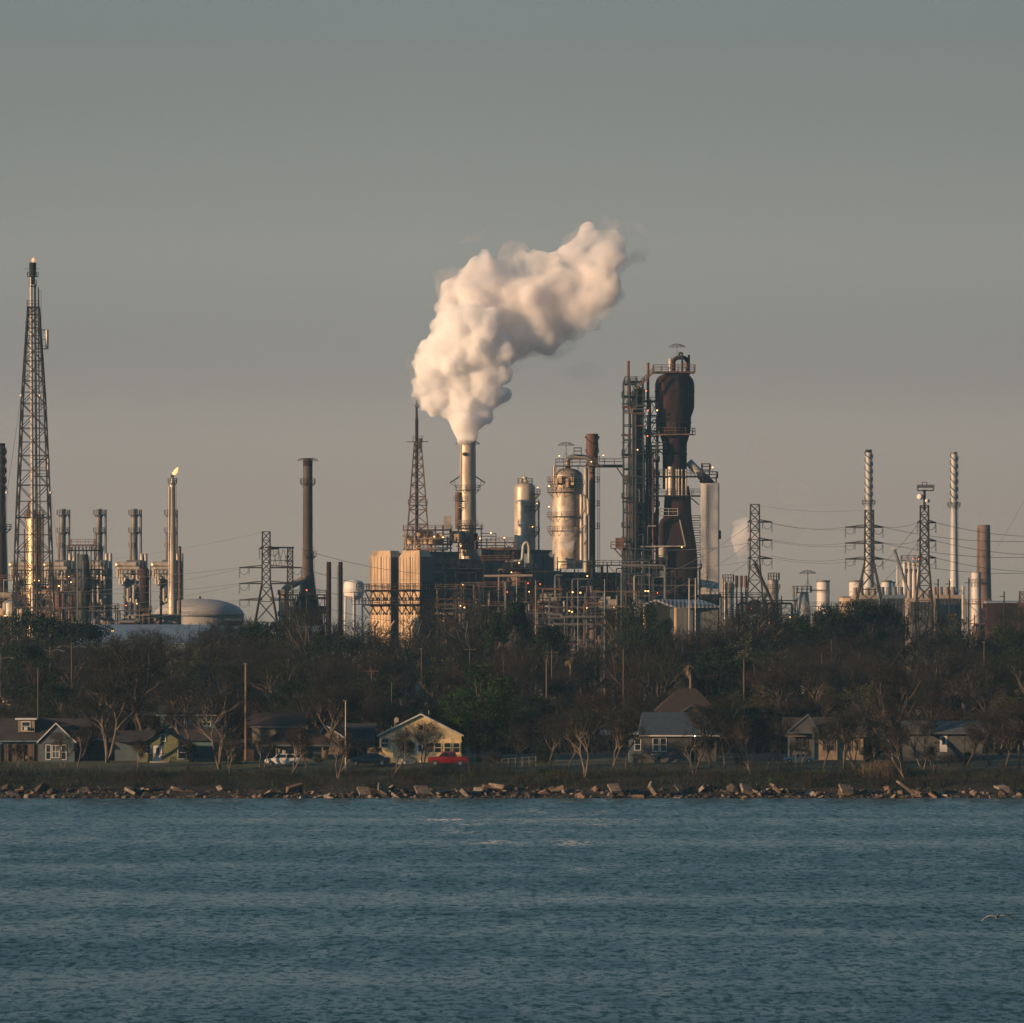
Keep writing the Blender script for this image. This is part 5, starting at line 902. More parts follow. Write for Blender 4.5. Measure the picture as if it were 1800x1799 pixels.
plume('steam_wisp', 'thin steam trailing right of the small white steam column', [(1345, 930, 20, 0, 1.5, .8), (1375, 920, 20, 0, 1.5, .8), (1400, 935, 14), (1365, 950, 16, 0, 1.5, .6), (1395, 905, 12), (1345, 900, 14, 0, 1.4, .8), (1330, 915, 14)], 1760, 1.5, 'steam_faint', 6, 1.3)
plume('steam_cloud', 'small low steam puff in front of the stained reactor', [(1004, 975, 4), (1005, 965, 7), (1003, 952, 10), (992, 948, 11), (1010, 945, 9), (985, 955, 10), (1000, 935, 9), (978, 965, 9), (1000, 960, 10), (1008, 985, 3.5), (1012, 930, 7), (972, 975, 7)], 1345, .6, 'steam_low', 7, .55)
plume('steam_wisp', 'tiny steam wisp at the foot of the slim silver vessel', [(934, 945, 9), (945, 950, 10), (928, 940, 7), (955, 955, 9), (940, 935, 7)], 1395, .8, 'steam_thin', 8, .6)
# ------------------------------------------------ vegetation
M('bark', (.085, .068, .054), (.14, .112, .088), 1.2, stretch=(1, 1, .2), rough=.9)
M('bark_dark', (.045, .036, .03), (.08, .062, .048), 1.2, stretch=(1, 1, .2), rough=.9)
M('twig_brown', (.034, .027, .022), (.023, .020, .018), .25, rough=.95, spec=.1)
M('twig_red', (.038, .026, .022), (.026, .020, .019), .25, rough=.95, spec=.1)
M('twig_olive', (.032, .031, .019), (.022, .022, .017), .25, rough=.95, spec=.1)
M('twig_grey', (.032, .030, .029), (.022, .022, .022), .25, rough=.95, spec=.1)
M('leaf_dark', (.012, .022, .013), (.019, .030, .016), .5, rough=.9, spec=.05)
M('grass_green', (.030, .056, .017), (.05, .07, .024), .4, rough=.9, spec=.05)
M('leaf_green', (.013, .034, .010), (.021, .045, .013), .6, rough=.9, spec=.05)
M('leaf_olive', (.036, .042, .018), (.055, .055, .024), .6, rough=.7, spec=.2)
M('palm_dry', (.14, .10, .055), (.08, .06, .036), .8, rough=.8)
def rnd_dir(rg, d, spread):
    v = Vector((rg.gauss(0, 1), rg.gauss(0, 1), rg.gauss(0, 1))).normalized()
    return (d + v * spread).normalized()
def ribbon(m, a, b, w, rg):
    d = b - a; s = d.cross(Vector((rg.uniform(-1, 1), rg.uniform(-1, 1), rg.uniform(-1, 1)))).normalized() * w * .5
    m.add([a - s, a + s, b], [(0, 1, 2)])
def bare_tree(seed, H=15.0, W=5.5, low=.28, stems=1, n1=5, leafy=0, fine=1.0, lean=0):
    """returns (trunk MB, crown MB) of a winter tree about H tall and 2W wide, base at the origin"""
    rg = random.Random(seed); tk = MB(); cr = MB()
    def inside(p):
        q = (p.z / H - low * .8) / (1.02 - low * .8)
        return (0 if q < 0 else math.sqrt(max(0, 1 - ((q - .52) / .52) ** 2))) * W - math.hypot(p.x, p.y)
    def grow(p, d, L, r, lev):
        segs = 3 if lev < 3 else 2; q = p
        pts = [p]
        for i in range(segs):
            d = (d + Vector((rg.gauss(0, .16), rg.gauss(0, .16), rg.gauss(.05, .1)))).normalized(); q = q + d * L / segs; pts.append(q)
        for i in range(segs):
            ra = r * (1 - .35 * i / segs); rb = r * (1 - .35 * (i + 1) / segs)
            if lev <= 2: (tk if lev < 3 else cr).tube(pts[i], pts[i + 1], ra, rb, 6 if lev < 2 else 4, cap=False)
            else: ribbon(cr, pts[i], pts[i + 1], max(r * 2, .042), rg)
        if lev >= 5:
            return
        kids = [0, n1, 4, 5, 6][lev] if lev else n1
        if lev == 4: kids = int(7 * fine)
        for k in range(kids):
            t = rg.uniform(.35, 1.0) if lev else rg.uniform(.75, 1.0)
            i = min(segs - 1, int(t * segs)); b = pts[i].lerp(pts[i + 1], t * segs - i) if t < 1 else pts[-1]
            spread = [.75, .85, .95, 1.1, 1.3][lev]
            nd = rnd_dir(rg, d + Vector((0, 0, .25)), spread)
            if nd.z < -.15 and rg.random() < .7: nd.z *= -.5
            LL = L * rg.uniform(.52, .82)
            if lev < 3:
                LL = min(LL * 1.05, H * [.42, .3, .2][lev])
                while LL > .6 and inside(b + nd * LL) < 0: LL *= .8
            else: LL = rg.uniform(.7, 1.3) * (1.0 if lev == 3 else .75)
            grow(b, nd, LL, r * (.62 if lev < 2 else .5), lev + 1)
            if leafy and lev == 4:
                for _ in range(leafy):
                    c = b + nd * LL * rg.random(); leaf(cr, c, rg.uniform(.1, .22), rg)
    for s in range(stems):
        a = rg.uniform(0, 6.28); d = Vector((math.cos(a) * (.35 if stems > 1 else .06) + lean, math.sin(a) * (.3 if stems > 1 else .06), 1)).normalized()
        grow(Vector((math.cos(a) * .25 * (stems > 1), math.sin(a) * .25 * (stems > 1), -.3)), d, H * (low + .18), .018 * H / math.sqrt(stems) + .03, 0)
    return tk, cr
def leaf(m, c, s, rg):
    a = Vector((rg.gauss(0, 1), rg.gauss(0, 1), rg.gauss(0, 1))).normalized(); b = a.cross(Vector((rg.gauss(0, 1), rg.gauss(0, 1), rg.gauss(0, 1)))).normalized()
    m.add([c - a * s, c + b * s * .6, c + a * s, c - b * s * .6], [(0, 1, 2, 3)])
def evergreen(seed, H=13.0, W=5.5, low=.18, lobes=26, n=420, cone=0.0):
    rg = random.Random(seed); tk = MB(); cr = MB(); top = Vector((rg.uniform(-.4, .4), 0, H * .7)); tk.tube((0, 0, -.3), top, .028 * H, .08, 7)
    for k in range(lobes):
        q = rg.random() ** .8; z = H * (low + (1 - low) * q * .93)
        rad = W * math.sqrt(max(0.02, 1 - ((q - .42 + cone * .2) / .62) ** 2)) * (1 - cone * q)
        a = rg.uniform(0, 6.28); rr = rad * math.sqrt(rg.uniform(.15, 1)) * .82
        c = Vector((math.cos(a) * rr, math.sin(a) * rr, z)); s = rg.uniform(.85, 1.5) * W * .24
        st = top * min(1, max(.25, z / H - .15)); tk.tube(st, c, .09, .03, 4, cap=False)
        for j in range(n):
            v = Vector((rg.gauss(0, 1), rg.gauss(0, 1), rg.gauss(0, 1))).normalized() * s * rg.uniform(.55, 1.12); v.z *= .7
            leaf(cr, c + v, rg.uniform(.1, .22), rg)
    return tk, cr
PROTO = {}
def proto(key, tk, cr, mt, mc):
    def mk(nm, mb, mat):
        me = bpy.data.meshes.new(nm); me.from_pydata(mb.v, [], mb.f); me.materials.append(MATS[mat]); me.update(); return me
    PROTO[key] = (mk('trunk', tk, mt), mk('crown', cr, mc))
def place(key, name, label, cat, px, D, h, w=None, group=None, rz=0, base=None, H0=15.0):
    tm, cm = PROTO[key]; o = bpy.data.objects.new(name, None); COL.objects.link(o)
    x = PX(px, D); o.location = (x, D, (gz(D) if base is None else base)); s = h / H0; o.scale = ((w or s), (w or s), s); o.rotation_euler.z = rz
    tag(o, label, cat, group)
    for nm, me in (('trunk', tm), ('crown', cm)):
        c = bpy.data.objects.new(nm, me); COL.objects.link(c); c.parent = o
    return o
BK = ['twig_brown', 'twig_red', 'twig_olive', 'twig_grey', 'twig_brown', 'twig_grey']
for i in range(6):
    tk, cr = bare_tree(100 + i, W=5.2 + (i % 3) * .6, low=[.2, .25, .3][i % 3], n1=5 + i % 2)
    proto('bare%d' % i, tk, cr, 'bark_dark', BK[i])
for i in range(3):
    tk, cr = bare_tree(200 + i, W=5.0, low=.3, stems=2 + i % 2, n1=4); proto('small%d' % i, tk, cr, 'bark', ['twig_brown', 'twig_grey', 'twig_olive'][i])
tk, cr = bare_tree(300, W=6.0, low=.22, n1=4, leafy=1); proto('leafy0', tk, cr, 'bark_dark', 'leaf_olive')
for i in range(3):
    tk, cr = evergreen(400 + i, H=15, W=6.2, lobes=30 + 4 * i); proto('green%d' % i, tk, cr, 'bark_dark', ['leaf_dark', 'leaf_green', 'leaf_dark'][i])
tk, cr = evergreen(410, H=15, W=4.6, low=.5, lobes=20, n=420); proto('pine0', tk, cr, 'bark_dark', 'leaf_dark')
TREE_N = 0
BANDS = [(-30, "at the left edge of the photo"), (50, "under the tall lattice flare tower"), (115, "under the leftmost twin-pipe boiler stack"), (150, "under the open dark steel tower"),
 (205, "under the boiler stacks left of the flare"), (255, "under the dark red column"), (305, "under the lit silver flare stack"), (360, "under the grey dome tank"),
 (410, "at the right rim of the dome tank"), (465, "under the wide-armed left pylon"), (515, "under the plain lattice mast"), (560, "under the rusty chimney"),
 (610, "under the white water tower"), (670, "under the left cream boiler block"), (725, "under the right cream boiler block"), (780, "under the steaming chimney's left side"),
 (840, "under the steaming chimney's right side"), (900, "under the slim silver vessel"), (955, "left of the stained silver reactor"), (1010, "under the stained silver reactor"),
 (1070, "under the walkway bridge"), (1125, "under the dark steel stair tower"), (1185, "under the huge rusty vessel"), (1245, "under the pale tall shaft"),
 (1300, "under the three short red tubes"), (1350, "under the pylon right of the pale shaft"), (1410, "under the white cone silo"), (1465, "under the small white tanks"),
 (1525, "under the left spiral-banded chimney"), (1580, "under the slanting conveyor"), (1635, "under the mast with two dishes"), (1690, "under the right spiral-banded chimney"),
 (1735, "under the thick brown stack"), (1790, "at the right edge of the photo")]
RIDGE = [(-40, 1108), (0, 1106), (50, 1104), (110, 1106), (145, 1122), (190, 1138), (260, 1136), (330, 1124), (420, 1120), (480, 1101), (560, 1094), (650, 1094), (740, 1074), (800, 1086), (870, 1090),
         (930, 1098), (990, 1096), (1050, 1094), (1090, 1092), (1180, 1092), (1260, 1080), (1350, 1082), (1400, 1092), (1500, 1092), (1600, 1088), (1650, 1086), (1740, 1092), (1840, 1100)]
COLN = {'bare0': 'brown', 'bare1': 'reddish', 'bare2': 'olive', 'bare3': 'grey', 'bare4': 'broad brown', 'bare5': 'pale grey', 'leafy0': 'thin-leaved olive', 'green0': 'dark evergreen', 'green1': 'mid-green leafy', 'green2': 'dense blackish evergreen', 'pine0': 'flat-topped pine'}
def wood():
    rg = random.Random(5)
    tiers = [(1035, None, "on the wood's skyline"), (985, (1106, 1124), "under the wood's skyline"), (930, (1128, 1146), "in the upper wood"), (870, (1152, 1174), "halfway down the wood"), (815, (1188, 1208), "in the lower wood"), (778, (1215, 1245), "low behind the houses")]
    for ti, (D0, rng, tp) in enumerate(tiers):
        for bi, (bx, bp) in enumerate(BANDS):
            px = bx + rg.uniform(-12, 12) + (25 if ti % 2 else 0); D = D0 + rg.uniform(-18, 18)
            top = interp(px, RIDGE) + rg.uniform(-30, -14) if rng is None else rg.uniform(*rng)
            g = 'bare%d' % rg.randrange(6)
            u = rg.random()
            if (ti == 0 and (px < 150 and px > -20)) or u < .05: g = rg.choice(['green0', 'green2'])
            elif u < .12: g = 'leafy0'
            if ti == 4 and 700 < px < 940: g = 'bare3'
            h = PZ(top, D) - gz(D)
            if ti == 0 and 150 < px < 300: h *= .93
            place(g, 'evergreen_tree' if g[0] == 'g' else 'bare_tree', ('%s tree' if 'green' in COLN[g] or g == 'leafy0' else 'bare %s tree') % COLN[g] + ' %s, %s' % (tp, bp), 'tree',
                  px, D, h, w=max(h / 15, .72) * rg.uniform(1.1, 1.35), group='trees of the wood between the houses and the refinery', rz=rg.uniform(0, 6))
wood()
# trees the photo singles out
SP = 'evergreen_tree'
def big(key, label, px, D, top, w, name='evergreen_tree', g=None): place(key, name, label, 'tree', px, D, PZ(top, D) - gz(D), w=w, rz=px, group=g)
big('green1', 'big round bright green evergreen beside the yellow gabled house', 842, 742, 1168, 1.0)
big('green1', 'lower bushy evergreen touching the right roof slope of the yellow house', 788, 752, 1228, .52)
big('pine0', 'round-topped dark pine poking above the wood left of the stained reactor', 906, 990, 1062, .75, 'pine_tree')
big('pine0', 'small dark pine crown just left of the round-topped pine', 872, 985, 1082, .55, 'pine_tree')
big('pine0', 'ragged dark pine leaning right above the palm', 965, 930, 1104, .8, 'pine_tree')
big('green2', 'large dark round evergreen in front of the arched grey shed', 1125, 985, 1056, .85)
big('green0', 'small dark evergreen right of the large round one', 1168, 1000, 1084, .5)
for i, (px, tp, ww) in enumerate([(1418, 1078, .75), (1462, 1060, .85), (1510, 1052, 1.0), (1560, 1058, .8)]):
    big(['green0', 'green2'][i % 2], 'very dark evergreen, %s of the four under the left spiral-banded chimney' % ['leftmost', 'second', 'tallest', 'rightmost'][i], px, 1000 + i * 4, tp, ww, g='row of very dark evergreens on the skyline')
big('green2', 'black-green evergreen at the right edge above the grey house', 1785, 905, 1100, .9)
big('green0', 'dark broad evergreen behind the white dormer at the left edge', 60, 860, 1130, .95)
big('green2', 'dark evergreen above the two-storey brown-roofed house', 520, 800, 1195, .8)
big('green2', 'dark evergreen rising left of the yellow house gable', 655, 815, 1190, .8)
FRONT = [(1345, 720, 1268, 'small0', 'brown bare tree between the blue-roofed house and the porch house'), (1402, 718, 1300, 'small2', 'low olive bare tree before the pale sedan'), (1448, 717, 1268, 'bare2', 'tangled bare tree before the porch house middle'), (1552, 728, 1235, 'bare4', 'brown bare tree over the dark gap right of the cream wall'), (1622, 722, 1258, 'small2', 'grey bare tree before the left part of the long grey house'), (1645, 716, 1305, 'small0', 'low bare thicket left of the white storm door'), (1700, 722, 1262, 'bare0', 'brown bare tree before the right part of the long grey house'), (1765, 718, 1262, 'bare1', 'reddish bare tree near the right edge of the shore'), (1250, 724, 1240, 'bare5', 'grey bare tree before the right half of the slate-blue roof'), (1100, 724, 1270, 'bare2', 'olive bare tree at the left annex of the blue-roofed house'), (1000, 722, 1262, 'bare0', 'brown bare tree left of the straight pale-trunked tree'), (540, 724, 1262, 'bare3', 'grey bare tree before the shaded porch of the two-storey house'), (330, 718, 1290, 'bare0', 'low brown bare tree right of the green house window'), (460, 720, 1290, 'small2', 'low bare tree left of the white SUV'), (186, 735, 1170, 'small1', 'pale forked bare tree left of the green gabled house'), (262, 752, 1120, 'bare5', 'tall bare tree with long pale limbs behind the green gabled house'), (345, 750, 1195, 'small0', 'slim bare tree at the right corner of the green house'),
 (388, 722, 1205, 'small1', 'thin pale-trunked bare tree between the green and the two-storey house'), (404, 716, 1290, 'small2', 'small bare sapling in the grass left of the white car'), (510, 714, 1270, 'small0', 'bare tree leaning in front of the white car'),
 (570, 745, 1165, 'bare3', 'big dark bare tree with wide fork right of the two-storey house'), (592, 712, 1285, 'small1', 'leaning bare sapling beside the pale metal pole'), (690, 714, 1275, 'small0', 'gnarled bare tree in front of the yellow house'),
 (745, 716, 1265, 'small2', 'twiggy bare tree before the middle of the yellow house'), (905, 722, 1270, 'small1', 'brownish bare shrub tree right of the big green evergreen'), (965, 730, 1250, 'bare3', 'bare brown tree right of the wire fence'),
 (1028, 712, 1245, 'small2', 'olive bare tree with straight pale trunk left of the blue-roofed house'), (1075, 722, 1255, 'small0', 'fine-branched olive bare tree left of the blue-roofed house'), (1180, 740, 1300, 'small2', 'low bare bush tree under the blue roof'),
 (1222, 713, 1285, 'small1', 'bare sapling before the dark porch of the blue-roofed house'), (1272, 722, 1262, 'small1', 'bare tree with pale stems at the right end of the blue-roofed house'), (1322, 716, 1255, 'small0', 'bare forked tree right of the dark porch'),
 (1372, 726, 1260, 'small2', 'crooked bare tree left of the pale sedan'), (1482, 722, 1240, 'small0', 'round-crowned brown bare tree before the cream porch house'), (1503, 724, 1250, 'small1', 'thin bare tree at the end of the cream porch house'),
 (1583, 738, 1160, 'bare4', 'tall dark bare tree between the porch house and the long grey house'), (1592, 712, 1275, 'small0', 'leaning pale-stemmed sapling before the long grey house'), (1738, 730, 1240, 'small1', 'vase-shaped pale bare tree at the right end of the grey house'),
 (1792, 724, 1235, 'small0', 'bare tree with pale limbs at the right edge of the shore'), (28, 716, 1300, 'small0', 'low bare thicket tree before the boarded porch'), (110, 722, 1290, 'small2', 'bare bush tree hiding the foot of the blue-grey gable'), (240, 716, 1290, 'small0', 'bare brown bush tree left of the green house front'),
 (135, 728, 1265, 'small0', 'bare tree right of the blue-grey gable'), (860, 716, 1320, 'small1', 'low bare bush right of the red pickup'), (640, 730, 1300, 'small2', 'low twiggy tree behind the dark sedan'), (1135, 718, 1320, 'small0', 'low bare bush left of the barbecue'),
 (1540, 720, 1275, 'leafy0', 'olive tufted tree beside the yellow reeds'), (1670, 718, 1325, 'small2', 'low bare bush before the long grey house')]
for px, D, tp, key, lab in FRONT:
    h = PZ(tp, D) - gz(D); s = h / 15
    place(key, 'bare_tree', lab, 'tree', px, D, h, w=max(s * 1.15, .34), rz=px * .7, group='bare trees along the shore gardens')
# palms
def palm(label, px, D, top, dead):
    T = Th('palm_tree', label, 'palm', px, D); rg = random.Random(int(px)); x, y = T.c, D; zt = T.z(top)
    m = MB(); m.tube((x, y, T.g - .2), (x, y, zt), .28, .2, 8); T.add('trunk', m, 'bark')
    m = MB()
    for k in range(60):
        a = rg.uniform(0, 6.28); up = rg.uniform(-.2, 1.1) if not dead else rg.uniform(-.9, .9); L = rg.uniform(1.2, 2.3); p = Vector((x, y, zt)); d = Vector((math.cos(a), math.sin(a), up)).normalized()
        for q in range(4):
            n_ = p + d * L / 4; s = d.cross(Vector((0, 0, 1))).normalized() * (.15 if q < 3 else .06); e = d.cross(Vector((0, 0, 1))).normalized() * (.16 if q < 2 else .03)
            m.add([p - s, p + s, n_ + e, n_ - e], [(0, 1, 2, 3)]); p = n_; d = (d + Vector((0, 0, -.45 if not dead else -.5))).normalized()
    T.add('crown', m, 'palm_dry')
palm('small dry palm with spread fronds under the ragged dark pine', 1003, 885, 1162, False)
palm('tall dead palm with hanging straw fronds above the brown hip roof', 1214, 800, 1174, True)
# bank undergrowth, reeds, lawn grass: nobody could count it
def scatter(name, label, cat, n, xr, yr, hr, mat, seed, w=.05, clump=6, xw=None):
    rg = random.Random(seed); m = MB()
    for i in range(n):
        x = rg.uniform(*xr) if xw is None else rg.gauss(*xw); y = rg.uniform(*yr); h0 = rg.uniform(*hr) * (.45 + .9 * abs(noise.noise(Vector((x * .11, y * .3, seed)))) * 2)
        for k in range(clump):
            a = Vector((x + rg.gauss(0, .25), y + rg.gauss(0, .25), gz(y) - .1)); b = a + Vector((rg.gauss(0, .28), rg.gauss(0, .28), 1)) * h0 * rg.uniform(.5, 1)
            ribbon(m, a, b, w, rg)
            if h0 > .8:
                c = a.lerp(b, .55); ribbon(m, c, c + Vector((rg.gauss(0, .4), rg.gauss(0, .4), .5)) * h0 * .5, w * .8, rg); c = a.lerp(b, .7); ribbon(m, c, c + Vector((rg.gauss(0, .4), rg.gauss(0, .4), .4)) * h0 * .4, w * .8, rg)
    o = m.build(name, mat); tag(o, label, cat, kind='stuff')
scatter('brush', 'brown twiggy brush covering the bank above the rocks', 'undergrowth', 3600, (-80, 80), (706, 714), (.5, 1.7), 'twig_brown', 1)
scatter('tall_brush', 'taller leafless brush along the top of the bank', 'undergrowth', 650, (-80, 80), (713, 718), (1.0, 3.0), 'twig_grey', 8, w=.05, clump=8)
scatter('weeds', 'dull green weeds on the bank between the rocks and lawns', 'undergrowth', 5200, (-80, 80), (706, 719), (.3, .9), 'grass_green', 2, w=.07)
scatter('grass', 'short green lawn grass in front of the houses', 'grass', 9000, (-80, 80), (714, 736), (.08, .22), 'grass_green', 3, w=.05)
scatter('underwood', 'dark low brushwood filling the wood floor behind the houses', 'undergrowth', 9000, (-105, 105), (768, 1010), (2.2, 5.5), 'twig_grey', 6, w=.14, clump=8)
scatter('reeds', 'yellowish reeds on the bank left of the long grey house', 'reeds', 120, (0, 1), (712, 716), (2.2, 3.6), 'palm_dry', 4, w=.05, xw=(PX(1547, 714), 1.3))
# ------------------------------------------------ shore: houses, vehicles, poles, rocks, gull
M('wall_bluegrey', (.095, .13, .155), (.07, .10, .125), .6, rough=.8, ribs=2.2, ribaxis='Z'); M('wall_green', (.17, .19, .10), (.14, .155, .085), .6, rough=.8, ribs=2.2, ribaxis='Z'); M('wall_cream', (.30, .25, .185), (.22, .18, .135), .6, rough=.8, ribs=2.2, ribaxis='Z')
M('wall_yellow', (.80, .64, .36), (.70, .55, .30), .6, rough=.8, ribs=2.2, ribaxis='Z'); M('wall_tan', (.2, .165, .13), (.15, .12, .095), .6, rough=.8, ribs=2.2, ribaxis='Z'); M('wall_blue', (.05, .15, .24), (.04, .12, .19), .6, rough=.8, ribs=2.2, ribaxis='Z'); M('wall_teal', (.08, .15, .18), (.06, .12, .15), .6)
M('wall_grey', (.10, .105, .108), (.07, .075, .078), .6, rough=.8, ribs=2.2, ribaxis='Z'); M('trim_white', (.50, .51, .50), (.40, .40, .39), 1, rough=.6); M('door_white', (.5, .5, .49), rough=.5)
M('roof_dark', (.022, .022, .026), (.04, .036, .034), .8, rough=.95); M('roof_brown', (.042, .028, .024), (.028, .020, .018), .8, rough=.95); M('roof_slate', (.025, .045, .07), (.035, .055, .075), .8, rough=.9)
M('boards', (.10, .06, .035), (.04, .025, .018), 1.4, stretch=(1, 1, .05), rough=.9)
class House(Th):       # local metres: x to the right, y away from the camera, z up from the doorstep
    def __init__(s, label, px, D, name='house'): super().__init__(name, label, 'house', px, D, group='houses along the shore')
    def lx(s, px): return PX(px, s.D) - s.c
    def lz(s, py): return PZ(py, s.D) - s.g
    def L(s, name, m, mat, par=None): return m.build(name, mat, s.o, (0, 0, 0), par)
    def win(s, a, b, t, bt, y=0, frame='trim_white', pane='glass_dark', bars=1, name='window'):
        x0, x1, z0, z1 = s.lx(a), s.lx(b), s.lz(bt), s.lz(t); k = .11; m = MB()
        m.box(x0, x1, y - .09, y - .002, z0, z0 + k); m.box(x0, x1, y - .09, y - .002, z1 - k, z1); m.box(x0, x0 + k, y - .09, y - .002, z0 + k, z1 - k); m.box(x1 - k, x1, y - .09, y - .002, z0 + k, z1 - k)
        if bars: m.box(x0 + k, x1 - k, y - .08, y - .03, (z0 + z1) / 2 - .035, (z0 + z1) / 2 + .035)
        if bars == 2: m.box((x0 + x1) / 2 - .035, (x0 + x1) / 2 + .035, y - .078, y - .03, z0 + k, z1 - k)
        f = s.L(name, m, frame); m = MB(); m.box(x0 + k, x1 - k, y - .03, y - .002, z0 + k, z1 - k); s.L('pane', m, pane, f)
    def door(s, a, b, t, bt, y=0, mat='door_white', glass=True):
        m = MB(); m.box(s.lx(a), s.lx(b), y - .08, y - .002, s.lz(bt), s.lz(t)); d = s.L('door', m, mat)
        if glass: m = MB(); w_ = s.lx(b) - s.lx(a); h = s.lz(t) - s.lz(bt); m.box(s.lx(a) + w_ * .3, s.lx(b) - w_ * .3, y - .1, y - .081, s.lz(bt) + h * .45, s.lz(t) - h * .12); s.L('pane', m, 'glass_dark', d)
        m = MB(); m.box(s.lx(b) - .22, s.lx(b) - .14, y - .16, y - .081, s.lz(bt) + 1.0, s.lz(bt) + 1.1); s.L('handle', m, 'galv', d)
    def gable_front(s, a, b, peakx, peak, eave, y0, y1, wall, roof, over=.35, trim='trim_white', base=0, th=.16, eave2=None):
        """gable end facing the camera"""
        xa, xb, xp, ze, zp = s.lx(a), s.lx(b), s.lx(peakx), s.lz(eave), s.lz(peak); ze2 = ze if eave2 is None else s.lz(eave2); m = MB()
        vs = [(xa, y0, base), (xb, y0, base), (xb, y0, ze2), (xp, y0, zp), (xa, y0, ze)]; vs += [(x, y1, z) for x, _, z in vs]
        m.add(vs, [(0, 1, 2, 3, 4), (9, 8, 7, 6, 5), (0, 5, 6, 1), (1, 6, 7, 2), (0, 4, 9, 5)]); s.L('wall', m, wall)
        m = MB(); sl = (zp - ze) / (xp - xa); sr = (zp - ze2) / (xb - xp)
        for x, z, sg, sp in ((xa, ze, -1, sl), (xb, ze2, 1, sr)):
            e = (x + sg * over, z - over * sp); P = [(e[0], e[1] + .02), (xp, zp + .02), (xp, zp + th + .02), (e[0], e[1] + th + .02)]
            m.add([(p, y0 - over, q) for p, q in P] + [(p, y1 + over, q) for p, q in P], [(0, 1, 2, 3), (7, 6, 5, 4), (0, 4, 5, 1), (1, 5, 6, 2), (2, 6, 7, 3), (3, 7, 4, 0)])
        rf = s.L('roof', m, roof)
        m = MB()
        for x, z, sg, sp in ((xa, ze, -1, sl), (xb, ze2, 1, sr)):
            e = (x + sg * over, z - over * sp); P = [(e[0], e[1]), (xp, zp), (xp, zp + th + .05), (e[0], e[1] + th + .05)]; m.add([(p, y0 - over - .06, q) for p, q in P] + [(p, y0 - over - .002, q) for p, q in P], [(0, 1, 2, 3), (7, 6, 5, 4), (0, 4, 5, 1), (1, 5, 6, 2), (2, 6, 7, 3), (3, 7, 4, 0)])
        s.L('fascia', m, trim, rf)
    def side_roof(s, a, b, ridge, eave, y0, y1, roof, ra=None, rb=None, over=.4, fascia='trim_white', under=.14):
        """roof sloping towards the camera; ra/rb = ridge ends in px (hip)"""
        xa, xb = s.lx(a) - over, s.lx(b) + over; rxa = xa if ra is None else s.lx(ra); rxb = xb if rb is None else s.lx(rb); ze, zr = s.lz(eave), s.lz(ridge); ym = (y0 + y1) / 2; y0 -= over; y1 += over; m = MB()
        m.add([(xa, y0, ze), (xb, y0, ze), (xb, y1, ze), (xa, y1, ze), (rxa, ym, zr), (rxb, ym, zr)], [(0, 1, 5, 4), (2, 3, 4, 5), (1, 2, 5), (3, 0, 4), (0, 3, 2, 1)]); r = s.L('roof', m, roof)
        m = MB(); m.box(xa, xb, y0 - .05, y0 - .002, ze - under, ze + .05); s.L('fascia', m, fascia, r)
    def box(s, name, a, b, t, bt, y0, y1, mat, par=None): m = MB(); m.box(s.lx(a), s.lx(b), y0, y1, s.lz(bt) if bt is not None else -.3, s.lz(t)); return s.L(name, m, mat, par)
# far left house
H = House('long dark-roofed house with a white dormer and a blue-grey gabled front', 75, 740)
H.box('wall', -12, 150, 1306, None, 2, 9, 'wall_bluegrey'); H.side_roof(-14, 152, 1264, 1303, 1.5, 9.5, 'roof_dark', fascia='wall_teal')
H.gable_front(68, 131, 98.5, 1273, 1304, 0, 3, 'wall_bluegrey', 'roof_dark', over=.25, base=-.3)
H.box('wall_panel', 78, 116, 1316, 1307, -.06, -.002, 'roof_dark'); H.win(80, 90, 1309, 1336, bars=1); H.win(91, 105, 1310, 1333, pane='glass_grey', bars=2); H.win(107, 117, 1309, 1336, bars=1)
H.box('gable_panel', 88, 109, 1300, 1288, -.05, -.002, 'roof_dark')
H.box('dormer', 29, 58, 1266, 1288, 2.4, 5, 'wall_cream'); H.box('dormer_roof', 24, 62, 1263.2, 1266, 2.0, 5.4, 'trim_white'); H.win(35, 51, 1269, 1286, y=2.4, bars=1); H.box('air_conditioner', 40, 46, 1279, 1284, 1.9, 2.3, 'trim_white')
H.box('porch_screen', -12, 67, 1309, None, .8, 1.0, 'boards')
for q in (-2, 12, 26, 39, 57): H.box('porch_post', q, q + 1.5, 1308, None, .5, .7, 'wall_bluegrey')
H.box('porch_lamp', 44, 48, 1329, 1335, .3, .5, 'wall_tan')
H.win(142, 147, 1309, 1335, y=2, pane='glass_dark', frame='wall_teal', bars=0)
# green house
H = House('small olive green gabled house with white window frames', 290, 738)
H.gable_front(241, 333, 288, 1284, 1312, 0, 8, 'wall_green', 'roof_dark', over=.5, trim='roof_dark', base=-.3)
H.box('eave_board', 242, 333, 1308, 1309.5, -.05, -.002, 'wall_tan')
H.win(281, 292, 1290.5, 1304, pane='wall_green', bars=0); H.win(251, 266, 1311, 1325); H.win(312, 328, 1311, 1335); H.door(270, 285, 1311, 1342); H.box('step', 264, 298, 1338, None, -1.6, 0, 'concrete')
m = MB()
for q in range(9): m.bar((H.lx(264 + q * 4), -1.6, 0), (H.lx(264 + q * 4), -1.6, 1.2), .05)
m.bar((H.lx(264), -1.6, 1.2), (H.lx(296), -1.6, 1.2), .06); H.L('railing', m, 'steel')
H.side_roof(192, 262, 1286, 1304, 4, 12, 'roof_dark', fascia='roof_dark'); H.box('wall', 196, 262, 1306, None, 5, 11, 'wall_bluegrey')
H = House('teal upper-storey house with white windows behind the green house', 330, 762)
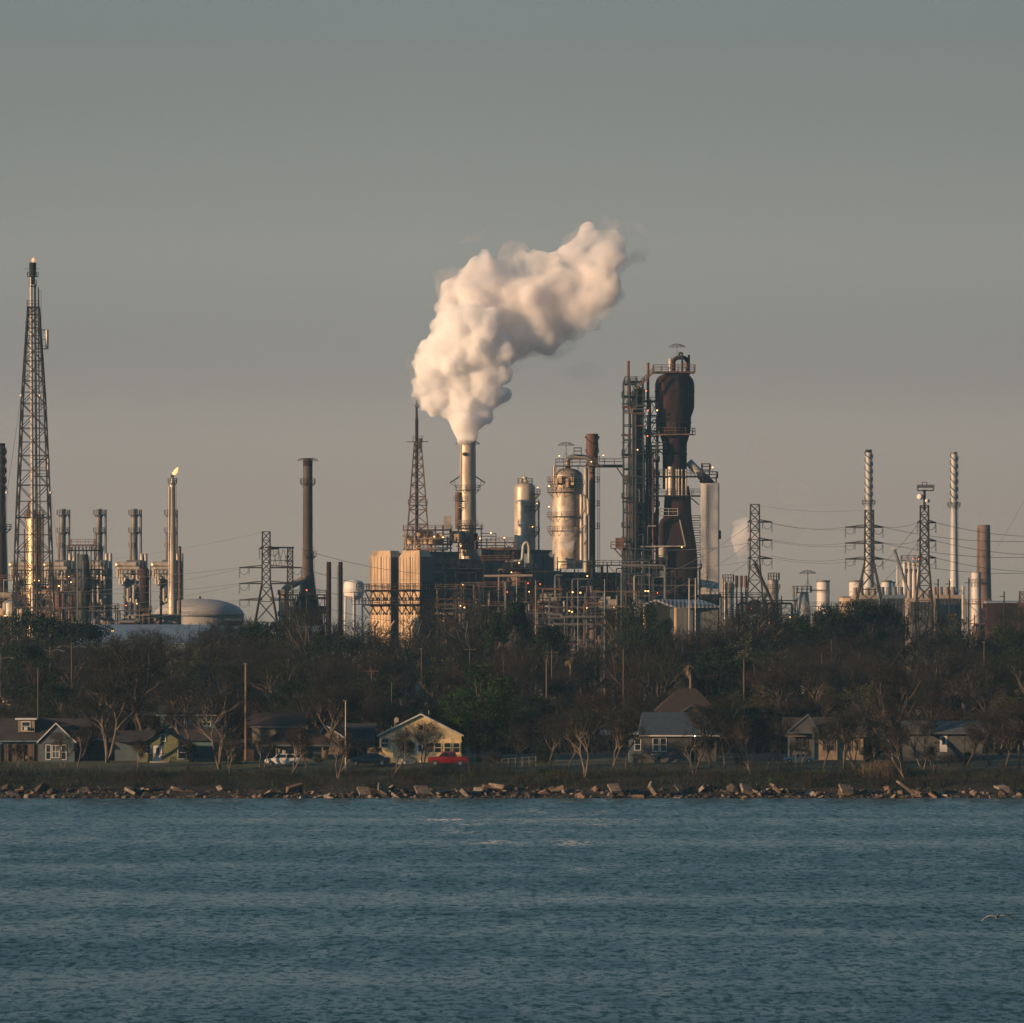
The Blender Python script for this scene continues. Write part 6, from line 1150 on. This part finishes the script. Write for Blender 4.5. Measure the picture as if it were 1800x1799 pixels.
H.box('wall', 281, 378, 1256, None, 0, 8, 'wall_teal'); H.side_roof(280, 380, 1240, 1257, -.3, 8, 'roof_dark', fascia='trim_white'); H.win(301, 328, 1262, 1277, frame='trim_white', bars=2, pane='glass_grey'); H.win(356, 371, 1262, 1277, bars=2)
H.side_roof(284, 392, 1280, 1300, -4, 0, 'roof_dark', fascia='roof_dark'); H.box('lower_wall', 288, 390, 1301, None, -3.8, -.3, 'wall_teal')
H = House('small light-blue shed house half hidden by the pale forked tree', 168, 745, name='shed_house')
H.gable_front(158, 205, 170, 1300, 1308, 0, 5, 'wall_bluegrey', 'roof_dark', over=.3, base=-.3)
# two storey
H = House('two-storey cream house with brown shingle roofs and a shaded porch', 505, 744)
H.box('wall', 442, 520, 1277, None, 2.5, 9, 'wall_cream'); H.side_roof(437, 530, 1254, 1278, 2, 9.5, 'roof_brown', fascia='wall_tan'); H.win(456, 471, 1280, 1303, y=2.5, frame='wall_bluegrey', bars=1); H.win(483, 497, 1280, 1296, y=2.5, frame='wall_bluegrey', bars=1)
H.side_roof(455, 588, 1283, 1310, -.6, 5, 'roof_brown', ra=498, rb=552, fascia='wall_bluegrey'); H.box('lower_wall', 456, 574, 1312, None, .9, 6, 'wall_cream')
H.win(474, 487, 1317, 1338, y=.9, frame='wall_tan', pane='glass_dark'); H.win(500, 514, 1317, 1338, y=.9, frame='trim_white'); H.win(521, 566, 1315, 1333, y=.9, frame='wall_bluegrey', bars=2); H.door(487, 499, 1316, 1342, y=.9, glass=True)
for q in (457, 485, 517, 566): H.box('porch_post', q, q + 2.2, 1312, None, -.5, -.2, 'wall_cream')
H.box('planter', 524, 570, 1336, None, -1.2, -.4, 'concrete')
H = House('low tan house with a pale gable right of the two-storey house', 585, 765)
H.gable_front(554, 608, 572, 1276, 1300, 0, 8, 'wall_tan', 'roof_dark', base=-.3); H.win(593, 601, 1290, 1302, frame='trim_white')
H = House('bright blue raised house on posts between the metal pole and the yellow house', 628, 756)
H.box('wall', 607, 655, 1280, 1314, 0, 6, 'wall_blue'); H.side_roof(604, 656, 1272, 1281, -.3, 6.3, 'roof_dark', fascia='wall_blue'); H.win(615, 623, 1289, 1311, frame='wall_blue')
for q in (609, 628, 648): H.box('post', q, q + 1.8, 1314, None, .2, .4, 'pale_pole')
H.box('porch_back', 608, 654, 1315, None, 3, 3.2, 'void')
# yellow house
H = House('sunlit yellow house with a wide gable and a row of porch windows', 739, 738)
H.gable_front(667, 811, 739.5, 1257, 1293, 0, 9, 'wall_yellow', 'roof_slate', over=.35, base=-.3)
H.win(735, 745, 1273.5, 1285, frame='wall_yellow', bars=0, pane='void')
m = MB(); m.box(H.lx(706), H.lx(812), -.14, -.002, H.lz(1304.5), H.lz(1302)); H.L('frieze', m, 'wall_yellow')
for a in (763.5, 780, 796): H.win(a, a + 13, 1305.5, 1324, frame='wall_yellow', bars=1)
for a in (702, 716, 749): H.win(a, a + 11, 1306, 1323, frame='wall_tan', bars=1)
H.door(732, 744, 1306, 1334); H.win(669, 684, 1298, 1315, frame='trim_white'); H.box('siding_skirt', 668, 811, 1325.5, 1334, -.1, -.002, 'wall_yellow')
m = MB(); m.tube((H.lx(693), 4, H.lz(1290)), (H.lx(693), 4, H.lz(1268)), .06, n=6); d = H.L('dish_mast', m, 'galv'); m = MB(); m.tube((H.lx(697), 3.4, H.lz(1267)), (H.lx(697) - .1, 3.25, H.lz(1267) + .02), .42, .4, 16); H.L('dish', m, 'wall_tan', d)
m = MB(); m.tube((H.lx(753), 5, H.lz(1262)), (H.lx(753), 5, H.lz(1250)), .1, n=8); H.L('vent_pipe', m, 'galv')
# blue roofed house
H = House('grey brick house with a wide slate-blue roof and paired white windows', 1185, 738)
H.box('wall', 1128, 1216, 1294, None, 0, 8, 'wall_grey'); H.side_roof(1128, 1262, 1253, 1293, -.4, 9, 'roof_slate', ra=1130, rb=1236)
H.win(1147, 1159, 1297, 1322); H.win(1160, 1172, 1297, 1322); H.box('annex', 1106, 1127.8, 1296, None, .6, 7, 'wall_bluegrey'); H.box('annex_roof', 1103, 1128, 1288, 1292, -.6, 6, 'roof_blue'); H.win(1115, 1127, 1298, 1320, y=.6)
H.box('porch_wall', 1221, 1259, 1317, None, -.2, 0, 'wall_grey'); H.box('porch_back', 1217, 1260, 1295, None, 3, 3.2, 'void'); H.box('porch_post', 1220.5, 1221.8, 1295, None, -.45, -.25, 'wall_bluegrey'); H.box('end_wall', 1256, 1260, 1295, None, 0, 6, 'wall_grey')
lampball(H, H.c + H.lx(1221), H.D - .9, H.g + H.lz(1294.5), r=.13, mat='lamp_white', name='porch_lamp')
H.box('bench', 1143, 1160, 1325, 1327, -1.3, -.9, 'pale_pole')
H = House('brown hip-roofed house rising behind the blue-roofed house', 1205, 775)
H.box('wall', 1160, 1250, 1252, None, 0, 8, 'wall_tan'); H.side_roof(1156, 1256, 1211, 1250, -.4, 9, 'roof_brown', ra=1195, rb=1226, fascia='roof_brown'); H.gable_front(1198, 1232, 1215, 1241, 1252, -2, 0, 'wall_tan', 'roof_brown', trim='wall_grey')
# porch house
H = House('dark grey cottage with a columned gable porch and a cream side wall', 1450, 742)
H.gable_front(1386, 1452, 1450, 1253, 1284, 0, 3, 'wall_teal', 'roof_dark', over=.3, base=None or 2.9, eave2=1252.5) if False else None
H.side_roof(1384, 1520, 1262, 1294, 1.4, 9, 'roof_dark', fascia='wall_tan'); H.box('wall', 1432, 1519, 1295, None, 1.8, 8.6, 'wall_cream'); H.box('wall', 1388, 1431.8, 1292, None, 2.0, 8.6, 'wall_grey')
m = MB(); x0, x1, xp = H.lx(1384), H.lx(1436), H.lx(1420); z0, z1 = H.lz(1288), H.lz(1258)
m.add([(x0, -.6, z0), (x1, -.6, z0), (xp, -.6, z1), (x0, 2, z0), (x1, 2, z0), (xp, 2, z1)], [(0, 1, 2), (3, 5, 4), (0, 3, 4, 1), (1, 4, 5, 2), (0, 2, 5, 3)]); H.L('porch_gable', m, 'wall_grey')
m = MB(); m.bar((x0 - .2, -.75, z0), (xp, -.75, z1 + .2), .14); m.bar((xp, -.75, z1 + .2), (x1 + .2, -.75, z0), .14); m.box(x0, x1, -.8, -.62, z0 - .12, z0 + .1); H.L('fascia', m, 'wall_bluegrey')
for q in (1385, 1428): H.box('porch_column', q, q + 3, 1290, None, -.5, -.2, 'wall_bluegrey')
H.win(1398, 1408, 1296, 1315, y=2.0, frame='wall_grey'); H.win(1411, 1421, 1296, 1315, y=2.0, frame='wall_grey')
for a in (1447, 1460, 1490, 1503): H.win(a, a + 9, 1300, 1321, y=1.8, frame='wall_tan')
# long grey house
H = House('long weathered grey house with a white storm door', 1665, 744)
H.box('wall', 1586, 1727, 1288, None, 0, 8, 'wall_grey'); H.side_roof(1584, 1730, 1268, 1289, -.4, 8.4, 'wall_grey', fascia='wall_grey'); H.door(1652, 1665, 1294, 1322); H.win(1641, 1649, 1303, 1309, frame='wall_grey', bars=0)
for q in (1606, 1623, 1694, 1712): H.box('batten', q, q + 1.2, 1291, None, -.06, -.002, 'wall_bluegrey')
for a, b, t, D, mt, rf, lab in ((378, 424, 1300, 752, 'wall_tan', 'roof_brown', 'small tan outbuilding behind the tall wooden pole'), (960, 1000, 1262, 790, 'wall_bluegrey', 'roof_slate', 'pale blue roof glimpsed left of the brown bushes'), (1060, 1104, 1284, 790, 'wall_bluegrey', 'roof_blue', 'blue-roofed outbuilding left of the slate-blue roof'), (248, 280, 1246, 790, 'wall_bluegrey', 'roof_blue', 'pale outbuilding behind the long-limbed bare tree')):
    H = House(lab, (a + b) / 2, D, name='outbuilding'); H.box('wall', a, b, t + 8, None, 0, 5, mt); H.side_roof(a, b, t, t + 9, -.2, 5.2, rf, fascia=mt); H.win((a + b) / 2 - 4, (a + b) / 2 + 4, t + 12, t + 24)
# vehicles
M('paint_red', (.17, .008, .009), rough=.3, spec=.6); M('paint_white', (.62, .60, .58), rough=.3, spec=.6); M('paint_dark', (.02, .032, .05), rough=.22, spec=.7); M('paint_teal', (.16, .25, .28), rough=.3, spec=.6); M('tyre', (.012, .012, .013), rough=.9); M('rim', (.45, .45, .46), rough=.35, metal=.8); M('tail_red', (.35, .01, .01), rough=.3); M('head_glass', (.6, .62, .62), rough=.15, spec=.8); M('bumper', (.35, .35, .36), rough=.4, metal=.6)
def car(label, px0, px1, D, kind, paint, flip=1, cat='car', name='parked_car'):
    T = Th(name, label, cat, (px0 + px1) / 2, D, group='vehicles parked on the grass'); Lg = T.u(px1 - px0); s = Lg / 4.7; T.o.rotation_euler.z = 0 if flip > 0 else math.pi
    prof = {'pickup': [(-2.35, .55, .85, .80), (-2.3, .5, 1.02, .9), (-1.5, .45, 1.1, .93), (-1.1, .42, 1.12, .93), (1.0, .42, 1.12, .93), (2.25, .48, 1.12, .93), (2.35, .55, 1.08, .92)],
            'suv': [(-2.35, .5, .8, .75), (-2.25, .42, .98, .88), (-1.4, .4, 1.08, .92), (-.9, .38, 1.12, .93), (1.6, .38, 1.14, .93), (2.25, .42, 1.1, .9), (2.35, .5, .95, .86)],
            'sedan': [(-2.35, .42, .66, .72), (-2.2, .32, .82, .86), (-1.2, .3, .93, .9), (-.8, .28, .96, .9), (1.4, .28, .98, .9), (2.2, .34, .94, .86), (2.35, .44, .84, .78)]}[kind]
    cab = {'pickup': [(-1.15, 1.1), (-.55, 1.68), (.85, 1.7), (1.0, 1.1)], 'suv': [(-1.25, 1.1), (-.55, 1.68), (1.5, 1.66), (2.15, 1.1)], 'sedan': [(-1.2, .95), (-.45, 1.42), (.85, 1.42), (1.75, .97)]}[kind]
    m = MB(); vs = []
    for x, zb, zt, hw in prof:
        zt_ = zt
        for (yy, zz) in ((-hw * .92, zb), (-hw, (zb + zt_) * .5), (-hw * .97, zt_ - .12), (-hw * .85, zt_), (hw * .85, zt_), (hw * .97, zt_ - .12), (hw, (zb + zt_) * .5), (hw * .92, zb)): vs.append((x * s, yy * s, zz * s))
    n = 8; k = len(prof); m.add(vs, [(i * n + j, i * n + (j + 1) % n, (i + 1) * n + (j + 1) % n, (i + 1) * n + j) for i in range(k - 1) for j in range(n)] + [tuple(range(n))[::-1], tuple(range((k - 1) * n, k * n))])
    hw = .86
    def cabmesh(inset, dz, w0, w1):
        return [(cab[i][0] * s, yy * s, (cab[i][1] + (dz if i in (1, 2) else 0)) * s) for yy in (0,) for i in range(4)]
    c = cab; wb, wt = .86, .66
    vs = [(c[0][0], -wb, c[0][1]), (c[3][0], -wb, c[3][1]), (c[2][0], -wt, c[2][1]), (c[1][0], -wt, c[1][1]), (c[0][0], wb, c[0][1]), (c[3][0], wb, c[3][1]), (c[2][0], wt, c[2][1]), (c[1][0], wt, c[1][1])]
    m.add([(a * s, b * s, d * s) for a, b, d in vs], [(0, 1, 2, 3), (7, 6, 5, 4), (3, 2, 6, 7), (0, 3, 7, 4), (1, 5, 6, 2)])
    if kind == 'pickup': m.box(1.0 * s, 1.05 * s, -.85 * s, .85 * s, 1.1 * s, 1.3 * s)
    T.o['x'] = 0; del T.o['x']
    body = m.build('body', paint, T.o)
    for sg in (-1, 1):       # side glass
        m = MB(); e = .012
        def sp(x, z):        # point on the cab side
            t = (z - c[0][1]) / (c[1][1] - c[0][1]); return (x * s, sg * (wb + (wt - wb) * t + e) * s, z * s)
        zt = c[1][1] - .07; zb = c[0][1] + .05; xa0 = c[0][0] + .18; xa1 = c[1][0] + .06; xb0 = c[3][0] - .14; xb1 = c[2][0] - .05; mid = (xa1 + xb1) / 2 + .05
        for pa in (((xa0, zb), (mid - .04, zb), (mid - .04, zt), (xa1, zt)), ((mid + .04, zb), (xb0, zb), (xb1, zt), (mid + .04, zt))):
            P = [sp(*q) for q in pa]; m.add(P, [(0, 1, 2, 3) if sg < 0 else (3, 2, 1, 0)])
        m.build('side_window', 'glass_dark', T.o)
    for nm, i0, i1, sx in (('windscreen', 0, 1, -1), ('rear_window', 3, 2, 1)):
        m = MB(); a, b = c[i0], c[i1]; e = .015 * sx; P = [((a[0] + (b[0] - a[0]) * .12 + e) * s, -.76 * s, (a[1] + (b[1] - a[1]) * .12) * s), ((a[0] + (b[0] - a[0]) * .12 + e) * s, .76 * s, (a[1] + (b[1] - a[1]) * .12) * s), ((a[0] + (b[0] - a[0]) * .9 + e) * s, .62 * s, (a[1] + (b[1] - a[1]) * .9) * s), ((a[0] + (b[0] - a[0]) * .9 + e) * s, -.62 * s, (a[1] + (b[1] - a[1]) * .9) * s)]
        m.add(P, [(0, 1, 2, 3)]); m.build(nm, 'glass_dark', T.o)
    rw = .37 if kind != 'sedan' else .33
    for x in (-1.5, 1.42):
        for yy in (-1, 1):
            m = MB(); m.tube((x * s, yy * .70 * s, rw * s), (x * s, yy * .945 * s, rw * s), rw * s, n=20); ty = m.build('wheel', 'tyre', T.o)
            m = MB(); m.tube((x * s, yy * .94 * s, rw * s), (x * s, yy * .965 * s, rw * s), rw * .6 * s, n=14); m.build('rim', 'rim', T.o, parent=ty)
    for yy in (-.62, .62):
        m = MB(); m.box(-2.37 * s, -2.28 * s, (yy - .16) * s, (yy + .16) * s, (.68 if kind != 'sedan' else .6) * s, (.84 if kind != 'sedan' else .72) * s); m.build('headlight', 'head_glass', T.o)
        m = MB(); m.box(2.28 * s, 2.375 * s, (yy - .14) * s, (yy + .14) * s, .78 * s, .95 * s) if kind != 'sedan' else m.box(2.2 * s, 2.36 * s, (yy - .14) * s, (yy + .14) * s, .66 * s, .8 * s); m.build('tail_light', 'tail_red', T.o)
    for x in (-2.4, 2.34): m = MB(); m.box(x * s, (x + .08) * s, -.8 * s, .8 * s, .42 * s, .56 * s); m.build('bumper', 'bumper', T.o)
    return T
car('white SUV parked on the grass before the two-storey house', 466, 527, 728, 'suv', 'paint_white')
car('dark blue sedan parked between the metal pole and the yellow house', 613, 686, 729, 'sedan', 'paint_dark')
car('red pickup truck parked in front of the yellow house', 752, 823, 728, 'pickup', 'paint_red', cat='pickup truck', name='pickup_truck')
car('pale teal sedan parked before the columned porch', 1378, 1432, 735, 'sedan', 'paint_teal')
# poles, sign, fence, grill
def pole(label, px, D, top, r, mat, kind, base=None, name='utility_pole'):
    T = Th(name, label, 'pole', px, D); m = MB(); m.tube((T.c, D, T.g - .3), (T.c, D, T.z(top)), r, r * .7, 8); T.add('pole', m, mat)
    if kind == 'arms':
        m = MB()
        for s in (-1, 1): m.path([(T.c, D, T.z(top + 9)), (T.c + s * 1.2, D, T.z(top + 5)), (T.c + s * 2.0, D, T.z(top + 7))], .05, 5); m.hvessel((T.c + s * 2.1, D, T.z(top + 7.4)), (s, 0, -.3), .7, .12, 8)
        T.add('lamp_arm', m, 'galv')
    if kind in ('cross', 'trans'): m = MB(); m.bar((T.c - 1.1, D - .2, T.z(top + 4)), (T.c + 1.1, D - .2, T.z(top + 4)), .12); T.add('crossarm', m, mat)
    if kind == 'trans': m = MB(); m.lathe(T.c + .5, D - .3, [(T.z(top + 28), .1), (T.z(top + 28) + .05, .27), (T.z(top + 18), .27), (T.z(top + 18) + .1, .1)], 12); T.add('transformer', m, 'galv')
    if kind == 'lamp': m = MB(); m.box(T.c - .35, T.c + .15, D - .15, D + .15, T.z(top), T.z(top) + .16); T.add('lamp_head', m, 'galv')
    return T
pole('tall sunlit wooden pole left of the two-storey house', 432, 735, 1168, .19, 'wood_lit', 'lamp'); pole('slim pale metal light pole at the right of the two-storey house', 607.5, 722, 1233, .09, 'silver_dull', 'lamp', name='light_pole')
pole('brown wooden pole standing behind the white dormer', 67, 760, 1174, .14, 'wood_pole', 'plain'); pole('dark street lamp pole with two arms, right one at the left wood', 126, 900, 1130, .16, 'wood_pole', 'arms', name='street_lamp')
pole('dark street lamp pole with two arms and a transformer, left one', 88, 905, 1137, .16, 'wood_pole', 'arms', name='street_lamp'); pole('dark pole cut by the left photo edge with a lamp arm', 2, 890, 1150, .16, 'wood_pole', 'arms', name='street_lamp')
pole('dark leaning wooden pole right of the big green evergreen', 961, 800, 1158, .2, 'wood_pole', 'plain'); pole('sunlit slim pole with a crossarm right of the big green evergreen', 970, 870, 1143, .15, 'wood_pole', 'cross')
pole('slim brown pole above the yellow house gable', 741, 880, 1142, .13, 'wood_pole', 'lamp'); pole('brown pole with a pale transformer left of the yellow house', 653, 830, 1176, .15, 'wood_pole', 'trans'); pole('thin grey-blue pole above the yellow house left slope', 688.5, 800, 1200, .07, 'galv', 'plain')
pole('pale wooden pole high in the wood at the right', 1730, 900, 1130, .14, 'wood_pole', 'lamp'); pole('dark broad pole among the trees above the blue-roofed house', 1308, 850, 1160, .2, 'bark_dark', 'plain'); pole('short pole in the wood above the brown bushes', 1096, 860, 1141, .16, 'wood_pole', 'plain'); pole('tiny crossarm pole left of the big green evergreen top', 826, 890, 1138, .12, 'wood_pole', 'cross')
pole('small white standpipe post right of the red pickup', 824, 724, 1335, .07, 'wood_pole', 'plain', name='post')
T = Th('notice_board', 'blank white notice board on two posts left of the red pickup', 'sign', 712, 722); m = MB(); m.box(T.x(697), T.x(728), T.D, T.D + .08, T.z(1343.5), T.z(1334)); T.add('board', m, 'concrete')
for q in (696, 723): m = MB(); m.box(T.x(q), T.x(q) + .14, T.D + .085, T.D + .2, T.g - .2, T.z(1333)); T.add('post', m, 'wall_teal')
T = Th('wire_fence', 'low grey wire fence right of the big green evergreen', 'fence', 915, 728)
for k in range(6): m = MB(); q = 882 + k * 12; m.tube((T.x(q), T.D, T.g - .2), (T.x(q), T.D, T.z(1334 - k * .9)), .04, n=6); T.add('post', m, 'galv')
m = MB(); m.bar((T.x(882), T.D, T.z(1335)), (T.x(942), T.D, T.z(1330.5)), .06); m.bar((T.x(882), T.D, T.z(1341)), (T.x(942), T.D, T.z(1337)), .03); T.add('rail', m, 'galv')
T = Th('barbecue', 'round black kettle barbecue under the paired windows', 'barbecue', 1157, 734); zc = T.g + .85
m = MB(); m.lathe(T.c, T.D, [(zc - .3, .08), (zc - .2, .25), (zc, .32), (zc + .16, .26), (zc + .26, .06)], 16); T.add('bowl', m, 'tyre')
for k in range(3): a = 2.1 * k; m = MB(); m.bar((T.c + math.cos(a) * .1, T.D + math.sin(a) * .1, zc - .2), (T.c + math.cos(a) * .35, T.D + math.sin(a) * .35, T.g), .035); T.add('leg', m, 'galv')
T = Th('fence_panel', 'dark wooden yard fence between the green and the two-storey house', 'fence', 410, 740)
for k in range(11): m = MB(); q = 378 + k * 6.2; m.box(T.x(q), T.x(q + 5.7), T.D, T.D + .05, T.g - .1, T.z(1318 + (k % 3) * .4)); T.add('board', m, 'boards')
T = Th('fence_panel', 'tan board fence with a dark bush left of the yellow house', 'fence', 655, 742)
for k in range(5): m = MB(); q = 646 + k * 4.4; m.box(T.x(q), T.x(q + 4.1), T.D, T.D + .05, T.g - .1, T.z(1314 + (k % 2) * .5)); T.add('board', m, 'wall_tan')
# bushes by the houses
for i, (px, D, tp, ww, lab) in enumerate([(665, 733, 1314, .16, 'round dark bush at the left corner of the yellow house'), (560, 736, 1328, .13, 'low hedge bush under the two-storey house windows'), (412, 733, 1322, .2, 'dark garden bush at the right of the green house yard'), (1300, 732, 1316, .16, 'dark bush right of the blue-roofed house end'), (1532, 736, 1306, .28, 'big black-green bush at the right end of the cream wall'), (955, 736, 1310, .25, 'dark shrub right of the wire fence'), (1700, 736, 1322, .16, 'low hedge before the long grey house')]):
    place('green%d' % (i % 3), 'garden_bush', lab, 'bush', px, D, PZ(tp, D) - gz(D) + .6, w=ww, rz=i, base=gz(D) - .6)
# --- riprap
M('rock_tan', (.22, .17, .13), (.10, .08, .062), 1.6, rough=.95, bump=.5); M('rock_pale', (.26, .225, .19), (.14, .12, .10), 1.6, rough=.95, bump=.5); M('rock_dark', (.06, .05, .044), (.035, .03, .027), 1.6, rough=.95, bump=.5); M('rock_brown', (.17, .11, .075), (.11, .078, .055), 1.6, rough=.95, bump=.5)
def rock_mesh(seed, dims, jag, mat):
    rg = random.Random(seed); bm = bmesh.new(); pts = []
    for k in range(26 if jag > .3 else 14):
        v = Vector((rg.uniform(-1, 1), rg.uniform(-1, 1), rg.uniform(-1, 1)))
        if jag > .3: v.normalize(); v *= rg.uniform(.8, 1.05)
        else: v = Vector((math.copysign(rg.uniform(.8, 1), v.x), math.copysign(rg.uniform(.75, 1), v.y), math.copysign(rg.uniform(.8, 1), v.z)))
        pts.append(bm.verts.new((v.x * dims[0], v.y * dims[1], v.z * dims[2])))
    r = bmesh.ops.convex_hull(bm, input=pts); bmesh.ops.delete(bm, geom=[g for g in r['geom_interior'] if isinstance(g, bmesh.types.BMVert)], context='VERTS')
    bmesh.ops.bevel(bm, geom=bm.edges[:], offset=.05 * max(dims), segments=1, affect='EDGES')
    me = bpy.data.meshes.new('rock'); bm.to_mesh(me); bm.free(); me.materials.append(MATS[mat]); return me
RK = []
for i in range(10): RK.append((rock_mesh(500 + i, (random.Random(i).uniform(.7, 1.15), .7, random.Random(i + 9).uniform(.4, .75)), .6, ['rock_tan', 'rock_dark', 'rock_pale', 'rock_brown', 'rock_dark'][i % 5]), ['tan', 'dark', 'pale', 'brown', 'dark'][i % 5], 'boulder'))
for i in range(8): RK.append((rock_mesh(600 + i, (1.15, .8, .2 + .05 * (i % 3)), .1, ['rock_tan', 'rock_brown', 'rock_dark', 'rock_pale'][i % 4]), ['tan', 'brown', 'dark', 'pale'][i % 4], 'slab'))
SB = [(0, 'below the boarded porch'), (68, 'below the blue-grey gable'), (140, 'below the light-blue shed house'), (215, 'below the green house left corner'), (290, 'below the green house'), (345, 'below the dark yard fence'), (430, 'below the tall wooden pole'), (495, 'below the white SUV'), (560, 'below the two-storey house right end'), (607, 'below the pale metal pole'),
      (650, 'below the dark sedan'), (712, 'below the notice board'), (785, 'below the red pickup'), (842, 'below the big green evergreen'), (910, 'below the wire fence'), (965, 'right of the wire fence'), (1028, 'below the straight pale-trunked tree'), (1080, 'below the olive bushes'), (1150, 'below the barbecue'), (1190, 'below the slate-blue roof'),
      (1240, 'below the dark screened porch'), (1322, 'below the forked tree'), (1405, 'below the pale teal sedan'), (1480, 'below the cream porch house'), (1547, 'below the yellow reeds'), (1610, 'below the grey house left end'), (1658, 'below the white storm door'), (1735, 'below the vase-shaped tree'), (1795, 'at the right edge of the shore')]
def band(px): return min(SB, key=lambda s: abs(s[0] - px))[1]
rg = random.Random(77); bigseen = set()
rub = MB(); rr_ = random.Random(5)
for k in range(2600):
    y = 699.9 + rr_.random() * 5.6; x = rr_.uniform(-72, 72); s_ = rr_.uniform(.10, .30); c = Vector((x, y, max(gz(y), -.05) + s_ * .4)); V_ = [c + Vector((rr_.uniform(-1, 1) * s_ * 1.3, rr_.uniform(-1, 1) * s_, rr_.uniform(-.6, 1) * s_)) for _ in range(6)]
    rub.add(V_, [(0, 1, 2), (0, 2, 3), (3, 2, 4), (1, 4, 2), (0, 3, 5), (5, 3, 4), (5, 4, 1), (0, 5, 1)])
tag(rub.build('rubble', 'rock_dark'), 'dark small rubble filling the gaps between the shore rocks', 'rubble', kind='stuff')
for i in range(285):
    px = -12 + (i + rg.random()) * 1824 / 285; row = rg.random(); y = 700.0 + row * 5.2; me, colr, kd = rg.choice(RK); s = rg.choice((.32, .4, .5, .6, .75, 1.0)) * rg.uniform(.95, 1.05) * rg.uniform(.8, 1.15)
    if 180 < px < 210 or 1660 < px < 1690: s *= .6
    o = bpy.data.objects.new('rock', me); COL.objects.link(o); o.location = (PX(px, y), y, max(gz(y), -.1) + .1 * s + rg.uniform(-.05, .35) * (row + .3)); o.scale = (s, s, s * rg.uniform(.8, 1.2))
    o.rotation_euler = (rg.gauss(0, .3) - (.5 if kd == 'slab' else 0), rg.gauss(0, .45 if kd == 'boulder' else .35), rg.uniform(0, 6.28))
    if s < .75: lab = 'small %s riprap %s among many at the waterline' % (colr, 'stone' if kd == 'boulder' else 'slab piece')
    else:
        bd = band(px); key = (colr, kd, bd); lab = '%s %s %s %s' % ('large' if s > .95 else 'medium', colr, kd, bd)
        if key in bigseen: lab = '%s %s %s beside its twin %s' % ('large' if s > .95 else 'medium', colr, kd, bd)
        bigseen.add(key)
    tag(o, lab, 'rock', 'riprap rocks along the waterline')
def slab(label, px, py, w_, h_, tilt, mat, t=.22, dy=0, yaw=.3):
    D = 701.2 + dy; o = MB().box(-w_ / 2, w_ / 2, -.9, .9, -t / 2, t / 2).build('concrete_slab', mat); o.location = (PX(px, D), D, PZ(py, D)); o.rotation_euler = (R(32) if h_ else R(8), tilt, yaw); tag(o, label, 'slab', 'broken concrete slabs')
slab('large flat tan concrete slab lying below the notice board', 742, 1389, 1.8, 1, .03, 'rock_tan'); slab('long thin orange beam slanting into the water below the grey house', 1592, 1385, 2.6, 0, .62, 'rock_tan', .25, -.6)
slab('broad orange slab below the cream porch house', 1487, 1387, 1.6, 1, .12, 'rock_tan', .3); slab('square brown slab below the barbecue', 1080, 1386, 1.4, 1, -.05, 'rock_tan', .3); slab('tilted tan plate below the dark sedan', 672, 1387, 1.3, 1, .5, 'rock_tan', .25); slab('low wide plate below the pale metal pole', 640, 1391, 1.6, 1, 0, 'rock_tan', .25)
slab('upright pointed tan slab below the slate-blue roof', 1148, 1386, 1.5, 1, .9, 'rock_tan', .5); slab('bright white plank at the right end of the shore', 1760, 1384, 1.4, 0, -.08, 'rock_pale', .25); slab('leaning narrow slab below the forked tree', 1363, 1386, 1.4, 0, .8, 'rock_tan', .25); slab('blocky orange slab below the bare forked sapling', 1312, 1387, 1.4, 1, .2, 'rock_tan', .5)
# --- gull
def gull():
    D = 230; T = Th('gull', 'single gull gliding low over the water at the right', 'bird', 1753, D, base=PZ(1612, D)); m = MB(); s = 1.42
    m.path([(0, -.26, 0), (0, -.2, .01), (0, -.05, .02), (0, .15, .01), (0, .3, 0)], .055, 8)
    m.tube((0, -.2, .01), (0, -.33, .02), .045, .03, 8); m.tube((0, -.33, .02), (0, -.40, .0), .018, .004, 6); m.tube((0, .28, 0), (0, .42, 0), .04, .07, 6)
    for sg in (-1, 1):
        P = [(.03, .02, .0, .2), (.22, .0, .055, .19), (.40, -.04, .05, .16), (.58, .03, -.05, .11), (.71, .12, -.17, .02)]
        for k, ((x, y, z, c), (x2, y2, z2, c2)) in enumerate(zip(P, P[1:])):
            t = .028; vs = []
            for (a, b, d, e) in ((x, y, z, c), (x2, y2, z2, c2)): vs += [(sg * a, b - e * .35, d), (sg * a, b - e * .1, d + t), (sg * a, b + e * .65, d), (sg * a, b - e * .1, d - t)]
            m.add(vs, [(0, 1, 5, 4), (1, 2, 6, 5), (2, 3, 7, 6), (3, 0, 4, 7), (0, 3, 2, 1), (4, 5, 6, 7)])
    M('feather', (.3, .28, .25), (.02, .02, .025), 2.2, rough=.8); b = m.build('body', 'feather', T.o)
    b.rotation_euler = (R(6), R(-3), R(-12))
    m = MB(); m.tube((0, -.375, .008), (0, -.41, -.002), .014, .003, 6); M('bill', (.5, .28, .05), rough=.5); k = m.build('bill', 'bill', T.o, parent=b)
gull()
